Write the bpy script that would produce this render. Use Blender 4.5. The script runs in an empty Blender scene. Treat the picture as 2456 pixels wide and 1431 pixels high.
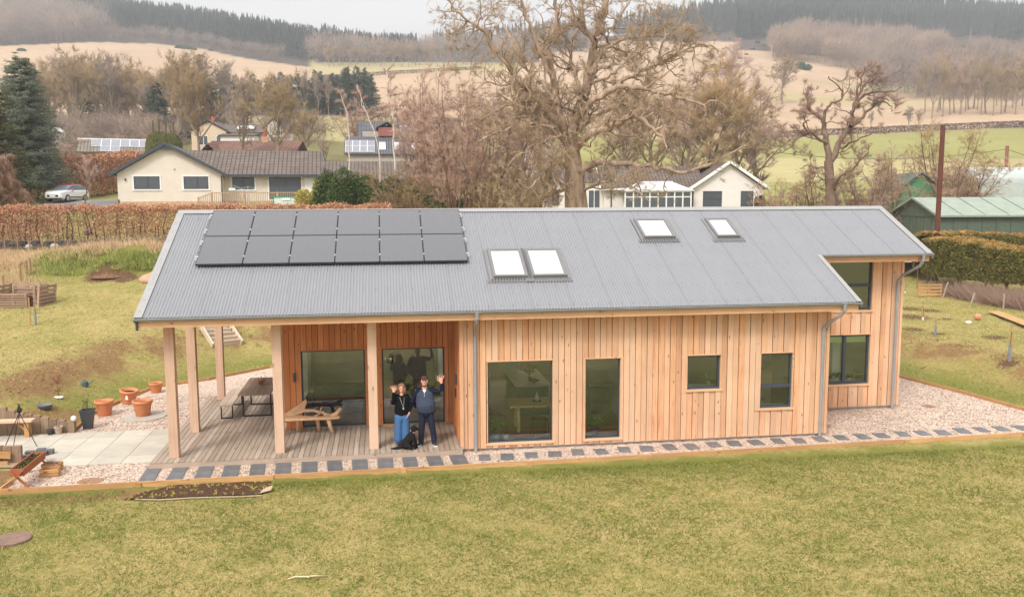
import bpy, math, random
import numpy as np
from mathutils import Vector, Matrix, noise as mnoise
random.seed(7); RNG = np.random.default_rng(7)
SC = bpy.context.scene; COL = SC.collection
PI = math.pi
# ---------------- camera model (solved from the photograph) ----------------
F_, PITCH, ROLL, YAW = 2100.0, .11568, -.00414, .14397
CAM = np.array([-1.8473, -21.7803, 6.479])
_cp, _sp = math.cos(PITCH), math.sin(PITCH)
FW = np.array([math.sin(YAW)*_cp, math.cos(YAW)*_cp, -_sp]); R0 = np.array([math.cos(YAW), -math.sin(YAW), 0.])
U0 = np.cross(R0, FW); RR = R0*math.cos(ROLL)+U0*math.sin(ROLL); UU = -R0*math.sin(ROLL)+U0*math.cos(ROLL)
FH = np.array([math.sin(YAW), math.cos(YAW)])
def ray(u, v): return FW+RR*(u-1228)/F_-UU*(v-715.5)/F_
def W(u, v, z=0.):
    r = ray(u, v); t = (z-CAM[2])/r[2]; p = CAM+r*t; return (float(p[0]), float(p[1]), float(z))
def atD(u, v, D):
    r = ray(u, v); t = D/(r[0]*FH[0]+r[1]*FH[1]); p = CAM+r*t; return (float(p[0]), float(p[1]), float(p[2]))
def zrow(v, D): return CAM[2]-D*np.tan(PITCH+np.arctan((v-715.5)/F_))
# ---------------- terrain ----------------
UT = np.array([-1600, -300, 0, 300, 600, 900, 1228, 1600, 1830, 2100, 2456, 3200, 4300], float)
DT = np.array([0, 24, 30, 37, 43, 50, 65, 84, 120, 170, 250, 350, 500, 700, 900, 1150], float)
_V = {  # pixel row of the ground at depth, per column
 0:[None]*5+[592,512,462,400,335,272,190,105,30,-30,-30], 300:[None]*5+[592,512,460,392,325,268,185,125,52,30,40],
 600:[None]*5+[592,512,460,385,322,266,210,160,92,72,90], 900:[None]*5+[592,525,475,395,335,262,195,165,145,135,150],
 1228:[None]*5+[600,548,505,425,370,290,200,160,132,118,150], 1600:[None]*5+[650,570,520,470,410,340,250,140,92,70,100],
 1830:[None]*5+[690,580,522,478,425,336,240,150,75,25,40], 2100:[None]*5+[694,585,525,480,420,322,262,180,105,30,40],
 2456:[None]*5+[694,585,525,480,405,308,245,150,98,60,70]}
_V[-300] = _V[0]; _V[-1600] = _V[0]; _V[3200] = _V[2456]; _V[4300] = _V[2456]
_NEARL = [.35, .75, 1.0, 1.85, 2.6]; _NEARR = [.35, .7, .85, 1.02, 1.1]
ZT = np.zeros((len(UT), len(DT)))
for i, u in enumerate(UT):
    w = min(1, max(0, (u-900)/900)); w = w*w*(3-2*w)
    for j, D in enumerate(DT):
        v = _V[int(u)][j]
        ZT[i, j] = _NEARL[j]*(1-w)+_NEARR[j]*w if v is None else zrow(v, D)
# smoothed along depth with a monotone-ish cubic (Catmull-Rom on a fine table)
DF = np.concatenate([np.arange(0, 120, 1.5), np.geomspace(120, 1150, 160)])
ZF = np.zeros((len(UT), len(DF)))
for i in range(len(UT)):
    z = ZT[i]; sl = np.diff(z)/np.diff(DT); m = np.zeros(len(DT)); m[1:-1] = (sl[1:]+sl[:-1])/2; m[0] = sl[0]; m[-1] = sl[-1]
    for j, D in enumerate(DF):
        k = min(len(DT)-2, max(0, np.searchsorted(DT, D)-1)); h = DT[k+1]-DT[k]; t = (D-DT[k])/h
        ZF[i, j] = (2*t**3-3*t*t+1)*z[k]+(t**3-2*t*t+t)*h*m[k]+(-2*t**3+3*t*t)*z[k+1]+(t**3-t*t)*h*m[k+1]
UF = np.arange(-1600, 4301, 50.); ZG = np.zeros((len(UF), len(DF)))
for j in range(len(DF)):
    zz = ZF[:, j]; s = np.interp(UF, UT, zz)
    ZG[:, j] = s
k_ = np.array([1, 2, 3, 4, 3, 2, 1.]); k_ /= k_.sum()
ZG = np.apply_along_axis(lambda a: np.convolve(np.pad(a, 3, 'edge'), k_, 'valid'), 0, ZG)
GP = np.array([(-10.4, -1.55), (-10.4, 0.2), (-14.5, 1.1), (-16, 3.3), (-12.4, 3.45), (-10.55, 3.6), (-10.65, 5.56), (-10.3, 7.14), (-9.72, 9.23), (-8.19, 10.4), (-6.26, 12.3), (-2, 13), (15.0, 13), (16.24, 6.7), (16.77, 4.1), (17.13, 1.58), (17.6, -0.8)])
def gdist(X, Y):
    X = np.asarray(X, float); Y = np.asarray(Y, float)
    d = np.full(X.shape, 1e9); ins = np.zeros(X.shape, bool); n = len(GP)
    for i in range(n):
        a = GP[i]; b = GP[(i+1) % n]; e = b-a
        t = np.clip(((X-a[0])*e[0]+(Y-a[1])*e[1])/(e@e), 0, 1)
        d = np.minimum(d, np.hypot(X-a[0]-t*e[0], Y-a[1]-t*e[1]))
        c = ((a[1] > Y) != (b[1] > Y)) & (X < (b[0]-a[0])*(Y-a[1])/((b[1]-a[1]) or 1e-9)+a[0])
        ins ^= c
    d = np.where(ins, -d, d)
    return d
def uD(X, Y):
    dx = X-CAM[0]; dy = Y-CAM[1]
    D = dx*FH[0]+dy*FH[1]; l = dx*FH[1]-dy*FH[0]
    return 1228+l/np.maximum(D, 3)*F_*.9933, D
def hill(X, Y):
    u, D = uD(X, Y); u = np.clip(u, UF[0], UF[-1]-1e-3); D = np.clip(D, 0, DF[-1]-1e-3)
    ui = (u-UF[0])/50; i = np.clip(ui.astype(int), 0, len(UF)-2); fu = ui-i
    j = np.clip(np.searchsorted(DF, D)-1, 0, len(DF)-2); fd = (D-DF[j])/(DF[j+1]-DF[j])
    return (ZG[i, j]*(1-fu)+ZG[i+1, j]*fu)*(1-fd)+(ZG[i, j+1]*(1-fu)+ZG[i+1, j+1]*fu)*fd
MOUNDS = []
def GZ(X, Y):
    X = np.asarray(X, float); Y = np.asarray(Y, float)
    d = np.minimum(gdist(X, Y), (Y+1.5)*.9)      # front lawn is level
    d = np.maximum(d, 0)
    s = np.clip((d-1.0)/2.6, 0, 1); bank = .09*np.minimum(d, 1.3)+s*s*(3-2*s)*.95+np.maximum(d-3.4, 0)*.6
    h = hill(X, Y); k = .25
    q = np.clip(.5+.5*(h-bank)/k, 0, 1); z = h*(1-q)+bank*q-k*q*(1-q)
    z = np.where(d <= 0, -.03, np.maximum(z, -.03))
    n = .05*np.sin(X*.55+1.3*np.sin(Y*.31))*np.sin(Y*.47+X*.13)+.02*np.sin(X*2.1+Y*1.3)*np.sin(Y*1.9-X*.7)
    for (mx_, my_, mr, mh) in MOUNDS: z = z+mh*np.exp(-(((X-mx_)/mr)**2+((Y-my_)/(mr*.8))**2)**1.3)
    return z+n*np.clip((d-.3)/2, 0, 1)+.012*np.sin(X*1.1+Y*.5)*np.sin(Y*.9-X*.3)*(Y < -2)
def gz(x, y): return float(GZ(np.array([x]), np.array([y]))[0])
def PU(u, D, dz=0):
    "ground point below pixel column u at depth D"
    l = (u-1228)/F_/.9933*D
    x = CAM[0]+FH[0]*D+FH[1]*l; y = CAM[1]+FH[1]*D-FH[0]*l
    return (x, y, gz(x, y)+dz)
def GW(u, v):
    "where the sight line of a pixel meets the terrain"
    r = ray(u, v); T = np.geomspace(8, 1000, 420)
    for _ in range(2):
        P = CAM+T[:, None]*r; k = np.where(P[:, 2] < GZ(P[:, 0], P[:, 1]))[0]; k = max(1, int(k[0])) if len(k) else len(T)-1
        T = np.linspace(T[k-1], T[k], 24)
    p = CAM+r*T[k] if k < 24 else P[-1]
    return (float(p[0]), float(p[1]), gz(p[0], p[1]))
# ---------------- node materials ----------------
def srgb(r, g, b):
    f = lambda c: c/12.92 if c <= .04045 else ((c+.055)/1.055)**2.4
    return (f(r/255), f(g/255), f(b/255), 1)
class NT:
    def __init__(s, name):
        s.m = bpy.data.materials.new(name); s.m.use_nodes = True; s.t = s.m.node_tree; s.t.nodes.clear()
        s.out = s.t.nodes.new('ShaderNodeOutputMaterial'); s.tc = s.t.nodes.new('ShaderNodeTexCoord')
    def n(s, ty, **k):
        o = s.t.nodes.new('ShaderNode'+ty)
        for a, b in k.items(): setattr(o, a, b)
        return o
    def l(s, a, b): s.t.links.new(a, b)
    def set(s, sock, v):
        if isinstance(v, bpy.types.NodeSocket): s.l(v, sock)
        else: sock.default_value = v
    def mapped(s, sc=(1, 1, 1), co='Object', rot=(0, 0, 0)):
        m = s.n('Mapping'); s.l(s.tc.outputs[co], m.inputs[0]); m.inputs['Scale'].default_value = sc; m.inputs['Rotation'].default_value = rot
        return m.outputs[0]
    def noise(s, scale=5, detail=4, vec=None, rough=.6, dist=0):
        o = s.n('TexNoise'); o.inputs['Scale'].default_value = scale; o.inputs['Detail'].default_value = detail
        o.inputs['Roughness'].default_value = rough; o.inputs['Distortion'].default_value = dist
        s.l(vec or s.tc.outputs['Object'], o.inputs['Vector']); return o.outputs['Fac']
    def vor(s, scale=5, vec=None, out='Color', rnd=1):
        o = s.n('TexVoronoi'); o.inputs['Scale'].default_value = scale; o.inputs['Randomness'].default_value = rnd
        s.l(vec or s.tc.outputs['Object'], o.inputs['Vector']); return o.outputs[out]
    def ramp(s, fac, stops):
        o = s.n('ValToRGB'); e = o.color_ramp.elements
        while len(e) < len(stops): e.new(.5)
        for i, (p, c) in enumerate(stops):
            e[i].position = p; e[i].color = c if len(c) == 4 else (*c, 1)
        s.l(fac, o.inputs[0]); return o.outputs[0]
    def mix(s, f, a, b, mode='MIX'):
        o = s.n('Mix', data_type='RGBA', blend_type=mode); s.set(o.inputs[0], f); s.set(o.inputs[6], a); s.set(o.inputs[7], b); return o.outputs[2]
    def math(s, op, a, b=0., c=0.):
        o = s.n('Math', operation=op); s.set(o.inputs[0], a); s.set(o.inputs[1], b); s.set(o.inputs[2], c); return o.outputs[0]
    def attr(s, name):
        o = s.n('Attribute', attribute_name=name); return o
    def bsdf(s, col, rough=.8, spec=.3, bump=None, bs=.3, bd=.02, metal=0, **k):
        b = s.n('BsdfPrincipled'); s.set(b.inputs['Base Color'], col); s.set(b.inputs['Roughness'], rough)
        b.inputs['Specular IOR Level'].default_value = spec; b.inputs['Metallic'].default_value = metal
        for a, v in k.items(): s.set(b.inputs[a.replace('_', ' ')], v)
        if bump is not None:
            n = s.n('Bump'); n.inputs['Strength'].default_value = bs; n.inputs['Distance'].default_value = bd
            s.l(bump, n.inputs['Height']); s.l(n.outputs[0], b.inputs['Normal'])
        s.l(b.outputs[0], s.out.inputs[0]); s.b = b; return s.m
MATS = {}
def simple(name, c, var=.12, scale=6, rough=.75, spec=.3, bump=.2, bd=.01, stretch=(1, 1, 1), metal=0, obj=0.):
    "plain painted / mineral / fabric surface with mottling; vertex 'tint' and per-object variation"
    if name in MATS: return MATS[name]
    t = NT(name); v = t.mapped(stretch); f = t.noise(scale, 5, v)
    c = srgb(*c); lo = tuple(x*(1-var) for x in c[:3]); hi = tuple(min(1, x*(1+var)) for x in c[:3])
    col = t.ramp(f, [(.3, lo), (.7, hi)])
    a = t.attr('tint'); col = t.mix(1, col, t.ramp(a.outputs['Fac'], [(0, (1, 1, 1)), (1, (.55, .52, .5))]), 'MULTIPLY')
    if obj:
        o = t.n('ObjectInfo'); r = t.ramp(o.outputs['Random'], [(0, (1-obj, 1-obj*.9, 1-obj*.8)), (1, (1+obj, 1+obj*.8, 1+obj*.6))])
        col = t.mix(1, col, r, 'MULTIPLY')
    MATS[name] = t.bsdf(col, rough, spec, f, bump, bd, metal); return MATS[name]
def wood(name, c1, c2, c3, knots=True, scale=1., axis=2, rough=.7, bump=.25):
    "grained timber: c1..c2 along the grain, c3 the other end of the per-board tint"
    if name in MATS: return MATS[name]
    t = NT(name); st = [9*scale]*3; st[axis] = .5*scale
    a = t.attr('tint').outputs['Fac']
    off = t.n('VectorMath', operation='SCALE'); cx = t.n('CombineXYZ')
    for i in range(3): t.l(a, cx.inputs[i])
    t.l(cx.outputs[0], off.inputs[0]); off.inputs['Scale'].default_value = 37.
    ad = t.n('VectorMath', operation='ADD'); t.l(t.tc.outputs['Object'], ad.inputs[0]); t.l(off.outputs[0], ad.inputs[1])
    mp = t.n('Mapping'); t.l(ad.outputs[0], mp.inputs[0]); mp.inputs['Scale'].default_value = st
    g = t.noise(2.2, 6, mp.outputs[0], .65, .6)
    col = t.ramp(g, [(.25, srgb(*c2)), (.5, srgb(*c1)), (.75, tuple(min(1, x*1.12) for x in srgb(*c1)[:3]))])
    dr = t.math('FRACT', t.math('MULTIPLY', a, 7.31))
    col = t.mix(t.math('MULTIPLY', dr, .75), col, srgb(*c3))
    col = t.mix(1, col, t.ramp(t.math('FRACT', t.math('MULTIPLY', a, 23.7)), [(0, (.86, .83, .8)), (.5, (1, 1, 1)), (1, (1.07, 1.07, 1.07))]), 'MULTIPLY')
    col = t.mix(1, col, t.ramp(t.noise(.9, 4), [(.3, (.9, .88, .86)), (.7, (1.06, 1.06, 1.06))]), 'MULTIPLY')
    if knots:
        st2 = [5.5*scale]*3; st2[axis] = 2.2*scale; m2 = t.n('Mapping'); t.l(ad.outputs[0], m2.inputs[0]); m2.inputs['Scale'].default_value = st2
        k = t.vor(1., m2.outputs[0], 'Distance'); kf = t.ramp(k, [(.05, (1, 1, 1)), (.13, (0, 0, 0))])
        col = t.mix(t.math('MULTIPLY', kf, .75), col, tuple(x*.3 for x in srgb(*c2)[:3])+(1,))
    MATS[name] = t.bsdf(col, rough, .25, g, bump, .006); return MATS[name]
# ---------------- mesh builder ----------------
class MB:
    def __init__(s): s.v = []; s.f = []; s.t = []; s.arr = []
    def add(s, vs, fs, t=0.):
        n = len(s.v); s.v += [tuple(map(float, p)) for p in vs]; s.t += [t]*len(vs); s.f += [tuple(i+n for i in f) for f in fs]; return s
    def box(s, x0, x1, y0, y1, z0, z1, t=0., M=None):
        vs = [(x, y, z) for z in (z0, z1) for y in (y0, y1) for x in (x0, x1)]
        if M is not None: vs = [M@Vector(p) for p in vs]
        return s.add(vs, [(0, 2, 3, 1), (4, 5, 7, 6), (0, 1, 5, 4), (2, 6, 7, 3), (0, 4, 6, 2), (1, 3, 7, 5)], t)
    def bar(s, a, b, w, h, t=0., up=(0, 0, 1), taper=1.):
        a = Vector(a); b = Vector(b); d = (b-a); L = d.length
        if L < 1e-6: return s
        d /= L; u = Vector(up); x = d.cross(u)
        if x.length < 1e-3: x = d.cross(Vector((1, 0, 0)))
        x.normalize(); y = x.cross(d).normalized(); vs = []
        for p, k in ((a, 1), (b, taper)):
            for i, j in ((-1, -1), (1, -1), (1, 1), (-1, 1)): vs.append(p+x*(i*w*k/2)+y*(j*h*k/2))
        return s.add(vs, [(3, 2, 1, 0), (4, 5, 6, 7), (0, 1, 5, 4), (1, 2, 6, 5), (2, 3, 7, 6), (3, 0, 4, 7)], t)
    def tube(s, P, r, n=8, t=0., cap=True, ell=None):
        P = [Vector(p) for p in P]; m = len(P); R = r if isinstance(r, (list, tuple)) else [r]*m
        vs = []; px = None
        for i, p in enumerate(P):
            d = (P[min(i+1, m-1)]-P[max(i-1, 0)]).normalized()
            if px is None:
                px = d.cross(Vector((0, 0, 1)) if abs(d.z) < .95 else Vector((0, 1, 0))).normalized()
            else:
                px = (px-d*px.dot(d)).normalized()
            y = d.cross(px)
            for k in range(n):
                a = 2*PI*k/n; vs.append(p+(px*math.cos(a)+y*math.sin(a))*R[i])
        fs = [(i*n+k, i*n+(k+1) % n, (i+1)*n+(k+1) % n, (i+1)*n+k) for i in range(m-1) for k in range(n)]
        if cap: fs += [tuple(range(n))[::-1], tuple(range((m-1)*n, m*n))]
        return s.add(vs, fs, t)
    def lathe(s, prof, n=16, c=(0, 0, 0), t=0., sx=1, sy=1):
        vs = [(c[0]+r*math.cos(2*PI*k/n)*sx, c[1]+r*math.sin(2*PI*k/n)*sy, c[2]+z) for r, z in prof for k in range(n)]
        fs = [(i*n+k, i*n+(k+1) % n, (i+1)*n+(k+1) % n, (i+1)*n+k) for i in range(len(prof)-1) for k in range(n)]
        fs += [tuple(range(n))[::-1], tuple(range((len(prof)-1)*n, len(prof)*n))]
        return s.add(vs, fs, t)
    def prism(s, poly, d, t=0.):
        "3-D polygon pushed along vector d"
        n = len(poly); vs = [Vector(p) for p in poly]+[Vector(p)+Vector(d) for p in poly]
        return s.add(vs, [tuple(range(n))[::-1], tuple(range(n, 2*n))]+[(i, (i+1) % n, n+(i+1) % n, n+i) for i in range(n)], t)
    def rings(s, R, t=0., cap=True):
        n = len(R[0]); vs = [p for r in R for p in r]
        fs = [(i*n+k, i*n+(k+1) % n, (i+1)*n+(k+1) % n, (i+1)*n+k) for i in range(len(R)-1) for k in range(n)]
        if cap: fs += [tuple(range(n))[::-1], tuple(range((len(R)-1)*n, len(R)*n))]
        return s.add(vs, fs, t)
    def ball(s, c, r, n=10, m=7, t=0.):
        r = r if isinstance(r, (tuple, list)) else (r, r, r)
        R = [[(c[0]+r[0]*math.sin(PI*i/m)*math.cos(2*PI*k/n), c[1]+r[1]*math.sin(PI*i/m)*math.sin(2*PI*k/n), c[2]-r[2]*math.cos(PI*i/m)) for k in range(n)] for i in range(m+1)]
        R[0] = [(p[0]*.02+c[0]*.98, p[1]*.02+c[1]*.98, p[2]) for p in R[1]]; R[0] = [(a, b, c[2]-r[2]) for a, b, _ in R[0]]
        R[-1] = [(a, b, c[2]+r[2]) for a, b, _ in R[0]]
        return s.rings(R, t)
    def npadd(s, V, F, T=None): s.arr.append((np.asarray(V, np.float32), np.asarray(F, np.int32), T)); return s
    def build(s, name, mat, parent=None, smooth=False, bevel=0., **tags):
        me = bpy.data.meshes.new(name)
        if s.arr:
            V = [np.array(s.v, np.float32).reshape(-1, 3)]; n0 = len(s.v); Fl = [np.array([i for f in s.f for i in f], np.int32)]
            Lt = [np.array([len(f) for f in s.f], np.int32)]; T = [np.array(s.t, np.float32)]
            for a, f, t in s.arr:
                Fl.append((f+n0).ravel()); Lt.append(np.full(len(f), f.shape[1], np.int32)); V.append(a); n0 += len(a)
                T.append(np.zeros(len(a), np.float32) if t is None else np.asarray(t, np.float32))
            V = np.concatenate(V); Fl = np.concatenate(Fl); Lt = np.concatenate(Lt); T = np.concatenate(T)
            me.vertices.add(len(V)); me.vertices.foreach_set('co', V.ravel()); me.loops.add(len(Fl)); me.loops.foreach_set('vertex_index', Fl)
            me.polygons.add(len(Lt)); st = np.concatenate([[0], np.cumsum(Lt)[:-1]]).astype(np.int32)
            me.polygons.foreach_set('loop_start', st); me.polygons.foreach_set('loop_total', Lt); me.update(calc_edges=True)
            T = T.tolist()
        else:
            me.from_pydata(s.v, [], s.f); T = s.t
        if any(T):
            a = me.attributes.new('tint', 'FLOAT', 'POINT'); a.data.foreach_set('value', T)
        if smooth: me.polygons.foreach_set('use_smooth', [True]*len(me.polygons))
        for m in (mat if isinstance(mat, list) else [mat]): me.materials.append(m)
        o = bpy.data.objects.new(name, me); COL.objects.link(o)
        if parent is not None: o.parent = parent
        if bevel:
            b = o.modifiers.new('bevel', 'BEVEL'); b.width = bevel; b.segments = 2; b.limit_method = 'ANGLE'
        for k, v in tags.items(): o[k] = v
        return o
def thing(name, label, cat, loc=(0, 0, 0), rz=0., group=None, scale=None):
    o = bpy.data.objects.new(name, None); COL.objects.link(o); o.location = loc; o.rotation_euler = (0, 0, rz)
    o.empty_display_size = .1
    if scale: o.scale = (scale,)*3 if not isinstance(scale, (tuple, list)) else scale
    o['label'] = label; o['category'] = cat
    if group: o['group'] = group
    return o
def dup(root, loc, rz=0., label=None, scale=None, group=None):
    def cp(o, par):
        c = o.copy(); COL.objects.link(c)
        if par is not None: c.parent = par
        for ch in CH.get(o.name, []): cp(ch, c)
        return c
    if root.name not in CHR:
        CHR[root.name] = 1
        for o in list(COL.objects):
            if o.parent is not None:
                L = CH.setdefault(o.parent.name, [])
                if o not in L: L.append(o)
    r = cp(root, None); r.location = loc; r.rotation_euler = (0, 0, rz)
    if label: r['label'] = label
    if group: r['group'] = group
    if scale: r.scale = (scale,)*3 if not isinstance(scale, (tuple, list)) else scale
    return r
CH = {}; CHR = {}
def rnd(a=0., b=1.): return random.uniform(a, b)
# ---------------- render, camera, light ----------------
cd = bpy.data.cameras.new('camera'); co = bpy.data.objects.new('camera', cd); COL.objects.link(co); SC.camera = co
cd.sensor_width = 36; cd.lens = F_/2456*36; cd.clip_end = 5000; cd.clip_start = .1
co.matrix_world = Matrix(((RR[0], UU[0], -FW[0], CAM[0]), (RR[1], UU[1], -FW[1], CAM[1]), (RR[2], UU[2], -FW[2], CAM[2]), (0, 0, 0, 1)))
SC.view_settings.view_transform = 'Standard'; SC.view_settings.look = 'None'; SC.view_settings.exposure = EXPO = .95; SC.view_settings.gamma = 1
SUN_EL, SUN_ROT = math.radians(48), math.radians(215)
wd = bpy.data.worlds.new('World'); SC.world = wd; wd.use_nodes = True; t = wd.node_tree; t.nodes.clear()
o = t.nodes.new('ShaderNodeOutputWorld'); b = t.nodes.new('ShaderNodeBackground'); s = t.nodes.new('ShaderNodeTexSky'); s.sky_type = 'NISHITA'
s.sun_disc = False; s.sun_elevation = SUN_EL; s.sun_rotation = SUN_ROT; s.air_density = 1; s.dust_density = 3; s.ozone_density = 1
hs = t.nodes.new('ShaderNodeHueSaturation'); hs.inputs['Saturation'].default_value = .12
mx = t.nodes.new('ShaderNodeMix'); mx.data_type = 'RGBA'; mx.inputs[0].default_value = .72; mx.inputs[7].default_value = (3.98, 3.9, 3.88, 1)
nz = t.nodes.new('ShaderNodeTexNoise'); nz.inputs['Scale'].default_value = 2.2; nz.inputs['Detail'].default_value = 3
mp = t.nodes.new('ShaderNodeMapping'); mp.inputs['Scale'].default_value = (1, 1, 4); tc = t.nodes.new('ShaderNodeTexCoord')
rp = t.nodes.new('ShaderNodeValToRGB'); rp.color_ramp.elements[0].position = .3; rp.color_ramp.elements[0].color = (.9, .9, .91, 1); rp.color_ramp.elements[1].position = .75; rp.color_ramp.elements[1].color = (1.0, 1.0, 1.0, 1)
ml = t.nodes.new('ShaderNodeMix'); ml.data_type = 'RGBA'; ml.blend_type = 'MULTIPLY'; ml.inputs[0].default_value = 1
L = t.links.new; L(s.outputs[0], hs.inputs['Color']); L(hs.outputs[0], mx.inputs[6]); L(tc.outputs['Generated'], mp.inputs[0]); L(mp.outputs[0], nz.inputs['Vector'])
L(nz.outputs['Fac'], rp.inputs[0]); L(mx.outputs[2], ml.inputs[6]); L(rp.outputs[0], ml.inputs[7])
sx_ = t.nodes.new('ShaderNodeSeparateXYZ'); L(tc.outputs['Generated'], sx_.inputs[0]); ma = t.nodes.new('ShaderNodeMath'); ma.operation = 'MULTIPLY_ADD'; ma.use_clamp = False; L(sx_.outputs[2], ma.inputs[0]); ma.inputs[1].default_value = 1.9; ma.inputs[2].default_value = .93
mb_ = t.nodes.new('ShaderNodeMath'); mb_.operation = 'MAXIMUM'; L(ma.outputs[0], mb_.inputs[0]); mb_.inputs[1].default_value = .8   # overcast: brighter overhead
vm = t.nodes.new('ShaderNodeVectorMath'); vm.operation = 'SCALE'; L(ml.outputs[2], vm.inputs[0]); L(mb_.outputs[0], vm.inputs['Scale']); L(vm.outputs[0], b.inputs[0]); b.inputs[1].default_value = .1; L(b.outputs[0], o.inputs[0])
sl = bpy.data.lights.new('sun', 'SUN'); sl.energy = 1.3; sl.angle = math.radians(14); sl.color = (1, .93, .85)
so = bpy.data.objects.new('sun', sl); COL.objects.link(so)
az = SUN_ROT; sd = Vector((math.sin(az)*math.cos(SUN_EL), math.cos(az)*math.cos(SUN_EL), math.sin(SUN_EL)))
so.rotation_euler = sd.to_track_quat('Z', 'Y').to_euler()
SC.cycles.max_bounces = 6; SC.cycles.transparent_max_bounces = 12; SC.cycles.volume_bounces = 0; SC.cycles.use_denoising = True
# ================= TERRAIN =================
for _u, _D, _r, _h in ((165, 45.2, 1.9, .45), (120, 46, 1.3, .3), (255, 46, 1.6, .35), (330, 45.5, 2.0, .75), (375, 45, 1.4, .5), (290, 44, 1.2, .3)):
    _p = PU(_u, _D); MOUNDS.append((_p[0], _p[1], _r, _h))
def vrow(X, Y, Z):
    p = np.stack([X-CAM[0], Y-CAM[1], Z-CAM[2]], -1); zc = p@FW
    return 1228+F_*(p@RR)/zc, 715.5-F_*(p@UU)/zc
def ground_mesh(name, X, Y, cols, mat, lower=0., **tags):
    nx, ny = X.shape; Z = GZ(X, Y)-lower
    V = np.stack([X, Y, Z], -1).reshape(-1, 3); i = np.arange(nx*ny).reshape(nx, ny)
    Fq = np.stack([i[:-1, :-1], i[1:, :-1], i[1:, 1:], i[:-1, 1:]], -1).reshape(-1, 4)
    o = MB().npadd(V, Fq).build(name, mat, smooth=True, **tags)
    for nm, a in cols(X, Y, Z).items():
        at = o.data.attributes.new(nm, 'FLOAT_COLOR' if a.ndim == 3 else 'FLOAT', 'POINT')
        if a.ndim == 3: at.data.foreach_set('color', np.concatenate([a, np.ones(a.shape[:2]+(1,))], -1).reshape(-1))
        else: at.data.foreach_set('value', a.reshape(-1))
    return o
def lf(X, Y, s, k=0):
    return (np.sin(X*s+k+1.7*np.sin(Y*s*.8+k))*np.sin(Y*s*1.2+1.3*np.sin(X*s*.7+2*k))+.5*np.sin(X*s*2.3+Y*s*1.9+k))/1.5
t = NT('lawn_turf')
P = t.tc.outputs['Object']
n1 = t.noise(.45, 5, P, .6); n2 = t.noise(2.6, 6, P, .75); n3 = t.noise(38, 4, P, .8); n4 = t.noise(9, 5, P, .8)
green = t.mix(n3, srgb(92, 98, 42), srgb(148, 148, 76)); straw = t.mix(n3, srgb(154, 134, 82), srgb(202, 180, 126))
m = t.math('ADD', t.math('MULTIPLY', n1, .4), t.math('ADD', t.math('MULTIPLY', n2, .45), t.math('MULTIPLY', n4, .85)))
m = t.ramp(m, [(.68, (0, 0, 0)), (.96, (1, 1, 1))])
col = t.mix(t.math('MULTIPLY', t.math('SUBTRACT', 1, t.attr('lush').outputs['Fac']), m), green, straw)
bare = t.ramp(t.noise(3.1, 6, t.mapped((1, 1, 1), rot=(0, 0, 1)), .8), [(.66, (0, 0, 0)), (.72, (1, 1, 1))])
col = t.mix(t.math('MULTIPLY', bare, .6), col, srgb(120, 98, 66))
brown = t.mix(t.noise(7, 6, P, .85), srgb(88, 68, 44), srgb(176, 142, 98))
bw = t.attr('brown').outputs['Fac']; bm = t.ramp(t.math('ADD', bw, t.math('MULTIPLY', t.math('SUBTRACT', n2, .5), 1.6)), [(.35, (0, 0, 0)), (.7, (1, 1, 1))])
col = t.mix(bm, col, brown)
sw = t.attr('soil').outputs['Fac']; sm = t.ramp(t.math('ADD', sw, t.math('MULTIPLY', t.math('SUBTRACT', n4, .5), 1.2)), [(.45, (0, 0, 0)), (.6, (1, 1, 1))])
col = t.mix(sm, col, t.mix(n3, srgb(74, 54, 40), srgb(128, 98, 74)))
LAWN = t.bsdf(col, .95, .1, t.math('ADD', n3, t.math('MULTIPLY', n4, .8)), .8, .05)
t = NT('hill_pasture')
P = t.tc.outputs['Object']; c = t.attr('col').outputs['Color']
f = t.math('ADD', t.math('MULTIPLY', t.noise(.02, 6, P, .7), .6), t.math('MULTIPLY', t.noise(.25, 6, P, .8), .5))
col = t.mix(1, c, t.ramp(f, [(.35, (.78, .76, .72)), (.7, (1.14, 1.15, 1.12))]), 'MULTIPLY')
PAST = t.bsdf(col, 1., .05, t.noise(.8, 5, P, .8), .5, .3)
STAIR_C = (-9.6, 18.4)
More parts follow.
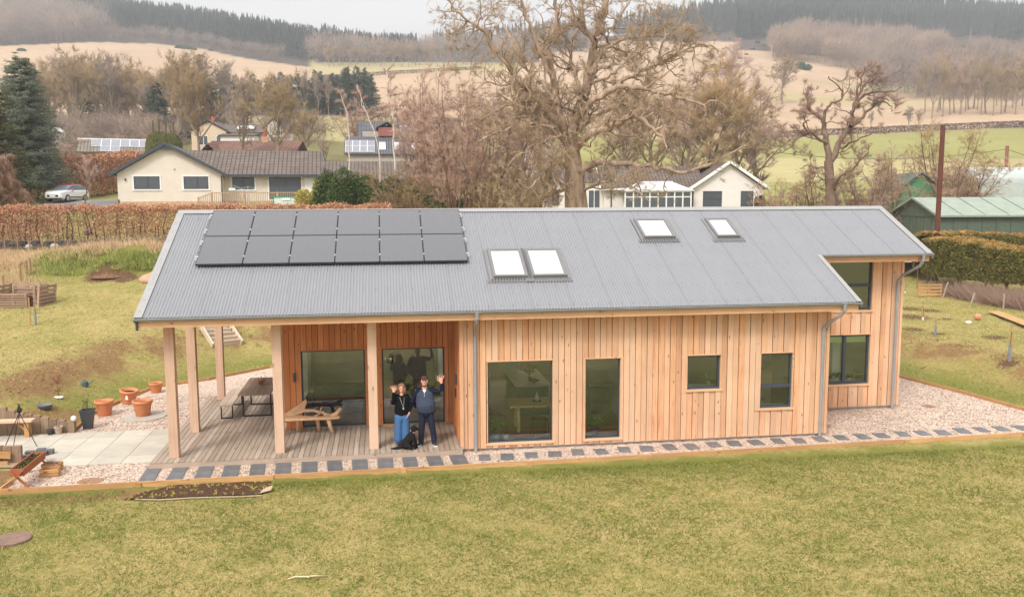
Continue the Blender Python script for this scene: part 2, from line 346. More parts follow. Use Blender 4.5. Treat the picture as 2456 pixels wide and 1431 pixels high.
def near_cols(X, Y, Z):
    d = gdist(X, Y); u, D = uD(X, Y)
    bk = np.exp(-((d-2.8)/1.25)**2)*(Y > -1)*(.68+.4*lf(X, Y, .9, 1)+.3*lf(X, Y, 2.6, 4))
    bk = np.maximum(bk, ((d > .1) & (d < 1.6) & (X < -10.3) & (Y < 6))*.9)
    left = (u < 900)
    bk = np.maximum(bk, np.exp(-((D-47.5)/2.5)**2)*.8*left)
    bk = np.maximum(bk, left*(X < -21-0.1*(Y-14))*np.clip((D-38)/3, 0, 1)*.75)
    bk = np.maximum(bk, (~left)*np.exp(-((D-46)/4)**2)*.45*(lf(X, Y, .8, 3) > -.1))
    bk = np.maximum(bk, np.exp(-((Y+1.9-.02*X)/.35)**2)*(X < -6.5)*(X > -10.6)*.9)
    lush = np.exp(-((d-.7)/.9)**2)*(Y > 2)*.9+np.exp(-(np.maximum(0, -(Y+1.7))/.7)**2)*(Y < -1.4)*.85
    lush = np.maximum(lush, left*np.clip((D-40)/4, 0, 1)*.8*(D < 47)); lush = np.maximum(lush, (~left)*(Y > 0)*.15)
    lush += np.exp(-((X+9)**2+(Y+4.6)**2)/2.)*.9+.5*np.clip(lf(X, Y, .33, 5)-.25, 0, 1)*(Y < -1.5)
    soil = np.zeros_like(X)
    for (u0, v0, r) in ((250, 655, 1.1), (300, 668, .7)):
        p = GW(u0, v0); soil = np.maximum(soil, np.exp(-((X-p[0])**2+((Y-p[1])*.8)**2)/r**2))
    for (u0, v0, r) in ((2180, 740, .9), (2190, 760, 1.2), (2230, 745, .8), (2385, 808, .7), (2270, 765, .5), (2190, 790, .7), (2250, 800, .5), (2420, 870, .6), (2260, 710, .7)):
        p = GW(u0, v0); soil = np.maximum(soil, .75*np.exp(-((X-p[0])**2+(Y-p[1])**2)/r**2))
    for (x, y, r) in ((-4.9, -4.9, .14), (-5.1, -4.2, .1), (2.7, -5.3, .15), (-2.6, -4.9, .1), (-9.2, -4.7, .4), (6, -6.2, .18), (4, -3.2, .1), (-1.8, -4.8, .12), (7.5, -3.5, .12)):
        soil = np.maximum(soil, .85*np.exp(-((X-x)**2+(Y-y)**2)/r**2))
    return dict(brown=bk, lush=np.clip(lush, 0, 1), soil=soil)
lg, Dg = np.meshgrid(np.arange(-62, 62, .24), np.concatenate([np.arange(-45, 8, 1.), np.arange(8, 62, .24)]), indexing='ij')
ground_mesh('lawn', CAM[0]+FH[0]*Dg+FH[1]*lg, CAM[1]+FH[1]*Dg-FH[0]*lg, near_cols, LAWN, kind='structure')
TAN, STR, GRN, MDW, WOOD_, VIL = [srgb(*c)[:3] for c in ((178, 153, 128), (168, 154, 114), (146, 143, 90), (166, 156, 112), (84, 74, 66), (122, 116, 80))]
EDG = lambda u: np.interp(u, [-300, 0, 47, 235, 391, 508, 586, 743, 900], [118, 113, 111, 101, 105, 117, 135, 160, 165])
def far_cols(X, Y, Z):
    u, D = uD(X, Y); U, V = vrow(X, Y, Z); C = np.zeros(X.shape+(3,)); C[:] = VIL
    def put(m, c): C[m] = c
    w = 6*lf(X, Y, .03, 2)
    put((D > 62) & (D < 95) & (u < 800), GRN)
    put((D > 62) & (u > 1250), GRN)
    put((D > 110) & (u > 1750), GRN); put((D > 140) & (u > 1750) & (lf(X, Y, .02, 4) > .1), MDW)
    put((D > 165) & (u < 1300), WOOD_)
    put((D > 165) & (D < 235) & (u > 520) & (u < 1300), MDW)
    put((D > 110) & (D < 165) & (u > 470) & (u < 1300), VIL)
    put((D > 250) & (u > 1300), TAN)
    put((D > 245) & (u > 900) & (u < 1350), TAN)
    put((V < 300) & (V > EDG(u)+w*.3) & (u < 780) & (D > 245), TAN)
    put((D > 430) & (u > 760) & (u < 1250), STR); put((V < 150) & (D > 520) & (u > 780) & (u < 1300), WOOD_)
    put((V < 100) & (D > 500) & (u > 1300), WOOD_); put((D > 560) & (u > 1750), WOOD_)
    put((u > 1840) & (D > 350) & (D < 430) & (lf(X, Y, .02, 1) > -.2), STR)
    k = (u > 1840) & (u < 1870) & (D > 200) & (D < 250)
    return dict(col=C)
ug, Dg = np.meshgrid(np.arange(-1500, 4200, 14.), np.concatenate([np.arange(60, 130, 1.5), np.geomspace(130, 1140, 150)]), indexing='ij')
lg = (ug-1228)/F_/.9933*Dg
ground_mesh('hills', CAM[0]+FH[0]*Dg+FH[1]*lg, CAM[1]+FH[1]*Dg-FH[0]*lg, far_cols, PAST, .06, kind='structure')
# ---- gravel, patio, deck ----
t = NT('pink_gravel'); P = t.tc.outputs['Object']
vc = t.vor(34, P, 'Color'); sp = t.n('SeparateColor'); t.l(vc, sp.inputs[0])
col = t.ramp(sp.outputs[0], [(0, srgb(150, 124, 106)), (.25, srgb(190, 168, 150)), (.6, srgb(212, 194, 178)), (1, srgb(228, 214, 202))])
big = t.noise(.9, 5, P, .7); col = t.mix(1, col, t.ramp(big, [(.3, (.86, .83, .8)), (.7, (1.05, 1.04, 1.03))]), 'MULTIPLY')
GRAV = t.bsdf(col, .9, .2, t.vor(34, P, 'Distance'), .9, .02)
def sheet(name, poly, z, mat, n=None, **tags):
    mb = MB(); mb.add([(x, y, z) for x, y in poly], [tuple(range(len(poly)))]); return mb.build(name, mat, **tags)
gp = [(-10.4, -1.5), (-7.5, -1.47), (-4.57, -1.44), (-.2, -1.33), (4.59, -1.25), (15.15, -.9), (17.6, -.8), (17.13, 1.58), (16.77, 4.1), (16.24, 6.7), (15, 13), (-2, 13), (-6.26, 12.24), (-8.19, 10.23), (-9.72, 9.23), (-10.29, 7.14), (-10.63, 5.56), (-10.5, 3.6), (-12, 3.4), (-12, .9), (-10.4, .2)]
sheet('gravel', gp, .004, GRAV, kind='structure')
SLAB = NT('sandstone_paving'); t = SLAB
o_ = t.attr('tint').outputs['Fac']; nn = t.noise(2.2, 6, None, .7)
col = t.ramp(t.math('FRACT', t.math('MULTIPLY', o_, 5.7)), [(0, srgb(178, 172, 160)), (.5, srgb(186, 180, 166)), (1, srgb(198, 192, 178))])
col = t.mix(1, col, t.ramp(nn, [(.3, (.86, .86, .85)), (.7, (1.06, 1.05, 1.04))]), 'MULTIPLY'); SLAB = t.bsdf(col, .85, .25, nn, .2, .01)
pv = MB(); wy = .84
for j in range(5):
    for i in range(12):
        x0 = -7.62-(i+1)*.76; x1 = x0+.75; x1 = min(x1, -7.6); y0 = .3+j*.632; y1 = y0+.622
        if j == 0 and i > 3: continue
        if x1-x0 > .1: pv.box(x0+rnd(0, .005), x1, y0, y1, 0., .018+rnd(0, .002), rnd(.1, 1))
pv.build('patio_paving', SLAB, kind='structure')
sheet('patio_joint', [(-16, .95), (-10.2, .31), (-7.6, .31), (-7.6, 3.46), (-16, 3.46)], .009, simple('jointing_sand', (150, 138, 112), .15, 20), kind='structure')
W_DECK = wood('weathered_decking', (176, 163, 148), (134, 120, 106), (150, 134, 118), True, 1, 1, .8)
W_LARCH = wood('larch_cladding', (217, 168, 130), (184, 128, 88), (220, 190, 162), True, 1., 2, .7)
W_RED = wood('fresh_larch_sheltered', (220, 154, 100), (186, 114, 66), (196, 120, 70), True, 1., 2, .65)
W_POST = wood('douglas_fir_post', (216, 184, 160), (194, 156, 128), (208, 176, 152), True, .6, 2, .7)
W_FASC = wood('larch_fascia', (220, 176, 138), (192, 140, 98), (216, 176, 140), True, 1., 0, .7)
W_OLD = wood('old_timber', (170, 140, 112), (120, 92, 70), (148, 124, 104), True, 1., 2, .85)
W_EDGE = wood('edging_timber', (200, 158, 108), (160, 112, 70), (176, 136, 96), True, 1., 0, .8)
dk = thing('timber_deck', 'weathered grey-brown timber deck under the porch, edged by a skirting board', 'deck')
b = MB(); x = -7.55; ydk = -.3
while x < 0:
    x1 = min(x+.128, -.0)
    yy = 6.9 if x < -4.85 else 2.43
    ys = [ydk]
    while ys[-1] < yy: ys.append(min(yy, ys[-1]+rnd(2.4, 4.2)))
    for a, c in zip(ys[:-1], ys[1:]): b.box(x, x1-.006, a+.002, c-.002, .132, .16, rnd(.02, 1))
    x += .134
b.build('deck_boards', W_DECK, dk)
MB().box(-7.55, .0, -.302, -.27, .0, .131, .3).box(-7.57, -7.545, -.3, 6.9, .0, .131, .5).box(-7.5, -.02, -.26, 2.4, 0.01, .1, .9).build('skirting_board', wood('deck_skirt', (190, 172, 156), (160, 138, 120), (178, 156, 138), True, 1, 0, .8), dk)
# ================= TIMBER HOUSE =================
H = thing('timber_house', 'long larch-clad house with grey corrugated roof, solar panels and open porch', 'house')
RS = .4755; RY, RZ_ = 4.405, 6.104; XL, XR, XM = -7.622, 13.887, 10.424
def rz(y): return RZ_-abs(RY-y)*RS
GREY = NT('grey_corrugated_sheet'); t = GREY
nn = t.noise(.7, 5, None, .7); st = t.noise(1., 5, t.mapped((14, .35, .35)), .7)
col = t.mix(nn, srgb(118, 120, 125), srgb(131, 133, 138)); col = t.mix(t.math('MULTIPLY', st, .25), col, srgb(158, 156, 153)); GREY = t.bsdf(col, .48, .5, None)
GREYD = simple('grey_flashing', (150, 149, 147), .06, 3, .5, .5, .05)
DGREY = simple('anthracite_frame', (66, 71, 79), .06, 3, .5, .4, .03)
GUT = simple('galvanised_gutter', (146, 150, 152), .08, 4, .42, .5, .05)
nw = .0768; sx = np.arange(XL+.0, XR+1e-6, nw/6); n = len(sx)
def strip(y0, ye):
    rows = [y0, ye]; 
    return rows
hz = .013*np.sin(2*PI*sx/nw)
ny = np.array([0, -RS, 1.])/math.hypot(1, RS)
V = []
yE = np.where(sx < XM, -.62, 1.64)
for k in range(2):
    y = np.full(n, RY) if k == 0 else yE
    z = RZ_-(RY-y)*RS
    V.append(np.stack([sx, y-hz*RS/math.hypot(1, RS), z+hz/math.hypot(1, RS)], -1))
V = np.concatenate(V); i = np.arange(n-1)
Fq = np.stack([i, i+n, i+n+1, i+1], -1)
mm = np.searchsorted(sx, XM); Fq = Fq[i != mm-1]
roof = MB().npadd(V, Fq)
Vb = V.copy(); Vb[:, 1] = 2*RY-Vb[:, 1]; Vb[n:, 1] = 2*RY+.62; Vb[n:, 2] = RZ_-(RY+.62)*RS+hz
Fb = np.stack([i, i+1, i+n+1, i+n], -1); roof.npadd(Vb, Fb)
RF = roof.build('roof', GREY, H, smooth=True)
# roof body under the sheets
ub = MB()
def slope_slab(mb, x0, x1, y0, y1, o0, o1, tt=0.):
    mb.add([(x0, y0, rz(y0)+o0), (x1, y0, rz(y0)+o0), (x1, y1, rz(y1)+o0), (x0, y1, rz(y1)+o0), (x0, y0, rz(y0)+o1), (x1, y0, rz(y0)+o1), (x1, y1, rz(y1)+o1), (x0, y1, rz(y1)+o1)],
           [(0, 3, 2, 1), (4, 5, 6, 7), (0, 1, 5, 4), (1, 2, 6, 5), (2, 3, 7, 6), (3, 0, 4, 7)], tt)
slope_slab(ub, XL+.03, XM-.03, -.55, RY, -.17, -.02, .3); slope_slab(ub, XM-.03, XR-.03, 1.7, RY, -.17, -.02, .3); slope_slab(ub, XL+.03, XR-.03, RY, 2*RY+.55, -.17, -.02, .3)
ub.build('roof_deck', W_FASC, H)
fl = MB()
for sgn in (-1, 1):
    y0, y1 = RY, RY+sgn*.19
    a = MB(); fl.add([(XL-.02, RY, RZ_+.03), (XR+.02, RY, RZ_+.03), (XR+.02, y1, rz(y1)+.024), (XL-.02, y1, rz(y1)+.024), (XL-.02, RY, RZ_+.036), (XR+.02, RY, RZ_+.036), (XR+.02, y1, rz(y1)+.03), (XL-.02, y1, rz(y1)+.03)], [(0, 1, 2, 3), (4, 7, 6, 5), (2, 3, 7, 6), (0, 3, 7, 4), (1, 2, 6, 5)])
fl.build('ridge_cap', GREYD, H)
for x0, x1, ya, yb in ((XL-.03, XL+.16, -.63, RY-.19), (XR-.16, XR+.03, 1.62, RY-.19), (XM-.1, XM+.03, -.63, 1.62), (XL-.03, XL+.16, RY+.19, 2*RY+.63), (XR-.16, XR+.03, RY+.19, 2*RY+.63)):
    vg = MB(); slope_slab(vg, x0, x1, ya, yb, .018, .026)
    xs = x0 if x0 < 0 else x1-.02
    slope_slab(vg, xs, xs+.02, ya, yb, -.13, .0175); vg.build('verge_flashing', GREYD, H)
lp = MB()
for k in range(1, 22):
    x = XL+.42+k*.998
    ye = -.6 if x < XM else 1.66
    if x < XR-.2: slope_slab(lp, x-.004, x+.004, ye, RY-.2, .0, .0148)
lp.build('lap_shadow_line', simple('lap_shadow_grey', (120, 119, 118), .05, 3, .6), H)  # darker strips draw the shade line at each sheet overlap
sc = MB()
for yy in (-.45, .35, 1.25, 2.2, 3.1, 3.95):
    x = XL+.3
    while x < XR-.2:
        if not (x > XM-.1 and yy < 1.8):
            z = rz(yy)+.011; sc.lathe([(.012, 0), (.011, .006), (.005, .01)], 5, (x, yy+rnd(-.03, .03), z))
        x += nw*4
for yy in np.arange(-.4, 4.2, .45): sc.lathe([(.014, 0), (.008, .008)], 5, (XL+.06, yy, rz(yy)+.026))
sc.build('roof_fixing', DGREY, H, kind='stuff')
# fascia, soffit, gutters
fa = MB(); fa.box(XL+.02, XM-.02, -.555, -.53, 3.47, 3.67, .2).box(XL+.02, XM-.02, -.53, -.004, 3.47, 3.49, .5)
fa.box(XM+.0, XR-.02, 1.72, 1.745, 4.56, 4.76, .35).box(XM+.0, XR-.02, 1.745, 2.5, 4.56, 4.58, .6).box(XM-.045, XM-.02, -.529, 0, 3.49, 3.62, .6)
fa.build('fascia_board', W_FASC, H)
def gutter(x0, x1, y, z, mb):
    n = 9; r = .06; prof = [(y-r*math.cos(PI*k/(n-1)), z-r*math.sin(PI*k/(n-1))) for k in range(n)]+[(y+r*.9*math.cos(PI*k/(n-1)), z+.002-r*.9*math.sin(PI*k/(n-1))) for k in range(n)]
    mb.prism([(x0, a, b) for a, b in prof], (x1-x0, 0, 0)); mb.tube([(x0, y-r, z), (x1, y-r, z)], .009, 6)
    mb.box(x0, x0+.006, y-r, y+r, z-r, z); mb.box(x1-.006, x1, y-r, y+r, z-r, z)
    x = x0+.4
    while x < x1: mb.box(x, x+.025, y-r-.004, y+r, z-.075, z-.066); x += .9
g = MB(); gutter(XL-.02, XM+.03, -.63, 3.695, g); g.build('gutter', GUT, H)
g = MB(); gutter(XM+.02, XR+.03, 1.63, 4.78, g); g.build('gutter', GUT, H)
def pipe(P, clips):
    m = MB(); m.tube(P, .042, 10)
    for z in clips: m.tube([(P[-1][0], P[-1][1], z-.02), (P[-1][0], P[-1][1], z+.02)], .052, 10)
    m.lathe([(.05, 0), (.06, .07), (.06, .12)], 10, (P[0][0], P[0][1], P[0][2]-.06))
    m.build('downpipe', GUT, H, smooth=False)
pipe([(.35, -.63, 3.64), (.35, -.63, 3.5), (.35, -.57, 3.4), (.35, -.25, 3.2), (.35, -.12, 3.08), (.35, -.09, 2.95), (.35, -.09, .02)], (2.6, 1.3, .5))
pipe([(9.98, -.63, 3.64), (9.98, -.63, 3.5), (9.95, -.55, 3.38), (9.78, -.22, 3.12), (9.72, -.1, 2.98), (9.7, -.09, 2.85), (9.7, -.09, .02)], (2.5, 1.3, .4))
pipe([(13.62, 1.63, 4.72), (13.62, 1.63, 4.58), (13.6, 1.75, 4.42), (13.45, 2.3, 4.12), (13.4, 2.44, 3.95), (13.38, 2.46, 3.8), (13.38, 2.46, .02)], (3.4, 2, .7))
MB().tube([(XL+.03, -.6, 3.64), (XL+.03, -.58, 3.42)], .03, 8).build('downpipe', DGREY, H)
# walls: shell with openings, cladding boards, trims, windows
SHELL = simple('wall_shell', (176, 168, 156), .05, 3, .9)
def cells(x0, x1, z0, z1, ops):
    xs = sorted({x0, x1, *[o[0] for o in ops], *[o[1] for o in ops]})
    for a, b in zip(xs[:-1], xs[1:]):
        inside = sorted([(o[2], o[3]) for o in ops if o[0] <= a+1e-6 and o[1] >= b-1e-6]); z = z0
        for p, q in inside:
            if p > z: yield a, b, z, p
            z = max(z, q)
        if z < z1: yield a, b, z, z1
def shell(mb, axis, p0, p1, a0, a1, z0, z1, ops):
    for a, b, c, d in cells(a0, a1, z0, z1, ops):
        if axis == 'x': mb.box(a, b, p0, p1, c, d)
        else: mb.box(p0, p1, a, b, c, d)
def cladding(mb, axis, face, out, a0, a1, zb, ztop, ops, pitch=.157):
    "board-on-board vertical cladding; out=-1 towards -axis normal"
    n = max(1, round((a1-a0)/pitch)); w = (a1-a0)/n; bk = MB(); zt0 = ztop if not callable(ztop) else min(ztop(a0), ztop(a1))
    for a, b, p, q in cells(a0+.01, a1-.01, zb+.01, zt0, ops):
        f0, f1 = sorted((face+out*.001, face+out*.0075))
        if axis == 'x': bk.box(a, b, f0, f1, p, q)
        else: bk.box(f0, f1, a, b, p, q)
    bk.build('gap_shade_backing', simple('gap_shade_brown', (92, 54, 34), .1, 5, .95, .05), H)  # dark sheet behind the boards colours in the shadow of the gaps
    for k in range(n):
        a = a0+k*w; b = a+w; mid = (a+b)/2; zt = ztop(mid) if callable(ztop) else ztop
        prd = k % 2
        segs = [(zb, zt)]; extra = []
        for o in ops:
            if o[1] > a+.02 and o[0] < b-.02:
                ns = []
                for e0, e1 in ((a+.007, min(b, o[0])), (max(a, o[1]), b-.007)):
                    if e1-e0 > .02: extra.append((e0, e1, max(zb, o[2]), min(zt, o[3])))
                for p, q in segs:
                    if o[2] > p: ns.append((p, min(q, o[2])))
                    if o[3] < q: ns.append((max(p, o[3]), q))
                segs = [s for s in ns if s[1]-s[0] > .03]
        tt = rnd(.02, 1)
        for aa, bb, p, q in extra:
            f0, f1 = sorted((face+out*.01, face+out*.05))
            if axis == 'x': mb.box(aa, bb, f0, f1, p, q, tt)
            else: mb.box(f0, f1, aa, bb, p, q, tt)
        for p, q in segs:
            lo, hi = (.026, .05) if prd else (.008, .028)
            aa, bb = a+.006, b-.006
            f0, f1 = (face+out*lo, face+out*hi); f0, f1 = min(f0, f1), max(f0, f1)
            if axis == 'x': mb.box(aa, bb, f0, f1, p, q, tt)
            else: mb.box(f0, f1, aa, bb, p, q, tt)
glass = NT('window_glass'); t = glass
lw = t.n('Fresnel'); lw.inputs['IOR'].default_value = 1.55; tr = t.n('BsdfTransparent'); tr.inputs[0].default_value = (.92, .97, .96, 1)
gl = t.n('BsdfGlossy'); gl.inputs['Roughness'].default_value = .008; gl.inputs[0].default_value = (.84, .93, 1, 1); mxs = t.n('MixShader')
t.l(t.math('MINIMUM', t.math('MULTIPLY_ADD', lw.outputs[0], 1.4, .035), 1.), mxs.inputs[0]); t.l(tr.outputs[0], mxs.inputs[1]); t.l(gl.outputs[0], mxs.inputs[2]); t.l(mxs.outputs[0], t.out.inputs[0]); glass = t.m
def window(x0, x1, y, z0, z1, fr=.045, sill=True, trans=None, mull=None, red=False, bottom=True, cov=None):
    "frame and pane set 90 mm behind the cladding; timber reveal boards round it"
    w = MB(); yf0, yf1 = y+.03, y+.1
    w.box(x0, x1, yf0, yf1, z1-fr, z1); w.box(x0, x1, yf0, yf1, z0, z0+fr*1.2); w.box(x0, x0+fr, yf0, yf1, z0+fr*1.2, z1-fr); w.box(x1-fr, x1, yf0, yf1, z0+fr*1.2, z1-fr)
    if trans: w.box(x0+fr, x1-fr, yf0-.008, yf1, trans-.045, trans+.045)
    if mull: w.box(mull-.045, mull+.045, yf0-.008, yf1, z0+fr*1.2, z1-fr)
    f = w.build('window', DGREY, H)
    MB().box(x0+fr, x1-fr, yf0+.03, yf0+.04, z0+fr*1.2, z1-fr).build('pane', glass, f)
    m = W_RED if red else W_FASC; r = MB()
    r.box(x0-.03, x1+.03, y-.06, y+.1, z1+.001, z1+.026, .4); r.box(x0-.026, x0-.001, y-.05, y+.1, z0, z1, .7); r.box(x1+.001, x1+.026, y-.05, y+.1, z0, z1, .2)
    if sill: r.box(x0-.05, x1+.05, y-.075, y+.1, z0-.05, z0-.001, .5)
    r.build('window_surround', m, f)
    return f
OM = [(.669, 2.354, .2, 2.314), (3.214, 4.144, .2, 2.314), (5.956, 6.864, 1.405, 2.314), (7.989, 8.885, .824, 2.314)]
OW = [(11.17, 12.611, .797, 2.31), (11.25, 12.611, 3.048, 4.554)]
OR = [(-4.191, -2.455, .165, 2.314), (-1.996, -.261, .165, 2.314)]
s = MB(); WTOP = 3.64
shell(s, 'x', .0, .22, 0.22, 9.62, .06, WTOP, OM)
shell(s, 'y', 0., .22, 0.0, 2.43, .06, WTOP, []); shell(s, 'y', 9.62, 9.84, 0.0, 2.57, .06, WTOP, [])
shell(s, 'x', 2.43, 2.65, -4.65, .22, .06, WTOP, OR)
shell(s, 'x', 2.57, 2.8, 9.62, 13.3, .06, 4.6, OW)
shell(s, 'y', -4.65, -4.43, 2.65, 8.5, .06, WTOP, [(4, 7, .2, 2.3)]); shell(s, 'y', 13.3, 13.54, 2.57, 8.5, .06, 4.6, [])
shell(s, 'x', 8.5, 8.72, -4.65, 13.54, .06, WTOP, [(-4.2, -.3, 1.4, 3.4), (.3, 4.6, .9, 3.4), (4.9, 7.2, .9, 3.4), (7.5, 9.5, .9, 3.4), (9.9, 13.1, 1.5, 4.4)])  # unseen rear openings, added to let daylight into the rooms
for xx in (-4.65, 13.3): s.prism([(xx, 2.7, WTOP), (xx, 8.5, WTOP), (xx, 8.5, rz(8.5)-.2), (xx, RY, RZ_-.2), (xx, 2.7, rz(2.7)-.2)], (.2, 0, 0))
s.build('wall', SHELL, H)
ex = lambda o, p=.027: (o[0]-p, o[1]+p, o[2]-.05, o[3]+.02)
c = MB(); cladding(c, 'x', 0, -1, 0.0, 9.864, .079, 3.47, [ex(o) for o in OM]); c.build('cladding', W_LARCH, H)
c = MB(); cladding(c, 'x', 2.57, -1, 9.88, 13.561, .1, 4.57, [ex(o) for o in OW]); cladding(c, 'y', 13.54, 1, 2.53, 8.7, .1, lambda y: rz(y)-.2, []); c.build('cladding', W_LARCH, H)
c = MB(); cladding(c, 'x', 2.43, -1, -4.65, -.0, .165, 3.7, [ex(o) for o in OR]); cladding(c, 'y', 0, -1, .03, 2.4, .165, 3.5, []); c.build('porch_cladding', W_RED, H)
c = MB(); cladding(c, 'y', 9.84, 1, .0, 2.52, .08, 3.5, []); cladding(c, 'y', -4.65, -1, 2.43, 8.7, .1, lambda y: rz(y)-.2, [(4, 7, .2, 2.3)]); c.build('cladding', W_LARCH, H)
for q_ in ((-.045, .05, -.07, .06, .079, 3.47, .31), (9.82, 9.9, -.07, .03, .079, 3.47, .6), (13.53, 13.6, 2.5, 2.58, .1, 4.57, .4)): MB().box(*q_).build('corner_board', W_LARCH, H)
MB().box(.02, 9.8, .01, .06, -.02, .078).box(9.9, 13.5, 2.585, 2.62, -.02, .099).build('plinth', simple('concrete_plinth', (150, 142, 134), .15, 6), H)
for i, o in enumerate(OM): window(o[0], o[1], 0, o[2], o[3], .03 if i < 2 else .05, True, 1.42 if i == 3 else None)
f5 = window(*OW[0][:2], 2.57, *OW[0][2:], .055, True, None, 11.83)
f6 = window(*OW[1][:2], 2.57, *OW[1][2:], .055, True, 3.8)
for o in OR: window(o[0], o[1], 2.43, o[2], o[3], .04, False, red=True)
MB().box(11.23, 11.78, 2.69, 2.7, 2.06, 2.25).box(11.88, 12.55, 2.69, 2.7, 2.06, 2.25).build('roller_blind', simple('lime_blind', (190, 198, 130), .05, 3), f5)
# porch posts and beams
for x, y in ((-7.169, .03), (-7.169, 2.4), (-7.169, 6.3), (-4.646, .03), (-2.33, .03)):
    MB().box(x, x+.225, y, y+.225, .16, 3.47, rnd(.1, .9)).build('porch_post', W_POST, H, bevel=.008)
MB().box(-7.2, 0, .04, .24, 3.49, 3.66, .2).box(-7.19, -6.95, .26, 6.5, 3.49, 3.7, .5).build('porch_beam', W_POST, H)
c = MB(); cladding(c, 'y', -7.2, -1, .0, 8.7, 3.5, lambda y: rz(y)-.18, []); c.build('gable_cladding', W_LARCH, H)
c = MB()
for x, y, z in ((-4.36, 2.37, 1.6),): c.box(x-.03, x+.03, y-.07, y, z-.12, z+.12)
c.build('wall_light', DGREY, H)
MB().box(-.1, -.045, .62, .68, 1.62, 1.88).build('wall_light', DGREY, H); MB().box(-.08, -.045, 1.0, 1.1, 1.2, 1.42).build('wall_socket', DGREY, H)
# solar panels
PV = NT('solar_cells'); t = PV; gx = t.mapped((1, 1, 1)); br = t.n('TexBrick'); br.offset = 0; br.inputs['Scale'].default_value = 1; br.inputs['Mortar Size'].default_value = .004
br.inputs['Brick Width'].default_value = .166; br.inputs['Row Height'].default_value = .166; br.inputs[1].default_value = srgb(64, 64, 68); br.inputs[2].default_value = srgb(66, 66, 70); br.inputs[3].default_value = srgb(72, 72, 75)
t.l(gx, br.inputs[0]); PV = t.bsdf(br.outputs[0], .3, .5, None, Coat_Weight=1., Coat_Roughness=.12)
BLK = simple('black_metal', (30, 31, 33), .05, 3, .4, .5, .03)
ALU = simple('bright_aluminium', (200, 202, 204), .05, 4, .35, .5, .03, metal=.6)
s0, s1 = -6.65, .345; pw = (s1-s0)/6; SLN = math.hypot(1, RS)
for r, (ya, yb) in enumerate(((1.43, 2.79), (2.81, 4.2))):
    for k in range(6):
        pm = MB(); slope_slab(pm, s0+k*pw+.01, s0+(k+1)*pw-.01, ya, yb, .075, .11); p = pm.build('solar_panel', PV, H)
        fm = MB(); x0 = s0+k*pw+.006; x1 = s0+(k+1)*pw-.006
        slope_slab(fm, x0, x0+.014, ya, yb, .072, .114); slope_slab(fm, x1-.014, x1, ya, yb, .072, .114)
        slope_slab(fm, x0+.014, x1-.014, ya-.004, ya+.012, .072, .114); slope_slab(fm, x0+.014, x1-.014, yb-.012, yb+.004, .072, .114); fm.build('panel_frame', BLK, p)
rm = MB()
for y in (1.75, 2.5, 3.1, 3.9): slope_slab(rm, s0-.07, s1+.07, y, y+.04, .02, .072)
rm.build('mounting_rail', ALU, H)
cl = MB()
for y in (1.75, 2.5, 3.1, 3.9):
    for k in range(7):
        x = s0+k*pw; slope_slab(cl, x-.02-(.03 if k == 0 else 0), x+.02+(.03 if k == 6 else 0), y, y+.045, .1145, .123)
cl.build('panel_clamp', ALU, H)
# skylights
BLIND = simple('white_blind', (244, 244, 242), .02, 3, .7)
sg = NT('skylight_sky_and_blind'); t = sg; BG = t.bsdf(srgb(190, 191, 190), .08, .5, None, Coat_Weight=1., Coat_Roughness=.02)  # opaque pale colour stands for reflected sky and a white blind
for x0, x1, y0, y1 in ((.92, 1.84, .68, 2.02), (1.95, 2.89, .68, 2.02), (5.51, 6.47, 2.55, 3.6), (7.71, 8.42, 2.55, 3.6)):
    m = MB(); a, z0, z1 = .075, .02, .1
    slope_slab(m, x0, x0+a, y0, y1, z0, z1); slope_slab(m, x1-a, x1, y0, y1, z0, z1); slope_slab(m, x0+a, x1-a, y1-a, y1, z0, z1); slope_slab(m, x0+a, x1-a, y0, y0+a, z0, z1)
    m.tube([(x0+.03, y0+.01, rz(y0)+.1), (x1-.03, y0+.01, rz(y0)+.1)], .035, 8)
    k = m.build('skylight', simple('skylight_frame', (112, 112, 112), .08, 5, .45, .5, .03), H)
    g = MB(); slope_slab(g, x0+a, x1-a, y0+a, y1-a, .06, .075); g.build('skylight_pane', BG, k)
    q = MB(); slope_slab(q, x0-.09, x0-.002, y0-.02, y1+.05, .016, .05); slope_slab(q, x1+.002, x1+.09, y0-.02, y1+.05, .016, .05); slope_slab(q, x0-.09, x1+.09, y1+.052, y1+.09, .016, .05)
    xx = x0-.14
    while xx < x1+.12: q.tube([(xx, y0-.01, rz(y0-.01)+.026), (xx, y0-.16, rz(y0-.16)+.026)], .022, 6); xx += nw
    q.build('skylight_flashing', simple('lead_flashing', (124, 122, 122), .1, 6, .5), k)
# interior shell
IW = simple('interior_plaster', (222, 222, 214), .03, 2, .9); IFl = wood('interior_floor', (190, 160, 128), (160, 128, 98), (176, 146, 114), False, 1, 0, .5)
MB().box(-4.42, .215, 2.66, 8.49, .1, .15, .2).box(.225, 9.61, .23, 8.49, .1, .15, .4).box(9.63, 13.29, 2.81, 8.49, .1, .15, .4).build('interior_floor', IFl, H)
MB().box(4.8, 9.61, .23, 8.49, 3.3, 3.35).box(9.63, 13.29, 2.81, 8.49, 2.6, 2.7).build('interior_ceiling', IW, H)
MB().box(4.7, 4.8, .23, 8.4, .15, 2.7).box(7.3, 7.4, .23, 8.4, .15, 2.7).box(-.1, 0., 2.9, 8.4, .15, 2.7).box(1.0, 1.25, 4.3, 4.55, .15, 2.7).box(12.0, 12.25, 3.6, 3.85, .15, 2.58).build('interior_wall', IW, H)
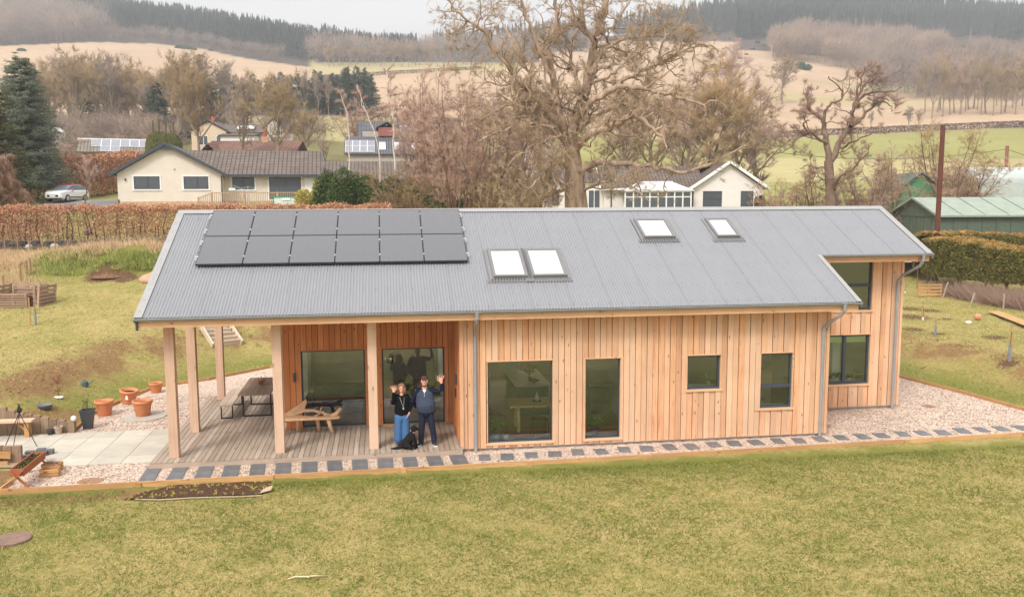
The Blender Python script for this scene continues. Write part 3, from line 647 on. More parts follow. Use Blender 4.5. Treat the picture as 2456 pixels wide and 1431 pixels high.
# ================= PLANTS: generators =================
def cones(mb, A, B, r, T=None):
    A = np.asarray(A, float); B = np.asarray(B, float); n = len(A)
    if n == 0: return
    d = B-A; d /= np.maximum(np.linalg.norm(d, axis=1, keepdims=True), 1e-6)
    ref = np.where(np.abs(d[:, 2:3]) < .9, [[0, 0, 1.]], [[1., 0, 0]]); x = np.cross(d, ref); x /= np.linalg.norm(x, axis=1, keepdims=True); y = np.cross(d, x)
    r = np.broadcast_to(np.asarray(r, float), (n,))[:, None]
    V = np.stack([A+x*r, A-.5*x*r+.87*y*r, A-.5*x*r-.87*y*r, B], 1).reshape(-1, 3); k = np.arange(n)[:, None]*4
    Fc = np.concatenate([k+[0, 1, 3], k+[1, 2, 3], k+[2, 0, 3]]); mb.npadd(V, Fc, None if T is None else np.repeat(T, 4))
def leaves(mb, P, size, T=None, flat=.0, asp=.62, rng=RNG):
    "small folded leaf blades at P"
    n = len(P); P = np.asarray(P, float); d = rng.normal(size=(n, 3)); d[:, 2] *= 1-flat; d /= np.linalg.norm(d, axis=1, keepdims=True)
    q = rng.normal(size=(n, 3)); x = np.cross(d, q); x /= np.linalg.norm(x, axis=1, keepdims=True); s = (size*rng.uniform(.6, 1.3, n))[:, None]; nn = np.cross(d, x)
    V = np.stack([P-d*s*.5, P+x*s*asp*.5+nn*s*.1, P+d*s*.5, P-x*s*asp*.5+nn*s*.1], 1).reshape(-1, 3); k = np.arange(n)[:, None]*4
    mb.npadd(V, np.concatenate([k+[0, 1, 2], k+[0, 2, 3]]), None if T is None else np.repeat(T, 4))
def tubes(mb, Pl):
    for pts, rad, n in Pl:
        pts = np.asarray(pts); m = len(pts); d = np.gradient(pts, axis=0); d /= np.maximum(np.linalg.norm(d, axis=1, keepdims=True), 1e-6)
        ref = np.array([.31, .17, .05]) if abs(d[0][2]) > .8 else np.array([0, 0, 1.]); x = np.cross(d, ref); x /= np.maximum(np.linalg.norm(x, axis=1, keepdims=True), 1e-6); y = np.cross(d, x)
        a = 2*PI*np.arange(n)/n; V = (pts[:, None]+(x[:, None]*np.cos(a)[None, :, None]+y[:, None]*np.sin(a)[None, :, None])*np.asarray(rad)[:, None, None]).reshape(-1, 3)
        i = np.arange(m-1)[:, None]*n; k = np.arange(n); k2 = (k+1) % n
        Fq = np.stack([i+k, i+k2, i+n+k2, i+n+k], -1).reshape(-1, 4); mb.npadd(V, Fq)
def nrm(v): return v/max(np.linalg.norm(v), 1e-6)
def perp(d, rng, ang):
    q = rng.normal(size=3); x = nrm(q-d*q.dot(d)); return nrm(d*math.cos(ang)+x*math.sin(ang))
def limb(rng, p, d, L, r, r2, wig, up, seg):
    m = max(3, int(L/seg)); P = [np.array(p, float)]; d = np.array(d, float)
    for i in range(m):
        d = nrm(d+rng.normal(size=3)*wig+np.array([0, 0, up])); P.append(P[-1]+d*L/m)
    t = np.linspace(0, 1, m+1); return np.array(P), r*(1-t)+r2*t
def bush_out(rng, P, rad, lv, C, out):
    "sub-branches growing from a polyline; C: per-level (children per metre, length, angle, wiggle, up, start)"
    if lv >= len(C): 
        return
    dens, Ln, ang, wig, up, st, ratio = C[lv]; seg = np.linalg.norm(np.diff(P, axis=0), axis=1); tot = seg.sum(); cum = np.concatenate([[0], np.cumsum(seg)])
    n = max(1, int(rng.poisson(dens*tot)))
    for s in rng.uniform(st, 1, n):
        s_ = s*tot; k = min(len(seg)-1, np.searchsorted(cum, s_)-1); k = max(k, 0); f = (s_-cum[k])/max(seg[k], 1e-6)
        p = P[k]*(1-f)+P[k+1]*f; r = rad[k]*(1-f)+rad[k+1]*f; d = nrm(P[k+1]-P[k])
        L = Ln*rng.uniform(.55, 1.25)*(1.15-.5*s); r0 = min(r*ratio, L*(.026 if lv < len(C)-1 else .011)+.003); q, rr = limb(rng, p, perp(d, rng, ang*rng.uniform(.6, 1.3)), L, r0, r0*.3, wig, up, max(.12, L/7))
        if lv == len(C)-1: out['tw'].append((q, rr))
        else: out[lv].append((q, rr)); bush_out(rng, q, rr, lv+1, C, out)
def finish_tree(rng, root, out, barkm, twigm, tw_n, tw_len, tw_r, twig_wood=None, leafn=0, leafm=None, leafs=.06, n0=8, up=.25, trunk_levels=1):
    tb = MB(); cb = MB(); tubes(tb, [(p, r, n0) for p, r in out['trunk']])
    for lv in range(0, 6):
        if lv in out:
            sides = 5 if lv == 0 else 4 if lv == 1 else 3
            tubes(tb if lv < trunk_levels else cb, [(p, r, sides) for p, r in out[lv]])
    T = out['tw']; A = []; Bq = []
    for q, rr in T:
        A.append(q[:-1]); Bq.append(q[1:])
    if A:
        A = np.concatenate(A); Bq = np.concatenate(Bq); cones(cb, A, Bq+(Bq-A)*.15, np.concatenate([rr[:-1] for q, rr in T])*1.1)
        if tw_n:
            i = rng.integers(0, len(A), tw_n); f = rng.uniform(0, 1, (tw_n, 1)); P = A[i]*(1-f)+Bq[i]*f; d = Bq[i]-A[i]; d /= np.maximum(np.linalg.norm(d, axis=1, keepdims=True), 1e-6)
            dd = d+rng.normal(size=(tw_n, 3))*.75; dd[:, 2] += up; dd /= np.linalg.norm(dd, axis=1, keepdims=True); Q = P+dd*tw_len*rng.uniform(.5, 1.4, (tw_n, 1)); cones(cb, P, Q, tw_r)
            if leafn:
                lb = rng.integers(0, tw_n, leafn); leaves(cb, Q[lb]+rng.normal(size=(leafn, 3))*.05, leafs, np.ones(leafn), rng=rng)
    tb.build('trunk', barkm, root, smooth=True); cb.build('crown', twigm, root)
def twigmat(name, c, c2, c3=None):
    if name in MATS: return MATS[name]
    t = NT(name); f = t.noise(.6, 4, None, .7); col = t.mix(f, srgb(*c), srgb(*c2)); col = t.mix(t.attr('tint').outputs['Fac'], col, srgb(*(c3 or c2)))
    o = t.n('ObjectInfo'); col = t.mix(1, col, t.ramp(o.outputs['Random'], [(0, (.86, .84, .84)), (.5, (1, 1, 1)), (1, (1.12, 1.06, .98))]), 'MULTIPLY')
    MATS[name] = t.bsdf(col, .95, .1); return MATS[name]
BARK = simple('oak_bark', (148, 132, 112), .3, 5, .95, .1, .8, .03, (1, 1, .3)); BARKR = simple('reddish_bark', (126, 100, 84), .25, 5, .95, .1, .5, .03)
TW_O = twigmat('ochre_twig', (148, 128, 98), (176, 150, 110), (186, 150, 92)); TW_R = twigmat('reddish_twig', (164, 138, 124), (196, 166, 148), (204, 168, 142))
TW_G = twigmat('grey_twig', (144, 130, 116), (166, 148, 132)); BIRCH = simple('birch_bark', (206, 190, 176), .2, 9, .8, .2, .3)
C_OAK = [(1.1, 2.6, .95, .28, .05, .18, .62), (1.7, 1.25, .9, .3, .06, .15, .6), (3.2, .6, .85, .3, .05, .1, .6)]
def grow_tree(seed, h, r, limbs, spread, C, name='bare_tree', label='', fork=.3, wig=.1, lup=.1, lang=.75, **fk):
    rng = np.random.default_rng(seed); root = thing(name, label, 'tree'); out = {'trunk': [], 'tw': []}
    for k in range(6): out[k] = []
    P, R_ = limb(rng, (0, 0, -.3), (rng.normal()*.05, rng.normal()*.05, 1), h*.93, r, r*.12, wig*.5, .05, h/12); out['trunk'].append((P, R_))
    for i in range(limbs):
        s = fork+(.95-fork)*(i+rng.uniform(0, .8))/limbs; k = s*(len(P)-1); a = int(k); p = P[a]*(1-k+a)+P[min(a+1, len(P)-1)]*(k-a); rr = R_[a]*.62
        L = spread*(1.15-.75*((s-fork)/(1-fork))**1.3)*rng.uniform(.75, 1.2); az = i*2.4+rng.uniform(-.5, .5); el = lang*(1.1-.65*s)
        d = np.array([math.cos(az)*math.sin(el), math.sin(az)*math.sin(el), math.cos(el)]); out['trunk'].append(limb(rng, p, d, L, rr, rr*.2, wig, lup, L/8))
    for P_, r_ in list(out['trunk']): bush_out(rng, P_, r_, 0, C, out) if P_ is not P else bush_out(rng, P_[len(P_)//2:], r_[len(r_)//2:], 0, C, out)
    finish_tree(rng, root, out, fk.pop('bark', BARK), fk.pop('twig', TW_O), fk.pop('tw_n', 6000), fk.pop('tw_len', .5), fk.pop('tw_r', .014), **fk)
    return root
def hand_tree(seed, name, label, base, limbs, C, bark, twig, D, dvar, **fk):
    "limbs: list of (pixel polyline with optional depth offset, r0, r1) traced at the tree's own distance"
    rng = np.random.default_rng(seed); root = thing(name, label, 'tree', base); out = {'trunk': [], 'tw': []}
    for k in range(6): out[k] = []
    for li, (pl, r0, r1, off) in enumerate(limbs):
        pts = []; m = len(pl)
        for i, (u, v) in enumerate(pl): pts.append(np.array(atD(u, v, D+off*(i/(m-1))**.8))-np.array(base))
        pts = np.array(pts); q = [pts[0]]
        for i in range(m-1):
            a, b = pts[i], pts[i+1]; pa = pts[max(0, i-1)]; pb = pts[min(m-1, i+2)]; nsub = 4
            for t_ in np.linspace(1/nsub, 1, nsub):
                w = .5*((2*a)+(b-pa)*t_+(2*pa-5*a+4*b-pb)*t_**2+(-pa+3*a-3*b+pb)*t_**3); q.append(w+rng.normal(size=3)*.05*(r0 < .3))
        q = np.array(q); t_ = np.linspace(0, 1, len(q)); R_ = r0*(1-t_)+r1*t_; out['trunk'].append((q, R_))
        if li: bush_out(rng, q, R_, 0, C, out)
    finish_tree(rng, root, out, bark, twig, fk.pop('tw_n', 20000), fk.pop('tw_len', .35), fk.pop('tw_r', .011), **fk)
    return root
# ---------- conifers ----------
NEED = twigmat('spruce_needles', (40, 54, 42), (66, 80, 62), (84, 98, 74)); NEEDB = twigmat('blue_spruce_needles', (62, 76, 60), (108, 120, 102), (144, 152, 132)); NEEDY = twigmat('yew_needles', (50, 58, 30), (78, 82, 44), (104, 98, 56))
def conifer(seed, name, label, h, w, whorls, per, spr, sl, sr, needle, base_clear=.08, droop=-.25, bark=BARKR, wpow=.85, leafy=0):
    rng = np.random.default_rng(seed); root = thing(name, label, 'tree'); tb = MB(); cb = MB()
    tubes(tb, [(np.array([[0, 0, -.3], [0, 0, h*.5], [0, 0, h]]), np.array([h*.022, h*.012, .01]), 7)]); A = []; Bq = []; T = []
    for i in range(whorls):
        s = (i+.5)/whorls; z = h*(base_clear+(1-base_clear)*s); L = w*(1-s)**wpow*rng.uniform(.8, 1.15)+w*.05
        for k in range(per):
            az = rng.uniform(0, 2*PI); Lk = L*rng.uniform(.7, 1.15); zz = z+rng.normal()*h*.012; d = np.array([math.cos(az), math.sin(az), 0])
            m = max(3, int(Lk/.5)); t_ = np.linspace(0, 1, m+1); dr = droop*(1-.6*s); q = np.array([d*Lk*a+np.array([0, 0, zz+dr*Lk*(a-.55*a*a*1.6)]) for a in t_])
            tubes(tb if k == 0 and i % 3 == 0 else cb, [(q, .012*h*(1-s)*(1-t_)+.008, 3)])
            n = max(4, int(spr*Lk)); f = rng.uniform(.12, 1, n)**.7; x = f*m; j = np.minimum(x.astype(int), m-1); fr = (x-j)[:, None]; p = q[j]*(1-fr)+q[j+1]*fr
            dd = d+rng.normal(size=(n, 3))*.7; dd[:, 2] -= .1; dd /= np.linalg.norm(dd, axis=1, keepdims=True); side = rng.normal(size=(n, 3))*Lk*.09; side[:, 2] *= .5
            A.append(p+side*f[:, None]); Bq.append(p+side*f[:, None]+dd*sl*rng.uniform(.6, 1.4, (n, 1))); T.append(np.clip(rng.normal(.35, .3, n)+.35*(f-.5), 0, 1))
    cones(cb, np.concatenate(A), np.concatenate(Bq), sr, np.concatenate(T))
    tb.build('trunk', bark, root); cb.build('crown', needle, root); return root
# ---------- leafy hedges ----------
def surf_pts(rng, path, hs, w, n, z0=0., rnd_top=.15, gap=None, jit=.06, bulk=.3, lk=1.):
    "points in a hedge body that follows a ground path; hs: height along it"
    path = np.array(path); seg = np.linalg.norm(np.diff(path[:, :2], axis=0), axis=1); cum = np.concatenate([[0], np.cumsum(seg)]); s = rng.uniform(0, cum[-1], n)
    x = np.interp(s, cum, path[:, 0]); y = np.interp(s, cum, path[:, 1]); k = np.clip(np.searchsorted(cum, s)-1, 0, len(seg)-1); t_ = (path[k+1, :2]-path[k, :2])/seg[k][:, None]; nx = np.stack([t_[:, 1], -t_[:, 0]], 1)
    H_ = np.interp(s, cum, hs); gl = np.interp(s, cum, path[:, 2]); side = rng.uniform(0, 1, n); c = np.empty(n); z = np.empty(n)
    top = side < .34; c[top] = rng.uniform(-1, 1, top.sum()); z[top] = 1; m = ~top; c[m] = np.sign(rng.uniform(-1, 1, m.sum())); z[m] = rng.uniform(0, 1, m.sum())
    inn = rng.uniform(0, 1, n) < bulk; c[inn] *= rng.uniform(0, 1, inn.sum()); z[inn] = np.where(rng.uniform(0, 1, inn.sum()) < .7, rng.uniform(0, 1, inn.sum()), z[inn])
    c *= 1-.5*np.clip((z-(1-rnd_top))/rnd_top, 0, 1)**2*(~top); zz = z*(H_-z0)+z0; zz -= top*np.abs(c)**3*rnd_top*H_
    lump = lk*(.1*np.sin(s*2.3)+.08*np.sin(s*5.1+zz*3)); P = np.stack([x+nx[:, 0]*c*(w/2+lump), y+nx[:, 1]*c*(w/2+lump), gl+zz+.05*np.sin(s*3.1)], 1)+rng.normal(size=(n, 3))*jit
    return P, s, c, z
def leafmat(name, c1, c2, c3, sp=.15):
    if name in MATS: return MATS[name]
    t = NT(name); a = t.attr('tint').outputs['Fac']; col = t.ramp(a, [(0, srgb(*c1)), (.5, srgb(*c2)), (1, srgb(*c3))])
    f = t.noise(1.3, 4, None, .7); col = t.mix(1, col, t.ramp(f, [(.3, (.8, .8, .8)), (.7, (1.12, 1.1, 1.08))]), 'MULTIPLY')
    MATS[name] = t.bsdf(col, .7, sp); return MATS[name]
BEECH = leafmat('copper_beech_leaf', (154, 106, 78), (198, 148, 114), (226, 188, 156)); CONH = leafmat('clipped_conifer_spray', (82, 86, 42), (118, 114, 60), (186, 144, 88))
EVG = leafmat('laurel_leaf', (44, 62, 28), (76, 98, 44), (120, 132, 70)); GOLD = leafmat('golden_foliage', (150, 138, 50), (188, 172, 76), (214, 200, 110))
STEM = simple('hedge_stem', (120, 98, 78), .25, 4, .95, .1)
STRAWM = leafmat('dry_grass_blade', (150, 120, 84), (190, 158, 120), (214, 188, 150)); GRS = leafmat('grass_blade', (92, 106, 46), (128, 138, 64), (172, 166, 98))
# ================= WOODS AND HILLSIDE =================
def find_D(u, v, d0=60, d1=900):
    Ds = np.geomspace(d0, d1, 90); l = (u-1228)/F_/.9933*Ds; X = CAM[0]+FH[0]*Ds+FH[1]*l; Y = CAM[1]+FH[1]*Ds-FH[0]*l; _, V = vrow(X, Y, GZ(X, Y))
    k = np.where(V <= v)[0]; return float(Ds[k[0]]) if len(k) else None
def lowpoly_bare(rng, h):
    "one far leafless tree: stem, a few limbs and a haze of twigs"
    A = []; B_ = []; r = []
    A.append((0, 0, -1)); B_.append((rng.normal()*.3, 0, h*.9)); r.append(h*.018)
    for i in range(9):
        z = h*rng.uniform(.3, .75); az = rng.uniform(0, 6.28); L = h*.33*rng.uniform(.6, 1.2); A.append((0, 0, z)); B_.append((math.cos(az)*L, math.sin(az)*L, z+L*rng.uniform(.3, 1))); r.append(h*.009)
    n = 130; q = rng.normal(size=(n, 3)); q /= np.linalg.norm(q, axis=1, keepdims=True); rad = rng.uniform(.35, 1, (n, 1))**.6; c = q*rad*np.array([h*.34, h*.34, h*.42])+np.array([0, 0, h*.54])
    o = q*np.array([1, 1, 1.]); e = c+(o+rng.normal(size=(n, 3))*.5+np.array([0, 0, .5]))*h*.11
    return np.concatenate([np.array(A), c]), np.concatenate([np.array(B_), e]), np.concatenate([np.array(r), np.full(n, h*.0055)])
def lowpoly_con(rng, h):
    n = 110; s = rng.uniform(0, 1, n); az = rng.uniform(0, 6.28, n); L = h*.2*(1-s)+h*.02; z = h*(.12+.86*s); A = np.stack([np.cos(az)*L*.1, np.sin(az)*L*.1, z+h*.03], 1); B_ = np.stack([np.cos(az)*L, np.sin(az)*L, z-h*.05], 1)
    return np.concatenate([[(0, 0, -1)], A]), np.concatenate([[(0, 0, h*1.02)], B_]), np.concatenate([[h*.02], np.full(n, h*.034)*(1.25-s)])
def mass(name, label, spots, kind, mat, seed, hr=(11, 16)):
    rng = np.random.default_rng(seed); protos = [(lowpoly_bare if kind == 'bare' else lowpoly_con)(rng, 1.) for _ in range(6)]; mb = MB(); A = []; B_ = []; r = []; T = []
    for (u, D) in spots:
        p = np.array(PU(u, D)); k = protos[rng.integers(6)]; h = rng.uniform(*hr); a = rng.uniform(0, 6.28); c, s = math.cos(a), math.sin(a); M = np.array([[c, s, 0], [-s, c, 0], [0, 0, 1]])
        A.append(k[0]@M*h+p); B_.append(k[1]@M*h+p); r.append(k[2]*h); T.append(np.full(len(k[2]), rng.uniform(0, 1)))
    cones(mb, np.concatenate(A), np.concatenate(B_), np.concatenate(r), np.concatenate(T)); o = mb.build(name, mat); o['kind'] = 'stuff'; o['label'] = label; o['category'] = 'woodland'; return o
rg = np.random.default_rng(5)
def scatter(n, u0, u1, vlo, vhi, d0=250, d1=880, keep=None):
    "random spots between two ground rows (functions of column)"
    L = []
    while len(L) < n:
        u = rg.uniform(u0, u1); a, b = vlo(u), vhi(u); v = rg.uniform(min(a, b), max(a, b))
        if keep and not keep(u, v): continue
        D = find_D(u, v, 150, d1)
        if D and D > d0: L.append((u, D))
    return L
TW_F = twigmat('far_bare_wood', (84, 74, 68), (126, 112, 102), (166, 144, 126)); TW_F2 = twigmat('far_conifer_wood', (24, 40, 30), (40, 58, 44), (68, 84, 60))
up_l = lambda u: float(EDG(u))-1
mass('bare_woodland', 'purplish leafless woodland covering the hillside above the tan field on the left', scatter(900, -250, 300, lambda u: -30, up_l)+[], 'bare', TW_F, 1, (13, 19))
mass('conifer_plantation', 'dark conifer plantation along the left hillside ridge', scatter(2300, 190, 1010, lambda u: 12+max(0, (u-300))*.11, lambda u: min(up_l(u)-12-.4*max(0, 330-u), 150)), 'con', TW_F2, 2, (14, 20))
mass('bare_fringe', 'low bare fringe trees along the lower edge of the plantation', scatter(420, -250, 700, lambda u: up_l(u)-14, lambda u: up_l(u)+3), 'bare', TW_F, 11, (6, 10))
mass('bare_woodland', 'brown leafless wood on the saddle of the hill left of the great oak', scatter(420, 760, 1420, lambda u: 128, lambda u: 158 if u < 1250 else 110), 'bare', TW_F, 3, (14, 19))
mass('conifer_plantation', 'conifer tops showing along the saddle behind the bare wood', [(u, D+rg.uniform(40, 120)) for u, D in scatter(300, 780, 1400, lambda u: 118, lambda u: 135)], 'con', TW_F2, 4, (17, 23))
mass('pine_forest', 'dense dark pine forest along the top of the right hillside', scatter(2600, 1380, 2700, lambda u: 25, lambda u: 104-18*(u < 1750)+8*math.sin(u*.013)), 'con', TW_F2, 5, (17, 23))
mass('bare_woodland', 'grey-brown leafless wood climbing the right hillside below the pines', scatter(620, 1840, 2230, lambda u: 88+max(0, abs(u-2000)-60)*.3, lambda u: 150+30*math.exp(-((u-2080)/120)**2), 200, keep=lambda u, v: v > 95 or abs(u-2000) < 110), 'bare', TW_F, 6, (13, 18))
mass('bare_woodland', 'band of leafless woodland between the tan fields on the far right', scatter(560, 2060, 2700, lambda u: 150, lambda u: 240+.02*(u-2100), 200), 'bare', TW_F, 7, (12, 17))
mass('scrub_thicket', 'low brownish scrub and hedging under the trees behind the village', [(rg.uniform(60, 440), rg.uniform(125, 172)) for _ in range(220)]+[(rg.uniform(440, 820), rg.uniform(152, 172)) for _ in range(90)], 'bare', TW_F, 8, (3, 6.5))
# ---- copyable trees ----
C_MID = [(1.3, 2.4, .85, .16, .06, .05, .6), (2.4, 1.2, .85, .18, .08, .05, .6)]
MID = [grow_tree(20+i, 11, .26, 11, 5.2, C_MID, 'bare_tree', 'x', tw_n=7500, tw_len=.6, tw_r=.015, twig=[TW_O, TW_G, TW_O, TW_R][i], bark=BARK, fork=[.28, .2, .35, .2][i], lang=[.8, .65, .9, .7][i]) for i in range(4)]
USED = set()
def place(proto, u, D, h, label, group, base_h=11, dz=0, wide=1., name=None):
    s = h/base_h; loc = PU(u, D, dz)
    if proto.name not in USED:
        USED.add(proto.name); r = proto; r.location = loc; r['label'] = label; r['group'] = group; r.scale = (s*wide, s*wide, s); r.rotation_euler = (0, 0, rnd(0, 6.28)); return r
    return dup(proto, loc, rnd(0, 6.28), label, (s*wide, s*wide, s), group)
def hpx(D, a, b): return (b-a)/F_*D
GL = 'leafless trees behind the village houses'
row = [(150, 165, 172), (185, 180, 160), (225, 160, 150), (262, 172, 154), (300, 165, 156), (338, 178, 168), (372, 168, 190), (410, 185, 188), (440, 150, 150), (120, 190, 175), (205, 205, 160), (280, 210, 158), (350, 215, 165), (560, 190, 170), (470, 205, 176), (620, 175, 190), (700, 165, 205)]
row += [(u, rnd(158, 215), 176+18*math.sin(u*.021)+rnd(-6, 14)) for u in range(118, 520, 19)]
for i, (u, D, vt) in enumerate(row):
    p = PU(u, D); base_v = float(vrow(*[np.array(c) for c in p])[1]); h = hpx(D, vt, base_v)
    place(MID[i % 3], u, D, h, 'leafless grey-brown tree in the belt behind the left bungalow', GL, wide=.9)
def tr(i, u, D, vt, lab, grp, wide=1.):
    p = PU(u, D); bv = float(vrow(*[np.array(c) for c in p])[1]); return place(MID[i], u, D, hpx(D, vt, bv), lab, grp, wide=wide)
tr(0, 492, 108, 168, 'tall pale-stemmed bare tree standing right of the dark cypress clump', 'village trees', .8)
tr(2, 668, 102, 205, 'spreading bare tree over the red roof behind the bungalow ridge', 'village trees', 1.05)
tr(1, 598, 104, 215, 'slender bare tree between the cream house and the white gable', 'village trees', .7)
tr(0, 745, 120, 262, 'small rounded bare tree at the edge of the yellow meadow', 'village trees')
for i, (u, vt) in enumerate(((748, 182), (775, 190), (800, 196), (560, 232), (640, 225))): tr(1, u, 236, vt, 'pale grey bare tree in front of the conifer row beyond the meadow', 'bare trees along the conifer row', .6)
GO = 'bushy trees behind the great oak'
for i, (u, D, vt) in enumerate(((1560, 100, 215), (1635, 96, 225), (1700, 92, 190), (1760, 98, 215), (1800, 104, 250), (1500, 105, 240), (1250, 98, 260), (1300, 105, 250))): tr([0, 3, 0, 3][i % 4], u, D, vt, 'bushy bare tree with ochre twigs standing behind the great oak', GO, 1.1)
# saddle row and hillside singles
for i in range(30):
    u = 800+i*17+rnd(-6, 6); D = find_D(u, 160-(u > 1100)*8+rnd(-3, 3), 200, 800) or 450
    place(MID[i % 3], u, D, rnd(10, 13), 'leafless tree in the line along the hill saddle', 'tree line on the hill saddle')
tr(3, 1735, 330, 125, 'pinkish bare tree alone on the tan slope right of the great oak', 'lone hillside trees', 1.2)
tr(0, 1862, 340, 140, 'round bare tree alone on the slope above the green field', 'lone hillside trees', 1.1)
tr(1, 2160, 262, 262, 'bare field-edge tree, left of a close pair', 'field-edge trees'); tr(2, 2182, 262, 268, 'bare field-edge tree, right of a close pair', 'field-edge trees'); tr(1, 2072, 262, 272, 'thin bare field-edge tree seen through the right oak', 'field-edge trees', .8)
tr(0, 2446, 240, 130, 'large reddish bare tree at the right edge above the green field', 'field-edge trees', 1.2)
for i in range(26):
    u = 2200+i*11+rnd(-6, 6); tr(i % 4, u, rnd(290, 335), rnd(140, 175), 'tall leafless tree in the belt beyond the tan field on the right', 'tree belt beyond the right field', .7)
# conifers
CON = [conifer(40+i, 'conifer', 'x', 10, 2.6, 26, 7, 9, .55, .07, NEED) for i in range(2)]
for i, (u, vt) in enumerate(((548, 180), (566, 176), (583, 185), (602, 190), (625, 182), (640, 195), (690, 178), (700, 184), (716, 190), (730, 180), (742, 188), (772, 172), (783, 176), (798, 190), (810, 180), (822, 184), (840, 168), (845, 166), (868, 165), (885, 168), (902, 182), (755, 196), (660, 190), (675, 186))):
    D = 238+rnd(-5, 8); p = PU(u, D); bv = float(vrow(*[np.array(c) for c in p])[1]); place(CON[i % 2], u, D, hpx(D, vt, bv), 'dark conifer in the row beyond the yellow meadow', 'conifer row beyond the meadow', 10, wide=1.15)
for u, D, vt, w in ((512, 166, 185, 1.5), (484, 170, 198, 1.3), (530, 170, 215, 1.2), (400, 150, 205, 1.3), (300, 190, 195, 1.3), (240, 175, 215, 1.2)):
    p = PU(u, D); bv = float(vrow(*[np.array(c) for c in p])[1]); place(CON[0], u, D, hpx(D, vt, bv), 'broad dark conifer above the village houses', 'village conifers', 10, wide=w)
# gorse and bushes on the slopes
rgb = np.random.default_rng(9)
gb = thing('gorse_bush', 'dark gorse bush dotted on the tan hillside', 'bush'); m = MB(); P_ = rgb.normal(size=(700, 3)); P_ /= np.linalg.norm(P_, axis=1, keepdims=True); P_ *= np.array([1.6, 1.2, .9])*rgb.uniform(.6, 1, (700, 1)); P_[:, 2] = abs(P_[:, 2]); leaves(m, P_, .4, rgb.uniform(0, .6, 700)); m.build('foliage', EVG, gb)
first = True
for u, v, s in ((460, 116, 2.2), (475, 119, 2.4), (488, 121, 2), (92, 123, 1.6), (530, 124, 1), (505, 141, 2), (1840, 108, 1.4), (1800, 104, 1.5), (1815, 112, 1.2), (1830, 118, 1.3), (1790, 120, 1), (1775, 133, .9), (1760, 142, 1), (1700, 165, 1.8), (1730, 96, 1.6), (1750, 99, 1.2), (1910, 168, 3), (1900, 160, 2.4), (2130, 98, 2), (2330, 128, 1.6), (2390, 118, 2), (2420, 112, 2.4), (1680, 150, 1), (1720, 170, 1)):
    D = find_D(u, v, 200, 800)
    if not D: continue
    if first: gb.location = PU(u, D); gb.scale = (s,)*3; gb['group'] = 'gorse bushes on the hillside'; first = False
    else: dup(gb, PU(u, D), rnd(0, 6), 'dark gorse bush dotted on the tan hillside', s, 'gorse bushes on the hillside')
for u, v0 in ((1833, 150), (2152, 105), (2294, 100), (1541, 82)):
    D = find_D(u, v0, 200, 800)
    if D: p = PU(u, D); o = MB().tube([(0, 0, -.5), (0, 0, 9)], [.2, .14], 6).bar((-1, 0, 8.6), (1, 0, 8.6), .14, .14).build('power_pole', simple('pale_pole', (190, 184, 176), .1)); o.location = p; o['label'] = 'pale thin power pole standing on the far hillside'; o['category'] = 'pole'; o['group'] = 'power poles on the hillside'
# field-edge walls / hedges as low dark lines
def line_hedge(name, label, pts, h, w, n, mat, ls, cat='hedge'):
    path = [PU(u, D) for u, D in pts]; fine = []
    for a, b in zip(path[:-1], path[1:]):
        for k in range(12): q = (a[0]+(b[0]-a[0])*k/12, a[1]+(b[1]-a[1])*k/12); fine.append((*q, gz(*q)))
    fine.append(path[-1]); P_, s, c, z = surf_pts(RNG, fine, [h]*len(fine), w, n); m = MB(); leaves(m, P_, ls, RNG.uniform(0, 1, n)); o = m.build(name, mat); o['label'] = label; o['category'] = cat; return o
line_hedge('field_hedge', 'low brown hedge between the green pasture and the tan field', [(1800, 252), (1950, 252), (2130, 250), (2300, 250), (2470, 250), (2700, 250)], 1.6, 1.6, 9000, TW_F, .5)
line_hedge('field_hedge', 'low hedge line running across the saddle slope', [(880, 400), (1000, 430), (1150, 470)], 1.5, 1.5, 2500, TW_F, .6)
# ================= NEIGHBOURING BUILDINGS =================
def tilemat(name, c, sc=(3.2, 3.0)):
    if name in MATS: return MATS[name]
    t = NT(name); mp = t.mapped((1, 1, 1)); br = t.n('TexBrick'); br.offset = .0; br.inputs['Scale'].default_value = 1; br.inputs['Brick Width'].default_value = .34; br.inputs['Row Height'].default_value = .3; br.inputs['Mortar Size'].default_value = .05
    d = srgb(*c); br.inputs[1].default_value = d; br.inputs[2].default_value = tuple(x*.8 for x in d[:3])+(1,); br.inputs[3].default_value = tuple(x*.35 for x in d[:3])+(1,); t.l(mp, br.inputs[0])
    f = t.noise(.9, 5, None, .7); col = t.mix(1, br.outputs[0], t.ramp(f, [(.3, (.8, .78, .76)), (.7, (1.2, 1.18, 1.16))]), 'MULTIPLY'); MATS[name] = t.bsdf(col, .85, .2, br.outputs[1], -.6, .04); return MATS[name]
CREAM = simple('cream_render', (220, 209, 196), .05, 1.5, .9, .2, .1); WHITE = simple('white_render', (226, 219, 215), .04, 1.5, .9, .2, .1); WPVC = simple('white_upvc', (232, 232, 230), .03, 3, .4, .5)
DKTRIM = simple('slate_trim', (70, 76, 84), .06, 3, .5); TB = tilemat('brown_tile', (126, 115, 107)); TR = tilemat('red_tile', (152, 116, 104)); TG = tilemat('slate_tile', (112, 114, 120)); STONE = simple('base_stone', (196, 162, 128), .2, 4, .9)
GPANE = NT('house_pane'); GPANE = GPANE.bsdf(srgb(84, 88, 94), .08, .6); BRICK = simple('red_chimney_pot', (186, 92, 66), .1, 5)
def loc_root(name, label, cat, u, D, dz=0., rot=0., group=None):
    p = PU(u, D, dz); return thing(name, label, cat, p, -YAW+rot, group)
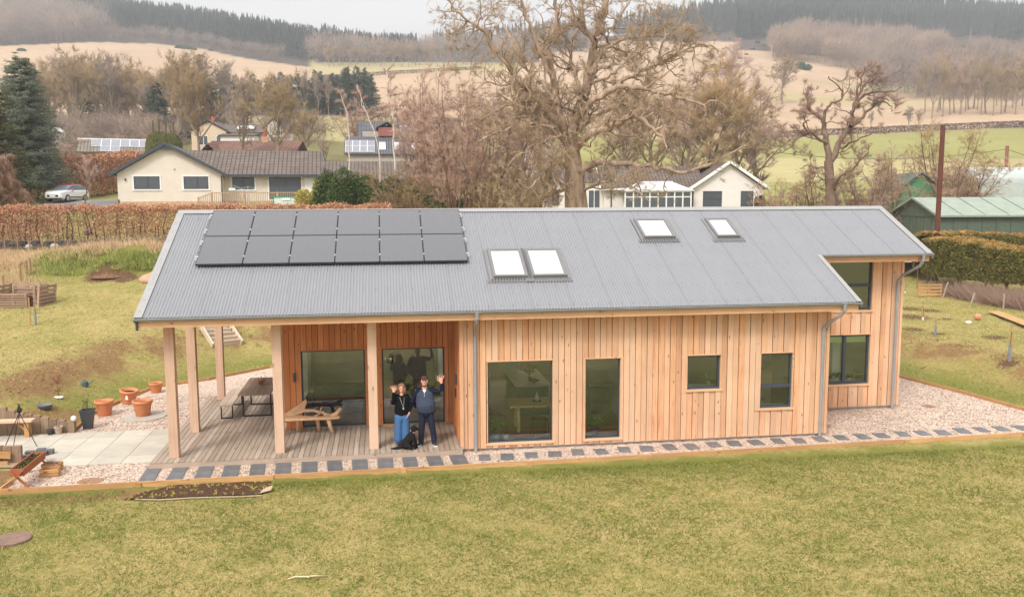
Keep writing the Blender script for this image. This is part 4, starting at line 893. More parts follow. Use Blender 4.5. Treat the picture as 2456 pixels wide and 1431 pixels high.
def roofg(mb, x0, x1, y0, y1, ze, zr, axis, th=.14, xr=None):
    if axis == 'x':
        ym = (y0+y1)/2
        for a, b in ((y0, ym), (y1, ym)):
            mb.prism([(x0, a, ze), (x1, a, ze), (x1, b, zr), (x0, b, zr)], (0, 0, th))
    else:
        xm = xr if xr is not None else (x0+x1)/2
        for a, b in ((x0, xm), (x1, xm)):
            mb.prism([(a, y0, ze), (a, y1, ze), (b, y1, zr), (b, y0, zr)], (0, 0, th))
def win(root, x0, x1, z0, z1, y=0., fm=DKTRIM, mull=(), surround=None, trans=None, fr=.07, pane=GPANE):
    m = MB(); m.box(x0, x1, y-.04, y-.005, z1-fr, z1).box(x0, x1, y-.04, y-.005, z0, z0+fr).box(x0, x0+fr, y-.04, y-.005, z0+fr, z1-fr).box(x1-fr, x1, y-.04, y-.005, z0+fr, z1-fr)
    for q in mull: m.box(q-fr/2, q+fr/2, y-.042, y-.005, z0+fr, z1-fr)
    if trans: m.box(x0+fr, x1-fr, y-.044, y-.005, trans-fr/2, trans+fr/2)
    o = m.build('window', fm, root); MB().box(x0+fr, x1-fr, y-.02, y-.006, z0+fr, z1-fr).build('pane', pane, o)
    if surround: s = .12; MB().box(x0-s, x1+s, y-.055, y-.002, z1+.002, z1+s).box(x0-s, x0-.002, y-.03, y-.002, z0, z1).box(x1+.002, x1+s, y-.03, y-.002, z0, z1).box(x0-s, x1+s, y-.07, y-.002, z0-s, z0-.002).build('window_surround', surround, o)
    return o
PVB = simple('blue_grey_solar_cells', (128, 130, 138), .06, 2, .25, .5); 
def solar(root, x0, z_of, y0, y1, n, w):
    for k in range(n):
        a = x0+k*w; p = MB(); p.add([(a+.03, y0, z_of(y0)), (a+w-.03, y0, z_of(y0)), (a+w-.03, y1, z_of(y1)), (a+.03, y1, z_of(y1))], [(0, 1, 2, 3)]); q = MB()
        q.prism([(a, y0-.03, z_of(y0-.03)-.05), (a+w, y0-.03, z_of(y0-.03)-.05), (a+w, y1+.03, z_of(y1+.03)-.05), (a, y1+.03, z_of(y1+.03)-.05)], (0, 0, .045)); f = q.build('solar_panel', WPVC, root); p.build('solar_cells', PVB, f)
# left bungalow
B = loc_root('bungalow', 'cream bungalow with brown tiled roof and dark windows beyond the beech hedge', 'house', 297, 72, .0, .2); B.scale = (1.06, 1, 1); s_ = 72/2114
m = MB(); m.box(0, 7.73, 0, 9, .32, 2.6).prism([(0, 0, 2.6), (7.73, 0, 2.6), (3.62, 0, 4.85)], (0, 9, 0)).box(7.73, 15.2, 1.3, 9, .32, 2.6); m.prism([(15.05, 1.3, 2.6), (15.05, 9, 2.6), (15.05, 5.2, 4.5)], (.15, 0, 0)); m.build('wall', CREAM, B)
MB().box(-.03, 7.76, -.03, 9, -.5, .32).box(7.76, 15.22, 1.27, 9, -.5, .32).build('base_course', STONE, B)
m = MB(); roofg(m, -.5, 8.1, -.35, 9.2, 2.4, 4.93, 'y', .14, 3.62); m.prism([(4.2, .7, 2.42), (15.45, .7, 2.42), (15.45, 5.2, 4.62), (4.2, 5.2, 4.62)], (0, 0, .14)).prism([(4.2, 9.6, 2.5), (15.45, 9.6, 2.5), (15.45, 5.2, 4.62), (4.2, 5.2, 4.62)], (0, 0, .14)); m.build('roof', TB, B)
m = MB(); m.bar((-.55, -.4, 2.42), (3.62, -.4, 5.0), .06, .24).bar((3.62, -.4, 5.0), (8.15, -.4, 2.42), .06, .24).box(8.1, 15.5, .62, .68, 2.36, 2.56).bar((15.48, .6, 2.46), (15.48, 5.2, 4.7), .06, .2); m.build('bargeboard', DKTRIM, B)
MB().prism([(3.0, -.36, 4.55), (4.25, -.36, 4.55), (3.62, -.36, 4.9)], (0, .05, 0)).build('apex_panel', DKTRIM, B)
MB().tube([(7.68, -.06, 2.4), (7.68, -.06, -.1)], .05, 6).tube([(15.0, 1.2, 2.4), (15.0, 1.2, -.1)], .05, 6).tube([(.05, -.06, .5), (.05, -.06, -.2)], .05, 6).build('downpipe', DKTRIM, B)
win(B, 1.2, 3.08, 1.32, 2.36, 0, DKTRIM, (2.2,), WPVC); win(B, 4.85, 6.68, 1.32, 2.36, 0, DKTRIM, (5.85,), WPVC); win(B, 8.35, 10.05, 1.3, 2.34, 1.3, DKTRIM, (9.2,), WPVC); win(B, 11.2, 13.7, .45, 2.34, 1.3, DKTRIM, (12.45,), WPVC)
MB().box(14.0, 14.7, 1.26, 1.3, .4, 2.3).build('door', WPVC, B); MB().box(.55, .65, -.1, 0, 2.0, 2.2).build('wall_light', DKTRIM, B); MB().box(4.15, 4.3, -.02, 0, 2.85, 3.0).build('vent', simple('vent_grey', (170, 160, 150)), B)
SW = simple('stained_rail', (176, 146, 116), .15, 8)
K = loc_root('balustraded_deck', 'raised timber deck with picket balustrade in front of the cream bungalow', 'deck', 486, 70, -.2); m = MB(); m.box(0, 8.3, 0, 2.2, .05, .35, .3); m.build('deck_boards', SW, K)
m = MB(); pts = [(-.0, .05, .35), (1.1, .05, .6)]
m.bar((0, .05, .95), (1.1, .05, 1.38), .07, .07); m.bar((1.1, .05, 1.38), (8.3, .05, 1.38), .07, .07); m.bar((1.1, .05, .5), (8.3, .05, .5), .05, .05); m.build('handrail', SW, K)
for x in (0, 1.1, 3.7, 6.3, 8.25): MB().box(x-.05, x+.05, 0, .1, -.1, (1.45 if x else 1.05)).build('post', SW, K)
m = MB(); x = .12
while x < 8.2: m.box(x, x+.04, .03, .07, .4, (1.36 if x > 1.1 else .95+.39*x)); x += .145
m.build('baluster', SW, K, kind='stuff')
o = loc_root('clothes_dryer', 'folded rotary clothes dryer on a pole in front of the bungalow windows', 'clothes dryer', 605, 69.5); MB().tube([(0, 0, -.1), (0, 0, 1.75)], .03, 6).build('pole', ALU, o)
for q in (-1, 1): MB().bar((0, 0, 1.35), (q*1.15, 0, 1.85), .03, .03).bar((0, 0, 1.75), (q*.6, .1, 1.6), .02, .02).build('arm', ALU, o)
MB().box(-1.5, -1.0, -.05, .05, 1.45, 1.65).build('peg_bag', simple('pale_bag', (206, 220, 216)), o)
o = loc_root('garden_storage', 'long pale storage unit with a green rim behind the beech hedge', 'storage', 664, 67, .1); o.scale = (1.17, 1, 1); MB().box(0, 3.35, 0, 1.2, 0, 1.0).build('body', simple('pale_mint_board', (196, 208, 200), .06, 3), o); MB().box(-.03, 3.38, -.03, 1.23, 1.0, 1.1).box(-.03, .04, -.03, 0, 0, 1).box(3.31, 3.38, -.03, 0, 0, 1).build('green_rim', simple('green_paint', (70, 140, 104)), o); MB().box(.55, 1.1, -.06, -.01, .8, .98).box(1.65, 2.2, -.06, -.01, .8, .98).build('flap', WPVC, o)
# long brown roof house
B = loc_root('tiled_house', 'low house with a long brown tiled roof behind the evergreen hedge', 'house', 758, 80, -1.05, .16); m = MB(); m.box(0, 12.6, 1, 8, 0, 2.9); m.build('wall', simple('brown_harling', (150, 132, 116), .15, 4), B); m = MB(); roofg(m, -.3, 13, .4, 8.6, 2.8, 4.55, 'x'); m.build('roof', TB, B)
# solar roof house far left
B = loc_root('solar_roof_house', 'grey-roofed house with a row of solar panels behind the tall beech hedge', 'house', 205, 98, 1.1, .38); p_ = 98/2114; m = MB(); m.box(.6, 9.5, .6, 7.5, -.5, 2.3).prism([(.6, .6, 2.3), (.6, 7.5, 2.3), (.6, 4, 3.5)], (.1, 0, 0)); m.build('wall', simple('grey_harling', (178, 168, 156), .1, 4), B)
m = MB(); roofg(m, 0, 9.4, 0, 8, 2.1, 3.7, 'x'); m.build('roof', tilemat('grey_brown_tile', (150, 140, 128)), B); zf = lambda y: 2.1+.4*y+.24; solar(B, 1.4, zf, 1.6, 3.7, 7, 1.0); solar(B, 2.4, zf, .1, 1.55, 2, 1.0); MB().box(-.1, 9.5, 3.9, 4.1, 3.78, 3.95).build('ridge_tile', WPVC, B)
# cream house with white windows
B = loc_root('cream_house', 'sand-coloured house with white windows and two roof lights up in the village', 'house', 462, 140, .3); q = 140/2114; m = MB(); m.box(1, 6.5, 0, 7, -.5, 2.6).prism([(.6, 0, 2.6), (6.9, 0, 2.6), (3.6, 0, 4.2)], (0, 7, 0)).box(6.5, 12, 1, 7, -.5, 2.6); m.build('wall', simple('sand_render', (208, 188, 160), .06, 2), B)
m = MB(); roofg(m, .2, 7.2, -.3, 7.2, 2.5, 4.4, 'y'); m.prism([(4.2, .6, 2.5), (13, .6, 2.5), (13, 4, 4), (4.2, 4, 4)], (0, 0, .14)); m.build('roof', TB, B); MB().box(3.2, 3.6, 3, 3.5, 4.2, 5.3).build('chimney', BRICK, B)
win(B, 2.2, 3.6, .6, 2.1, 0, WPVC, (2.9,)); win(B, 4.9, 5.9, .6, 2.1, 0, WPVC, ()); win(B, 7.4, 9.0, 1.2, 2.2, 1, WPVC, (8.2,)); MB().prism([(7.6, 1.6, 3.2), (8.9, 1.6, 3.2), (8.9, 2.8, 3.75), (7.6, 2.8, 3.75)], (0, 0, .1)).prism([(9.1, 1.6, 3.2), (10.4, 1.6, 3.2), (10.4, 2.8, 3.75), (9.1, 2.8, 3.75)], (0, 0, .1)).build('roof_light', WPVC, B)
B = loc_root('garage', 'white flat-fronted garage block beside the cream village house', 'garage', 545, 138, 0); MB().box(0, 5.2, 0, 6, -.3, 2.4).build('wall', WHITE, B); m = MB(); roofg(m, -.3, 5.5, -.3, 6.3, 2.35, 2.9, 'x'); m.build('roof', TB, B)
B = loc_root('red_roof_house', 'low house with a dull red tiled roof right behind the bungalow ridge', 'house', 496, 106, -.2); m = MB(); m.box(.5, 10.5, .5, 8, -.5, 2.3); m.build('wall', CREAM, B); m = MB(); roofg(m, 0, 11.3, 0, 8.5, 2.2, 4.1, 'x'); roofg(m, -.2, 2.6, -.8, 4, 2.1, 3.6, 'y'); m.build('roof', TR, B); MB().box(6.3, 7.1, 3.8, 4.6, 3.6, 4.7).build('chimney', STONE, B); MB().lathe([(.25, 0), (.22, 1.0)], 8, (6.7, 4.2, 4.7)).build('chimney_pot', BRICK, B)
B = loc_root('white_gable_house', 'white gabled house half hidden by the spreading village tree', 'house', 648, 132, .4); m = MB(); m.box(0, 2.8, 0, 6, -.5, 3.4).prism([(0, 0, 3.4), (2.8, 0, 3.4), (1.4, 0, 4.8)], (0, 6, 0)); m.build('wall', WHITE, B); m = MB(); roofg(m, -.2, 3, -.2, 6.2, 3.3, 4.85, 'y'); m.build('roof', TG, B); win(B, .9, 1.9, .9, 2.2, 0)
B = loc_root('slate_house', 'slate-roofed house with solar panels and roof lights behind the birches', 'house', 834, 108, 1.3, .15); m = MB(); m.box(.3, 8, .3, 8, -1.6, 1.2).box(2.2, 14, 5, 12, -1.6, 4.2); m.build('wall', simple('grey_harling', (178, 168, 156), .1, 4), B)
m = MB(); m.prism([(0, 0, 1.0), (12.5, 0, 1.0), (12.5, 5, 3.4), (0, 5, 3.4)], (0, 0, .14)).prism([(1.6, 5.0, 3.4), (14.5, 5.0, 3.4), (14.5, 8.5, 5.6), (1.6, 8.5, 5.6)], (0, 0, .14)).prism([(1.6, 12, 3.4), (14.5, 12, 3.4), (14.5, 8.5, 5.6), (1.6, 8.5, 5.6)], (0, 0, .14)); m.build('roof', TG, B)
zf = lambda y: 1.0+.48*y+.22; solar(B, .1, zf, .5, 2.1, 4, .9); solar(B, .1, zf, 2.2, 3.7, 4, .9); zf2 = lambda y: 3.4+(y-5)*.629+.22; solar(B, 7.0, zf2, 5.4, 7.4, 3, .95)
for x in (4.3, 6.0, 8.3): MB().prism([(x, 1.0, zf(1.)), (x+.75, 1.0, zf(1.)), (x+.75, 3.0, zf(3.)), (x, 3.0, zf(3.))], (0, 0, .08)).build('roof_light', WPVC, B)
m = MB(); m.box(4.2, 6.4, 4.6, 7, 3.6, 4.7); m.build('dormer', simple('red_dormer', (150, 96, 86), .1, 4), B); m = MB(); roofg(m, 3.9, 6.7, 4.4, 7.5, 4.6, 5.3, 'y'); m.build('dormer_roof', TG, B)
B = loc_root('distant_gable', 'white and dark gable peeking out right of the blue spruce', 'house', 150, 130, 3.2); B.scale = (.5, .5, .5); m = MB(); m.box(0, 1.4, 0, 5, -2, 2).prism([(0, 0, 2), (1.6, 0, 2), (0, 0, 3.4)], (0, 5, 0)); m.build('wall', WHITE, B); MB().bar((1.7, -.1, 1.95), (0, -.1, 3.5), .1, .3).build('roof', DKTRIM, B)
for i, (u, D, w, lab) in enumerate(((1258, 120, 3.2, 'white house wall glimpsed through branches left of the great oak'), (1108, 118, 1.6, 'small white wall glimpsed through the reddish trees'))):
    B = loc_root('village_house', lab, 'house', u, D, 0); m = MB(); m.box(0, w, 0, 5, -.5, 4.2+1.6*(i == 0)); m.build('wall', WHITE, B); m = MB(); roofg(m, -.3, w+.3, -.3, 5.3, 4.2+1.6*(i == 0), 6.4, 'x'); m.build('roof', TR, B)
# white house with conservatory
B = loc_root('white_house', 'white rendered house with brown tiled roof and a glazed conservatory behind the great oak', 'house', 1445, 84, -.1); q = 84/2114
m = MB(); m.box(.2, 8.8, 1.4, 9, -.5, 2.5).box(8.6, 15.2, 0, 9, -.5, 2.5).prism([(8.6, 0, 2.5), (15.2, 0, 2.5), (11.95, 0, 4.75)], (0, 9, 0)); m.prism([(.2, 1.4, 2.5), (.2, 9, 2.5), (.2, 5.2, 4.4)], (.15, 0, 0)); m.build('wall', WHITE, B)
m = MB(); m.prism([(-.2, .9, 2.4), (10, .9, 2.4), (10, 5.4, 4.65), (-.2, 5.4, 4.65)], (0, 0, .14)).prism([(-.2, 9.5, 2.4), (12, 9.5, 2.4), (12, 5.4, 4.65), (-.2, 5.4, 4.65)], (0, 0, .14)); roofg(m, 8.2, 15.7, -.35, 9.3, 2.35, 4.85, 'y', .14, 11.95); m.build('roof', TB, B)
MB().bar((8.15, -.4, 2.4), (11.95, -.4, 4.95), .08, .26).bar((11.95, -.4, 4.95), (15.75, -.4, 2.4), .08, .26).box(-.2, 8.2, .82, .88, 2.35, 2.52).bar((-.2, .8, 2.45), (-.2, 5.4, 4.75), .08, .2).build('bargeboard', WPVC, B)
win(B, 9.5, 11.3, .6, 2.2, 0, DKTRIM, (10.4,), None, 1.5, .1); win(B, 13.1, 14.3, .6, 2.2, 0, DKTRIM, (13.7,), None, None, .1)
MB().tube([(.9, 1.3, 2.4), (.9, 1.3, -.2)], .06, 6).build('downpipe', DKTRIM, B)
m = MB(); m.box(1.9, 8.2, -1.0, 1.38, -.4, .55); m.build('conservatory_base', WHITE, B)
m = MB(); z0, z1 = .55, 2.1
for x in np.linspace(1.9, 8.1, 9): m.box(x, x+.12, -1.04, -.94, z0, z1)
m.box(1.9, 8.22, -1.05, -.93, z1, z1+.14).box(1.9, 8.22, -1.05, -.93, z0, z0+.1).box(1.9, 8.22, -1.045, -.935, 1.62, 1.72).box(1.9, 2.0, -.93, 1.3, z1, z1+.14).box(8.1, 8.2, -.93, 1.3, z1, z1+.14); cf = m.build('conservatory_frame', WPVC, B)
MB().box(2.02, 8.1, -1.0, -.985, z0+.1, z1).build('pane', GPANE, cf)
m = MB(); e = [(1.7, -1.2, 2.24), (8.4, -1.2, 2.24), (8.4, 1.35, 2.24), (1.7, 1.35, 2.24)]; t_ = [(3.5, .5, 3.05), (6.6, .5, 3.05)]
m.add([e[0], e[1], t_[1], t_[0]], [(0, 1, 2, 3)]).add([e[1], e[2], (6.6, 1.35, 3.05), t_[1]], [(0, 1, 2, 3)]).add([e[0], t_[0], (3.5, 1.35, 3.05), e[3]], [(0, 1, 2, 3)]).add([t_[0], t_[1], (6.6, 1.35, 3.05), (3.5, 1.35, 3.05)], [(0, 1, 2, 3)]); cr = m.build('conservatory_roof', simple('pale_polycarbonate', (196, 192, 188), .05, 3, .4), B)
m = MB(); m.bar((3.4, .5, 3.1), (6.7, .5, 3.1), .12, .12).bar(e[0], t_[0], .1, .1).bar(e[1], t_[1], .1, .1)
for k in range(1, 8): a = k/8; m.bar((1.7+6.7*a, -1.2, 2.26), (3.5+3.1*a, .5, 3.08), .06, .05)
m.build('glazing_bar', WPVC, cr)
B = loc_root('porch_wing', 'small white gabled wing of the white house left of the oak trunk', 'house', 1306, 85, -.1); m = MB(); m.box(0, 2.1, 0, 5, -.5, 2.3).prism([(0, 0, 2.3), (2.1, 0, 2.3), (1.0, 0, 3.2)], (0, 5, 0)).box(2.1, 6, 1.2, 6, -.5, 2.6); m.build('wall', WHITE, B); m = MB(); roofg(m, -.25, 2.35, -.25, 5.2, 2.2, 3.3, 'y'); m.prism([(.9, 1.0, 2.7), (6.4, 1.0, 2.7), (6.4, 4, 4.0), (.9, 4, 4.0)], (0, 0, .14)); m.build('roof', TB, B); win(B, .75, 1.4, .6, 2.1, 0); MB().bar((-.3, -.3, 2.25), (1.05, -.3, 3.35), .06, .15).bar((1.05, -.3, 3.35), (2.4, -.3, 2.25), .06, .15).build('bargeboard', WPVC, B); win(B, 4.3, 5.5, 0, 2.1, 1.2, WPVC, (4.9,))
# green sheds
GS = simple('green_sheet_wall', (92, 104, 90), .12, 2, .7, .3, .2); GR = simple('green_sheet_roof', (146, 156, 142), .12, 1.2, .7, .3, .2); GDT = simple('green_dark_seam', (70, 88, 72), .1)
def shed(label, uc, vr, ve, Dn, Df, uend, vr2, name='green_shed', wallv=40):
    near = atD(uc, ve, Dn); far_ = atD(uc, ve, Dn); l = (uc-1228)/F_*Dn
    r = thing(name, label, 'shed', PU(uc, Dn, 0), -YAW); g = r.location.z; ez = near[2]-g; rz2 = atD(uc, vr, (Dn+Df)/2)[2]-g; L = (uend-uc)/F_*Dn; d = Df-Dn; ang = 0
    m = MB(); m.box(0, L, 0, d, -.3, ez).prism([(0, 0, ez), (0, d, ez), (0, d/2, rz2)], (L, 0, 0)); m.build('wall', GS, r)
    m = MB(); roofg(m, -.2, L, -.25, d+.25, ez-.03, rz2, 'x', .08); m.build('roof', GR, r)
    m = MB(); x = .9
    while x < L: m.box(x, x+.03, -.02, 0, -.2, ez-.05); x += .95
    y = 1.1
    while y < d: m.box(-.02, 0, y, y+.03, -.2, ez); y += 1.1
    m.box(-.03, 0, 0, d, ez-.1, ez-.05); sl = (rz2-ez)/(d/2); x = 1.4
    while x < L: m.prism([(x, -.2, ez+.06), (x+.03, -.2, ez+.06), (x+.03, d/2, rz2+.09), (x, d/2, rz2+.09)], (0, 0, .02)); x += 1.55
    m.prism([(0, d*.25, (ez+rz2)/2+.075), (L, d*.25, (ez+rz2)/2+.075), (L, d*.25+.04, (ez+rz2)/2+.085), (0, d*.25+.04, (ez+rz2)/2+.085)], (0, 0, .015)); m.build('seam', GDT, r)
    m = MB(); m.bar((-.22, -.27, ez), (-.22, d/2, rz2+.06), .05, .14).bar((-.22, d/2, rz2+.06), (-.22, d+.27, ez), .05, .14).box(-.2, L, -.3, -.24, ez-.04, ez+.08); m.build('trim', GR, r); return r
shed('long green sheet-metal shed with pale green roof beyond the clipped hedge', 2244, 476, 519, 58, 65.4, 2700, 474)
r = loc_root('green_hut', 'small bright green gabled hut just behind the long green shed', 'shed', 2152, 76, 0); q = 76/F_; m = MB(); m.box(0, 3.1, 0, 4, -.2, 3.3).prism([(0, 0, 3.3), (3.1, 0, 3.3), (1.55, 0, 4.35)], (0, 4, 0)); m.build('wall', simple('bright_green_board', (92, 142, 104), .1, 3), r); m = MB(); roofg(m, -.25, 3.35, -.3, 4.2, 3.2, 4.45, 'y', .1); m.build('roof', GS, r)
r = loc_root('polytunnel', 'low pale polytunnel roof behind the long green shed', 'polytunnel', 2320, 82, .4); m = MB(); m.rings([[(x, 2.2-2.2*math.cos(a), 2.9+1.5*math.sin(a)) for a in np.linspace(0, PI, 12)] for x in np.linspace(0, 16, 12)]); m.box(0, 16, 0, 4.4, -.3, 2.9); m.build('cover', simple('pale_plastic', (176, 184, 180), .12, 1.5, .5), r)
r = loc_root('summerhouse', 'weathered timber summerhouse frame behind the ridge near the right oak', 'frame', 2034, 70, 0); m = MB(); m.box(0, .1, 0, .1, 0, 2.7).box(1.6, 1.7, 0, .1, 0, 2.7).box(0, 1.7, 0, .1, 2.6, 2.75).box(0, 1.7, 0, .1, 1.9, 1.98).box(.8, .88, 0, .1, 1.98, 2.6).box(0, 1.7, 1, 1.1, 0, 2.7); m.build('timber_frame', W_OLD, r); MB().box(.1, 1.6, .2, 1.0, 0, 1.75).build('cold_frame', WPVC, r)
# telegraph poles and wire
POLE = simple('telegraph_pole_timber', (104, 66, 56), .25, 3, .9, .1, .4, .01, (3, 3, .3)); POLE2 = simple('far_pole_timber', (146, 96, 80), .2, 3, .9)
a = atD(2247, 560, 52); b = atD(2262, 300, 52); g = gz(a[0], a[1]); o = MB().tube([(0, 0, -.3), (b[0]-a[0], b[1]-a[1], b[2]-g)], [.16, .13], 10).build('telegraph_pole', POLE, label='tall dark reddish telegraph pole leaning slightly in front of the green shed', category='pole'); o.location = (a[0], a[1], g)
a2 = atD(2409, 470, 90); b2 = atD(2416, 350, 90); g2 = gz(a2[0], a2[1]); o = MB().tube([(0, 0, -.3), (b2[0]-a2[0], b2[1]-a2[1], b2[2]-g2)], [.19, .16], 8).build('telegraph_pole', POLE2, label='lighter brown telegraph pole farther right beyond the shed', category='pole'); o.location = (a2[0], a2[1], g2)
def sag(p, q, s): return [tuple(p[i]*(1-t)+q[i]*t-(s*4*t*(1-t) if i == 2 else 0) for i in range(3)) for t in np.linspace(0, 1, 15)]
o = MB().tube(sag(atD(2412, 358, 90), atD(1840, 362, 90), .9), .025, 4).build('overhead_wire', DKTRIM, label='thin sagging wire running left from the far telegraph pole', category='wire'); o = MB().tube(sag(atD(2416, 358, 90), atD(2700, 420, 80), .4), .025, 4).build('overhead_wire', DKTRIM, label='thin wire running right from the far telegraph pole', category='wire')
# parked car
CW = NT('white_car_paint').bsdf(srgb(236, 236, 236), .25, .5, None, Coat_Weight=.6); CRED = NT('red_car_paint').bsdf(srgb(196, 70, 60), .3, .5, None, Coat_Weight=.6); CG = NT('car_glass').bsdf(srgb(120, 132, 142), .06, .8); CB = simple('black_plastic', (34, 35, 38), .05, 5, .5); LAMP = NT('lamp_lens').bsdf(srgb(150, 158, 164), .1, .8)
P_ = GW(162, 484); car = thing('parked_car', 'small white hatchback with red roof parked below the blue spruce', 'car', P_, -YAW-PI/2-.12)
# local: +x is the car's front
def sect(x, w, z0, z1, k=.12, n=5):
    "rounded rectangular cross-section"
    p = []
    for cx, cz, a0 in ((w-k, z1-k, 0), (-w+k, z1-k, PI/2), (-w+k, z0+k, PI), (w-k, z0+k, 3*PI/2)):
        for i in range(n): a = a0+PI/2*i/(n-1); p.append((x, cx+k*math.cos(a), cz+k*math.sin(a)))
    return p
m = MB(); m.rings([sect(-2.0, .72, .35, .85), sect(-1.95, .82, .28, 1.0), sect(-1.6, .87, .22, 1.02), sect(0, .88, .2, 1.0), sect(.9, .88, .2, 1.0), sect(1.5, .87, .22, .95), sect(1.85, .8, .26, .86), sect(1.98, .68, .34, .72)]); car_b = m.build('body', CW, car, smooth=True)
m = MB(); m.rings([sect(-1.85, .66, .95, 1.05, .05), sect(-1.45, .66, .95, 1.4, .1), sect(-.9, .67, .95, 1.5, .1), sect(0, .67, .95, 1.5, .1), sect(.45, .66, .95, 1.38, .1), sect(1.05, .64, .93, 1.0, .04)]); m.build('windscreen_and_windows', CG, car, smooth=True)
m = MB(); m.rings([sect(-1.5, .58, 1.4, 1.43, .012), sect(-.9, .63, 1.485, 1.53, .02), sect(0, .63, 1.485, 1.53, .02), sect(.35, .6, 1.43, 1.455, .012)]); m.build('roof_panel', CRED, car)
for y in (-.86, .86):
    for x in (1.25, -1.25):
        sg_ = 1 if y > 0 else -1; w = MB(); w.tube([(x, y-sg_*.16, .32), (x, y+sg_*.03, .32)], .32, 18); wh = w.build('wheel', CB, car); MB().tube([(x, y+sg_*.02, .32), (x, y+sg_*.045, .32)], .2, 10).build('rim', ALU, wh)
    MB().ball((1.83, y*.75, .72), (.12, .17, .07)).build('headlight', LAMP, car); MB().ball((.55, y*1.08, 1.02), (.1, .1, .08)).build('mirror', CRED, car)
MB().box(1.9, 2.0, -.5, .5, .42, .6).build('grille', CB, car); MB().box(2.0, 2.02, -.26, .26, .44, .55).build('number_plate', WPVC, car); MB().box(1.7, 1.96, -.72, .72, .24, .36).build('bumper', CB, car)
MB().box(-1.2, .9, .875, .89, .35, .45).box(-1.2, .9, -.89, -.875, .35, .45).build('side_trim', CB, car)
o = MB(); pl = [PU(170, 70.5, .03), PU(305, 70.5, .03), PU(305, 76, .03), PU(120, 76, .03)]; nn_ = 12; V = []
for a in range(nn_+1):
    for b in range(5):
        f, g_ = a/nn_, b/4; u = 120+(320-120)*f; q = PU(u, 70+7*g_, .05); V.append(q)
o.add(V, [(a*5+b, (a+1)*5+b, (a+1)*5+b+1, a*5+b+1) for a in range(nn_) for b in range(4)]).build('driveway', simple('grey_tarmac', (134, 128, 124), .1, 3), kind='structure')
# ================= HEDGES AND NEAR TREES =================
def gpath(pts, n=24):
    Q = []; p = [PU(u, D) for u, D in pts]
    for a, b in zip(p[:-1], p[1:]):
        for k in range(n): q = (a[0]+(b[0]-a[0])*k/n, a[1]+(b[1]-a[1])*k/n); Q.append((*q, gz(*q)))
    Q.append(p[-1]); return Q
def stems(mb, path, sp, h, r, rng, jit=.15, lean=.12):
    path = np.array(path); seg = np.linalg.norm(np.diff(path[:, :2], axis=0), axis=1); cum = np.concatenate([[0], np.cumsum(seg)]); L = []; s = 0
    while s < cum[-1]:
        x, y, z = [np.interp(s, cum, path[:, i]) for i in range(3)]; b = np.array([x+rng.normal()*.06, y+rng.normal()*.06, z-.1])
        L.append((np.array([b, b+[rng.normal()*lean, rng.normal()*lean, h*.5], b+[rng.normal()*lean*2, rng.normal()*lean*2, h]]), np.array([r, r*.8, r*.3])*rng.uniform(.6, 1.3), 5)); s += sp*rng.uniform(.6, 1.4)
    tubes(mb, L); return L
rh = np.random.default_rng(77)
hd = thing('beech_hedge', 'long copper-leaved beech hedge with bare lower stems along the back of the garden', 'hedge', group=None)
pth = gpath([(-330, 49.5), (100, 50.5), (500, 51), (940, 51)]); hgt = [atD(400, 496, 50.5)[2]-p[2] for p in pth]; hgt = [h+.05*math.sin(i*.9) for i, h in enumerate(hgt)]
n = 150000; P_, s, c, z = surf_pts(rh, pth, hgt, .95, n, .0, .1, jit=.07, bulk=.45); dens = .5+.38*np.sin(s*.83+1)+.35*np.sin(s*2.3+2)+.15*np.sin(s*4.7)
dens = np.where(s > 20, np.maximum(dens, .85), dens); keep = rh.uniform(0, 1, n) < np.clip((z-.1)*1.4, 0, 1)**.7*np.clip(.45+dens*.95, .15, 1)+(z > .88)*.6
m = MB(); leaves(m, P_[keep], .085, np.clip(rh.normal(.5, .3, keep.sum()), 0, 1)); m.build('foliage', BEECH, hd)
m = MB(); stems(m, pth, .38, 2.3, .045, rh); A_ = P_[~keep][:9000]; cones(m, A_, A_+rh.normal(size=A_.shape)*.22+[0, 0, .1], .009); m.build('stem', STEM, hd)
hd = thing('beech_hedge', 'tall dense copper beech hedge beside the bungalow behind the parked car', 'hedge'); pth = gpath([(60, 79), (160, 80), (230, 82), (345, 90)]); hgt = [3.55-.015*i*0 for i in range(len(pth))]
n = 42000; P_, s, c, z = surf_pts(rh, pth, hgt, 2.0, n, .1, .12, jit=.1); m = MB(); leaves(m, P_, .15, np.clip(rh.normal(.42, .3, n), 0, 1)); m.build('foliage', BEECH, hd); m = MB(); stems(m, pth, .8, 3.2, .06, rh); m.build('stem', STEM, hd)
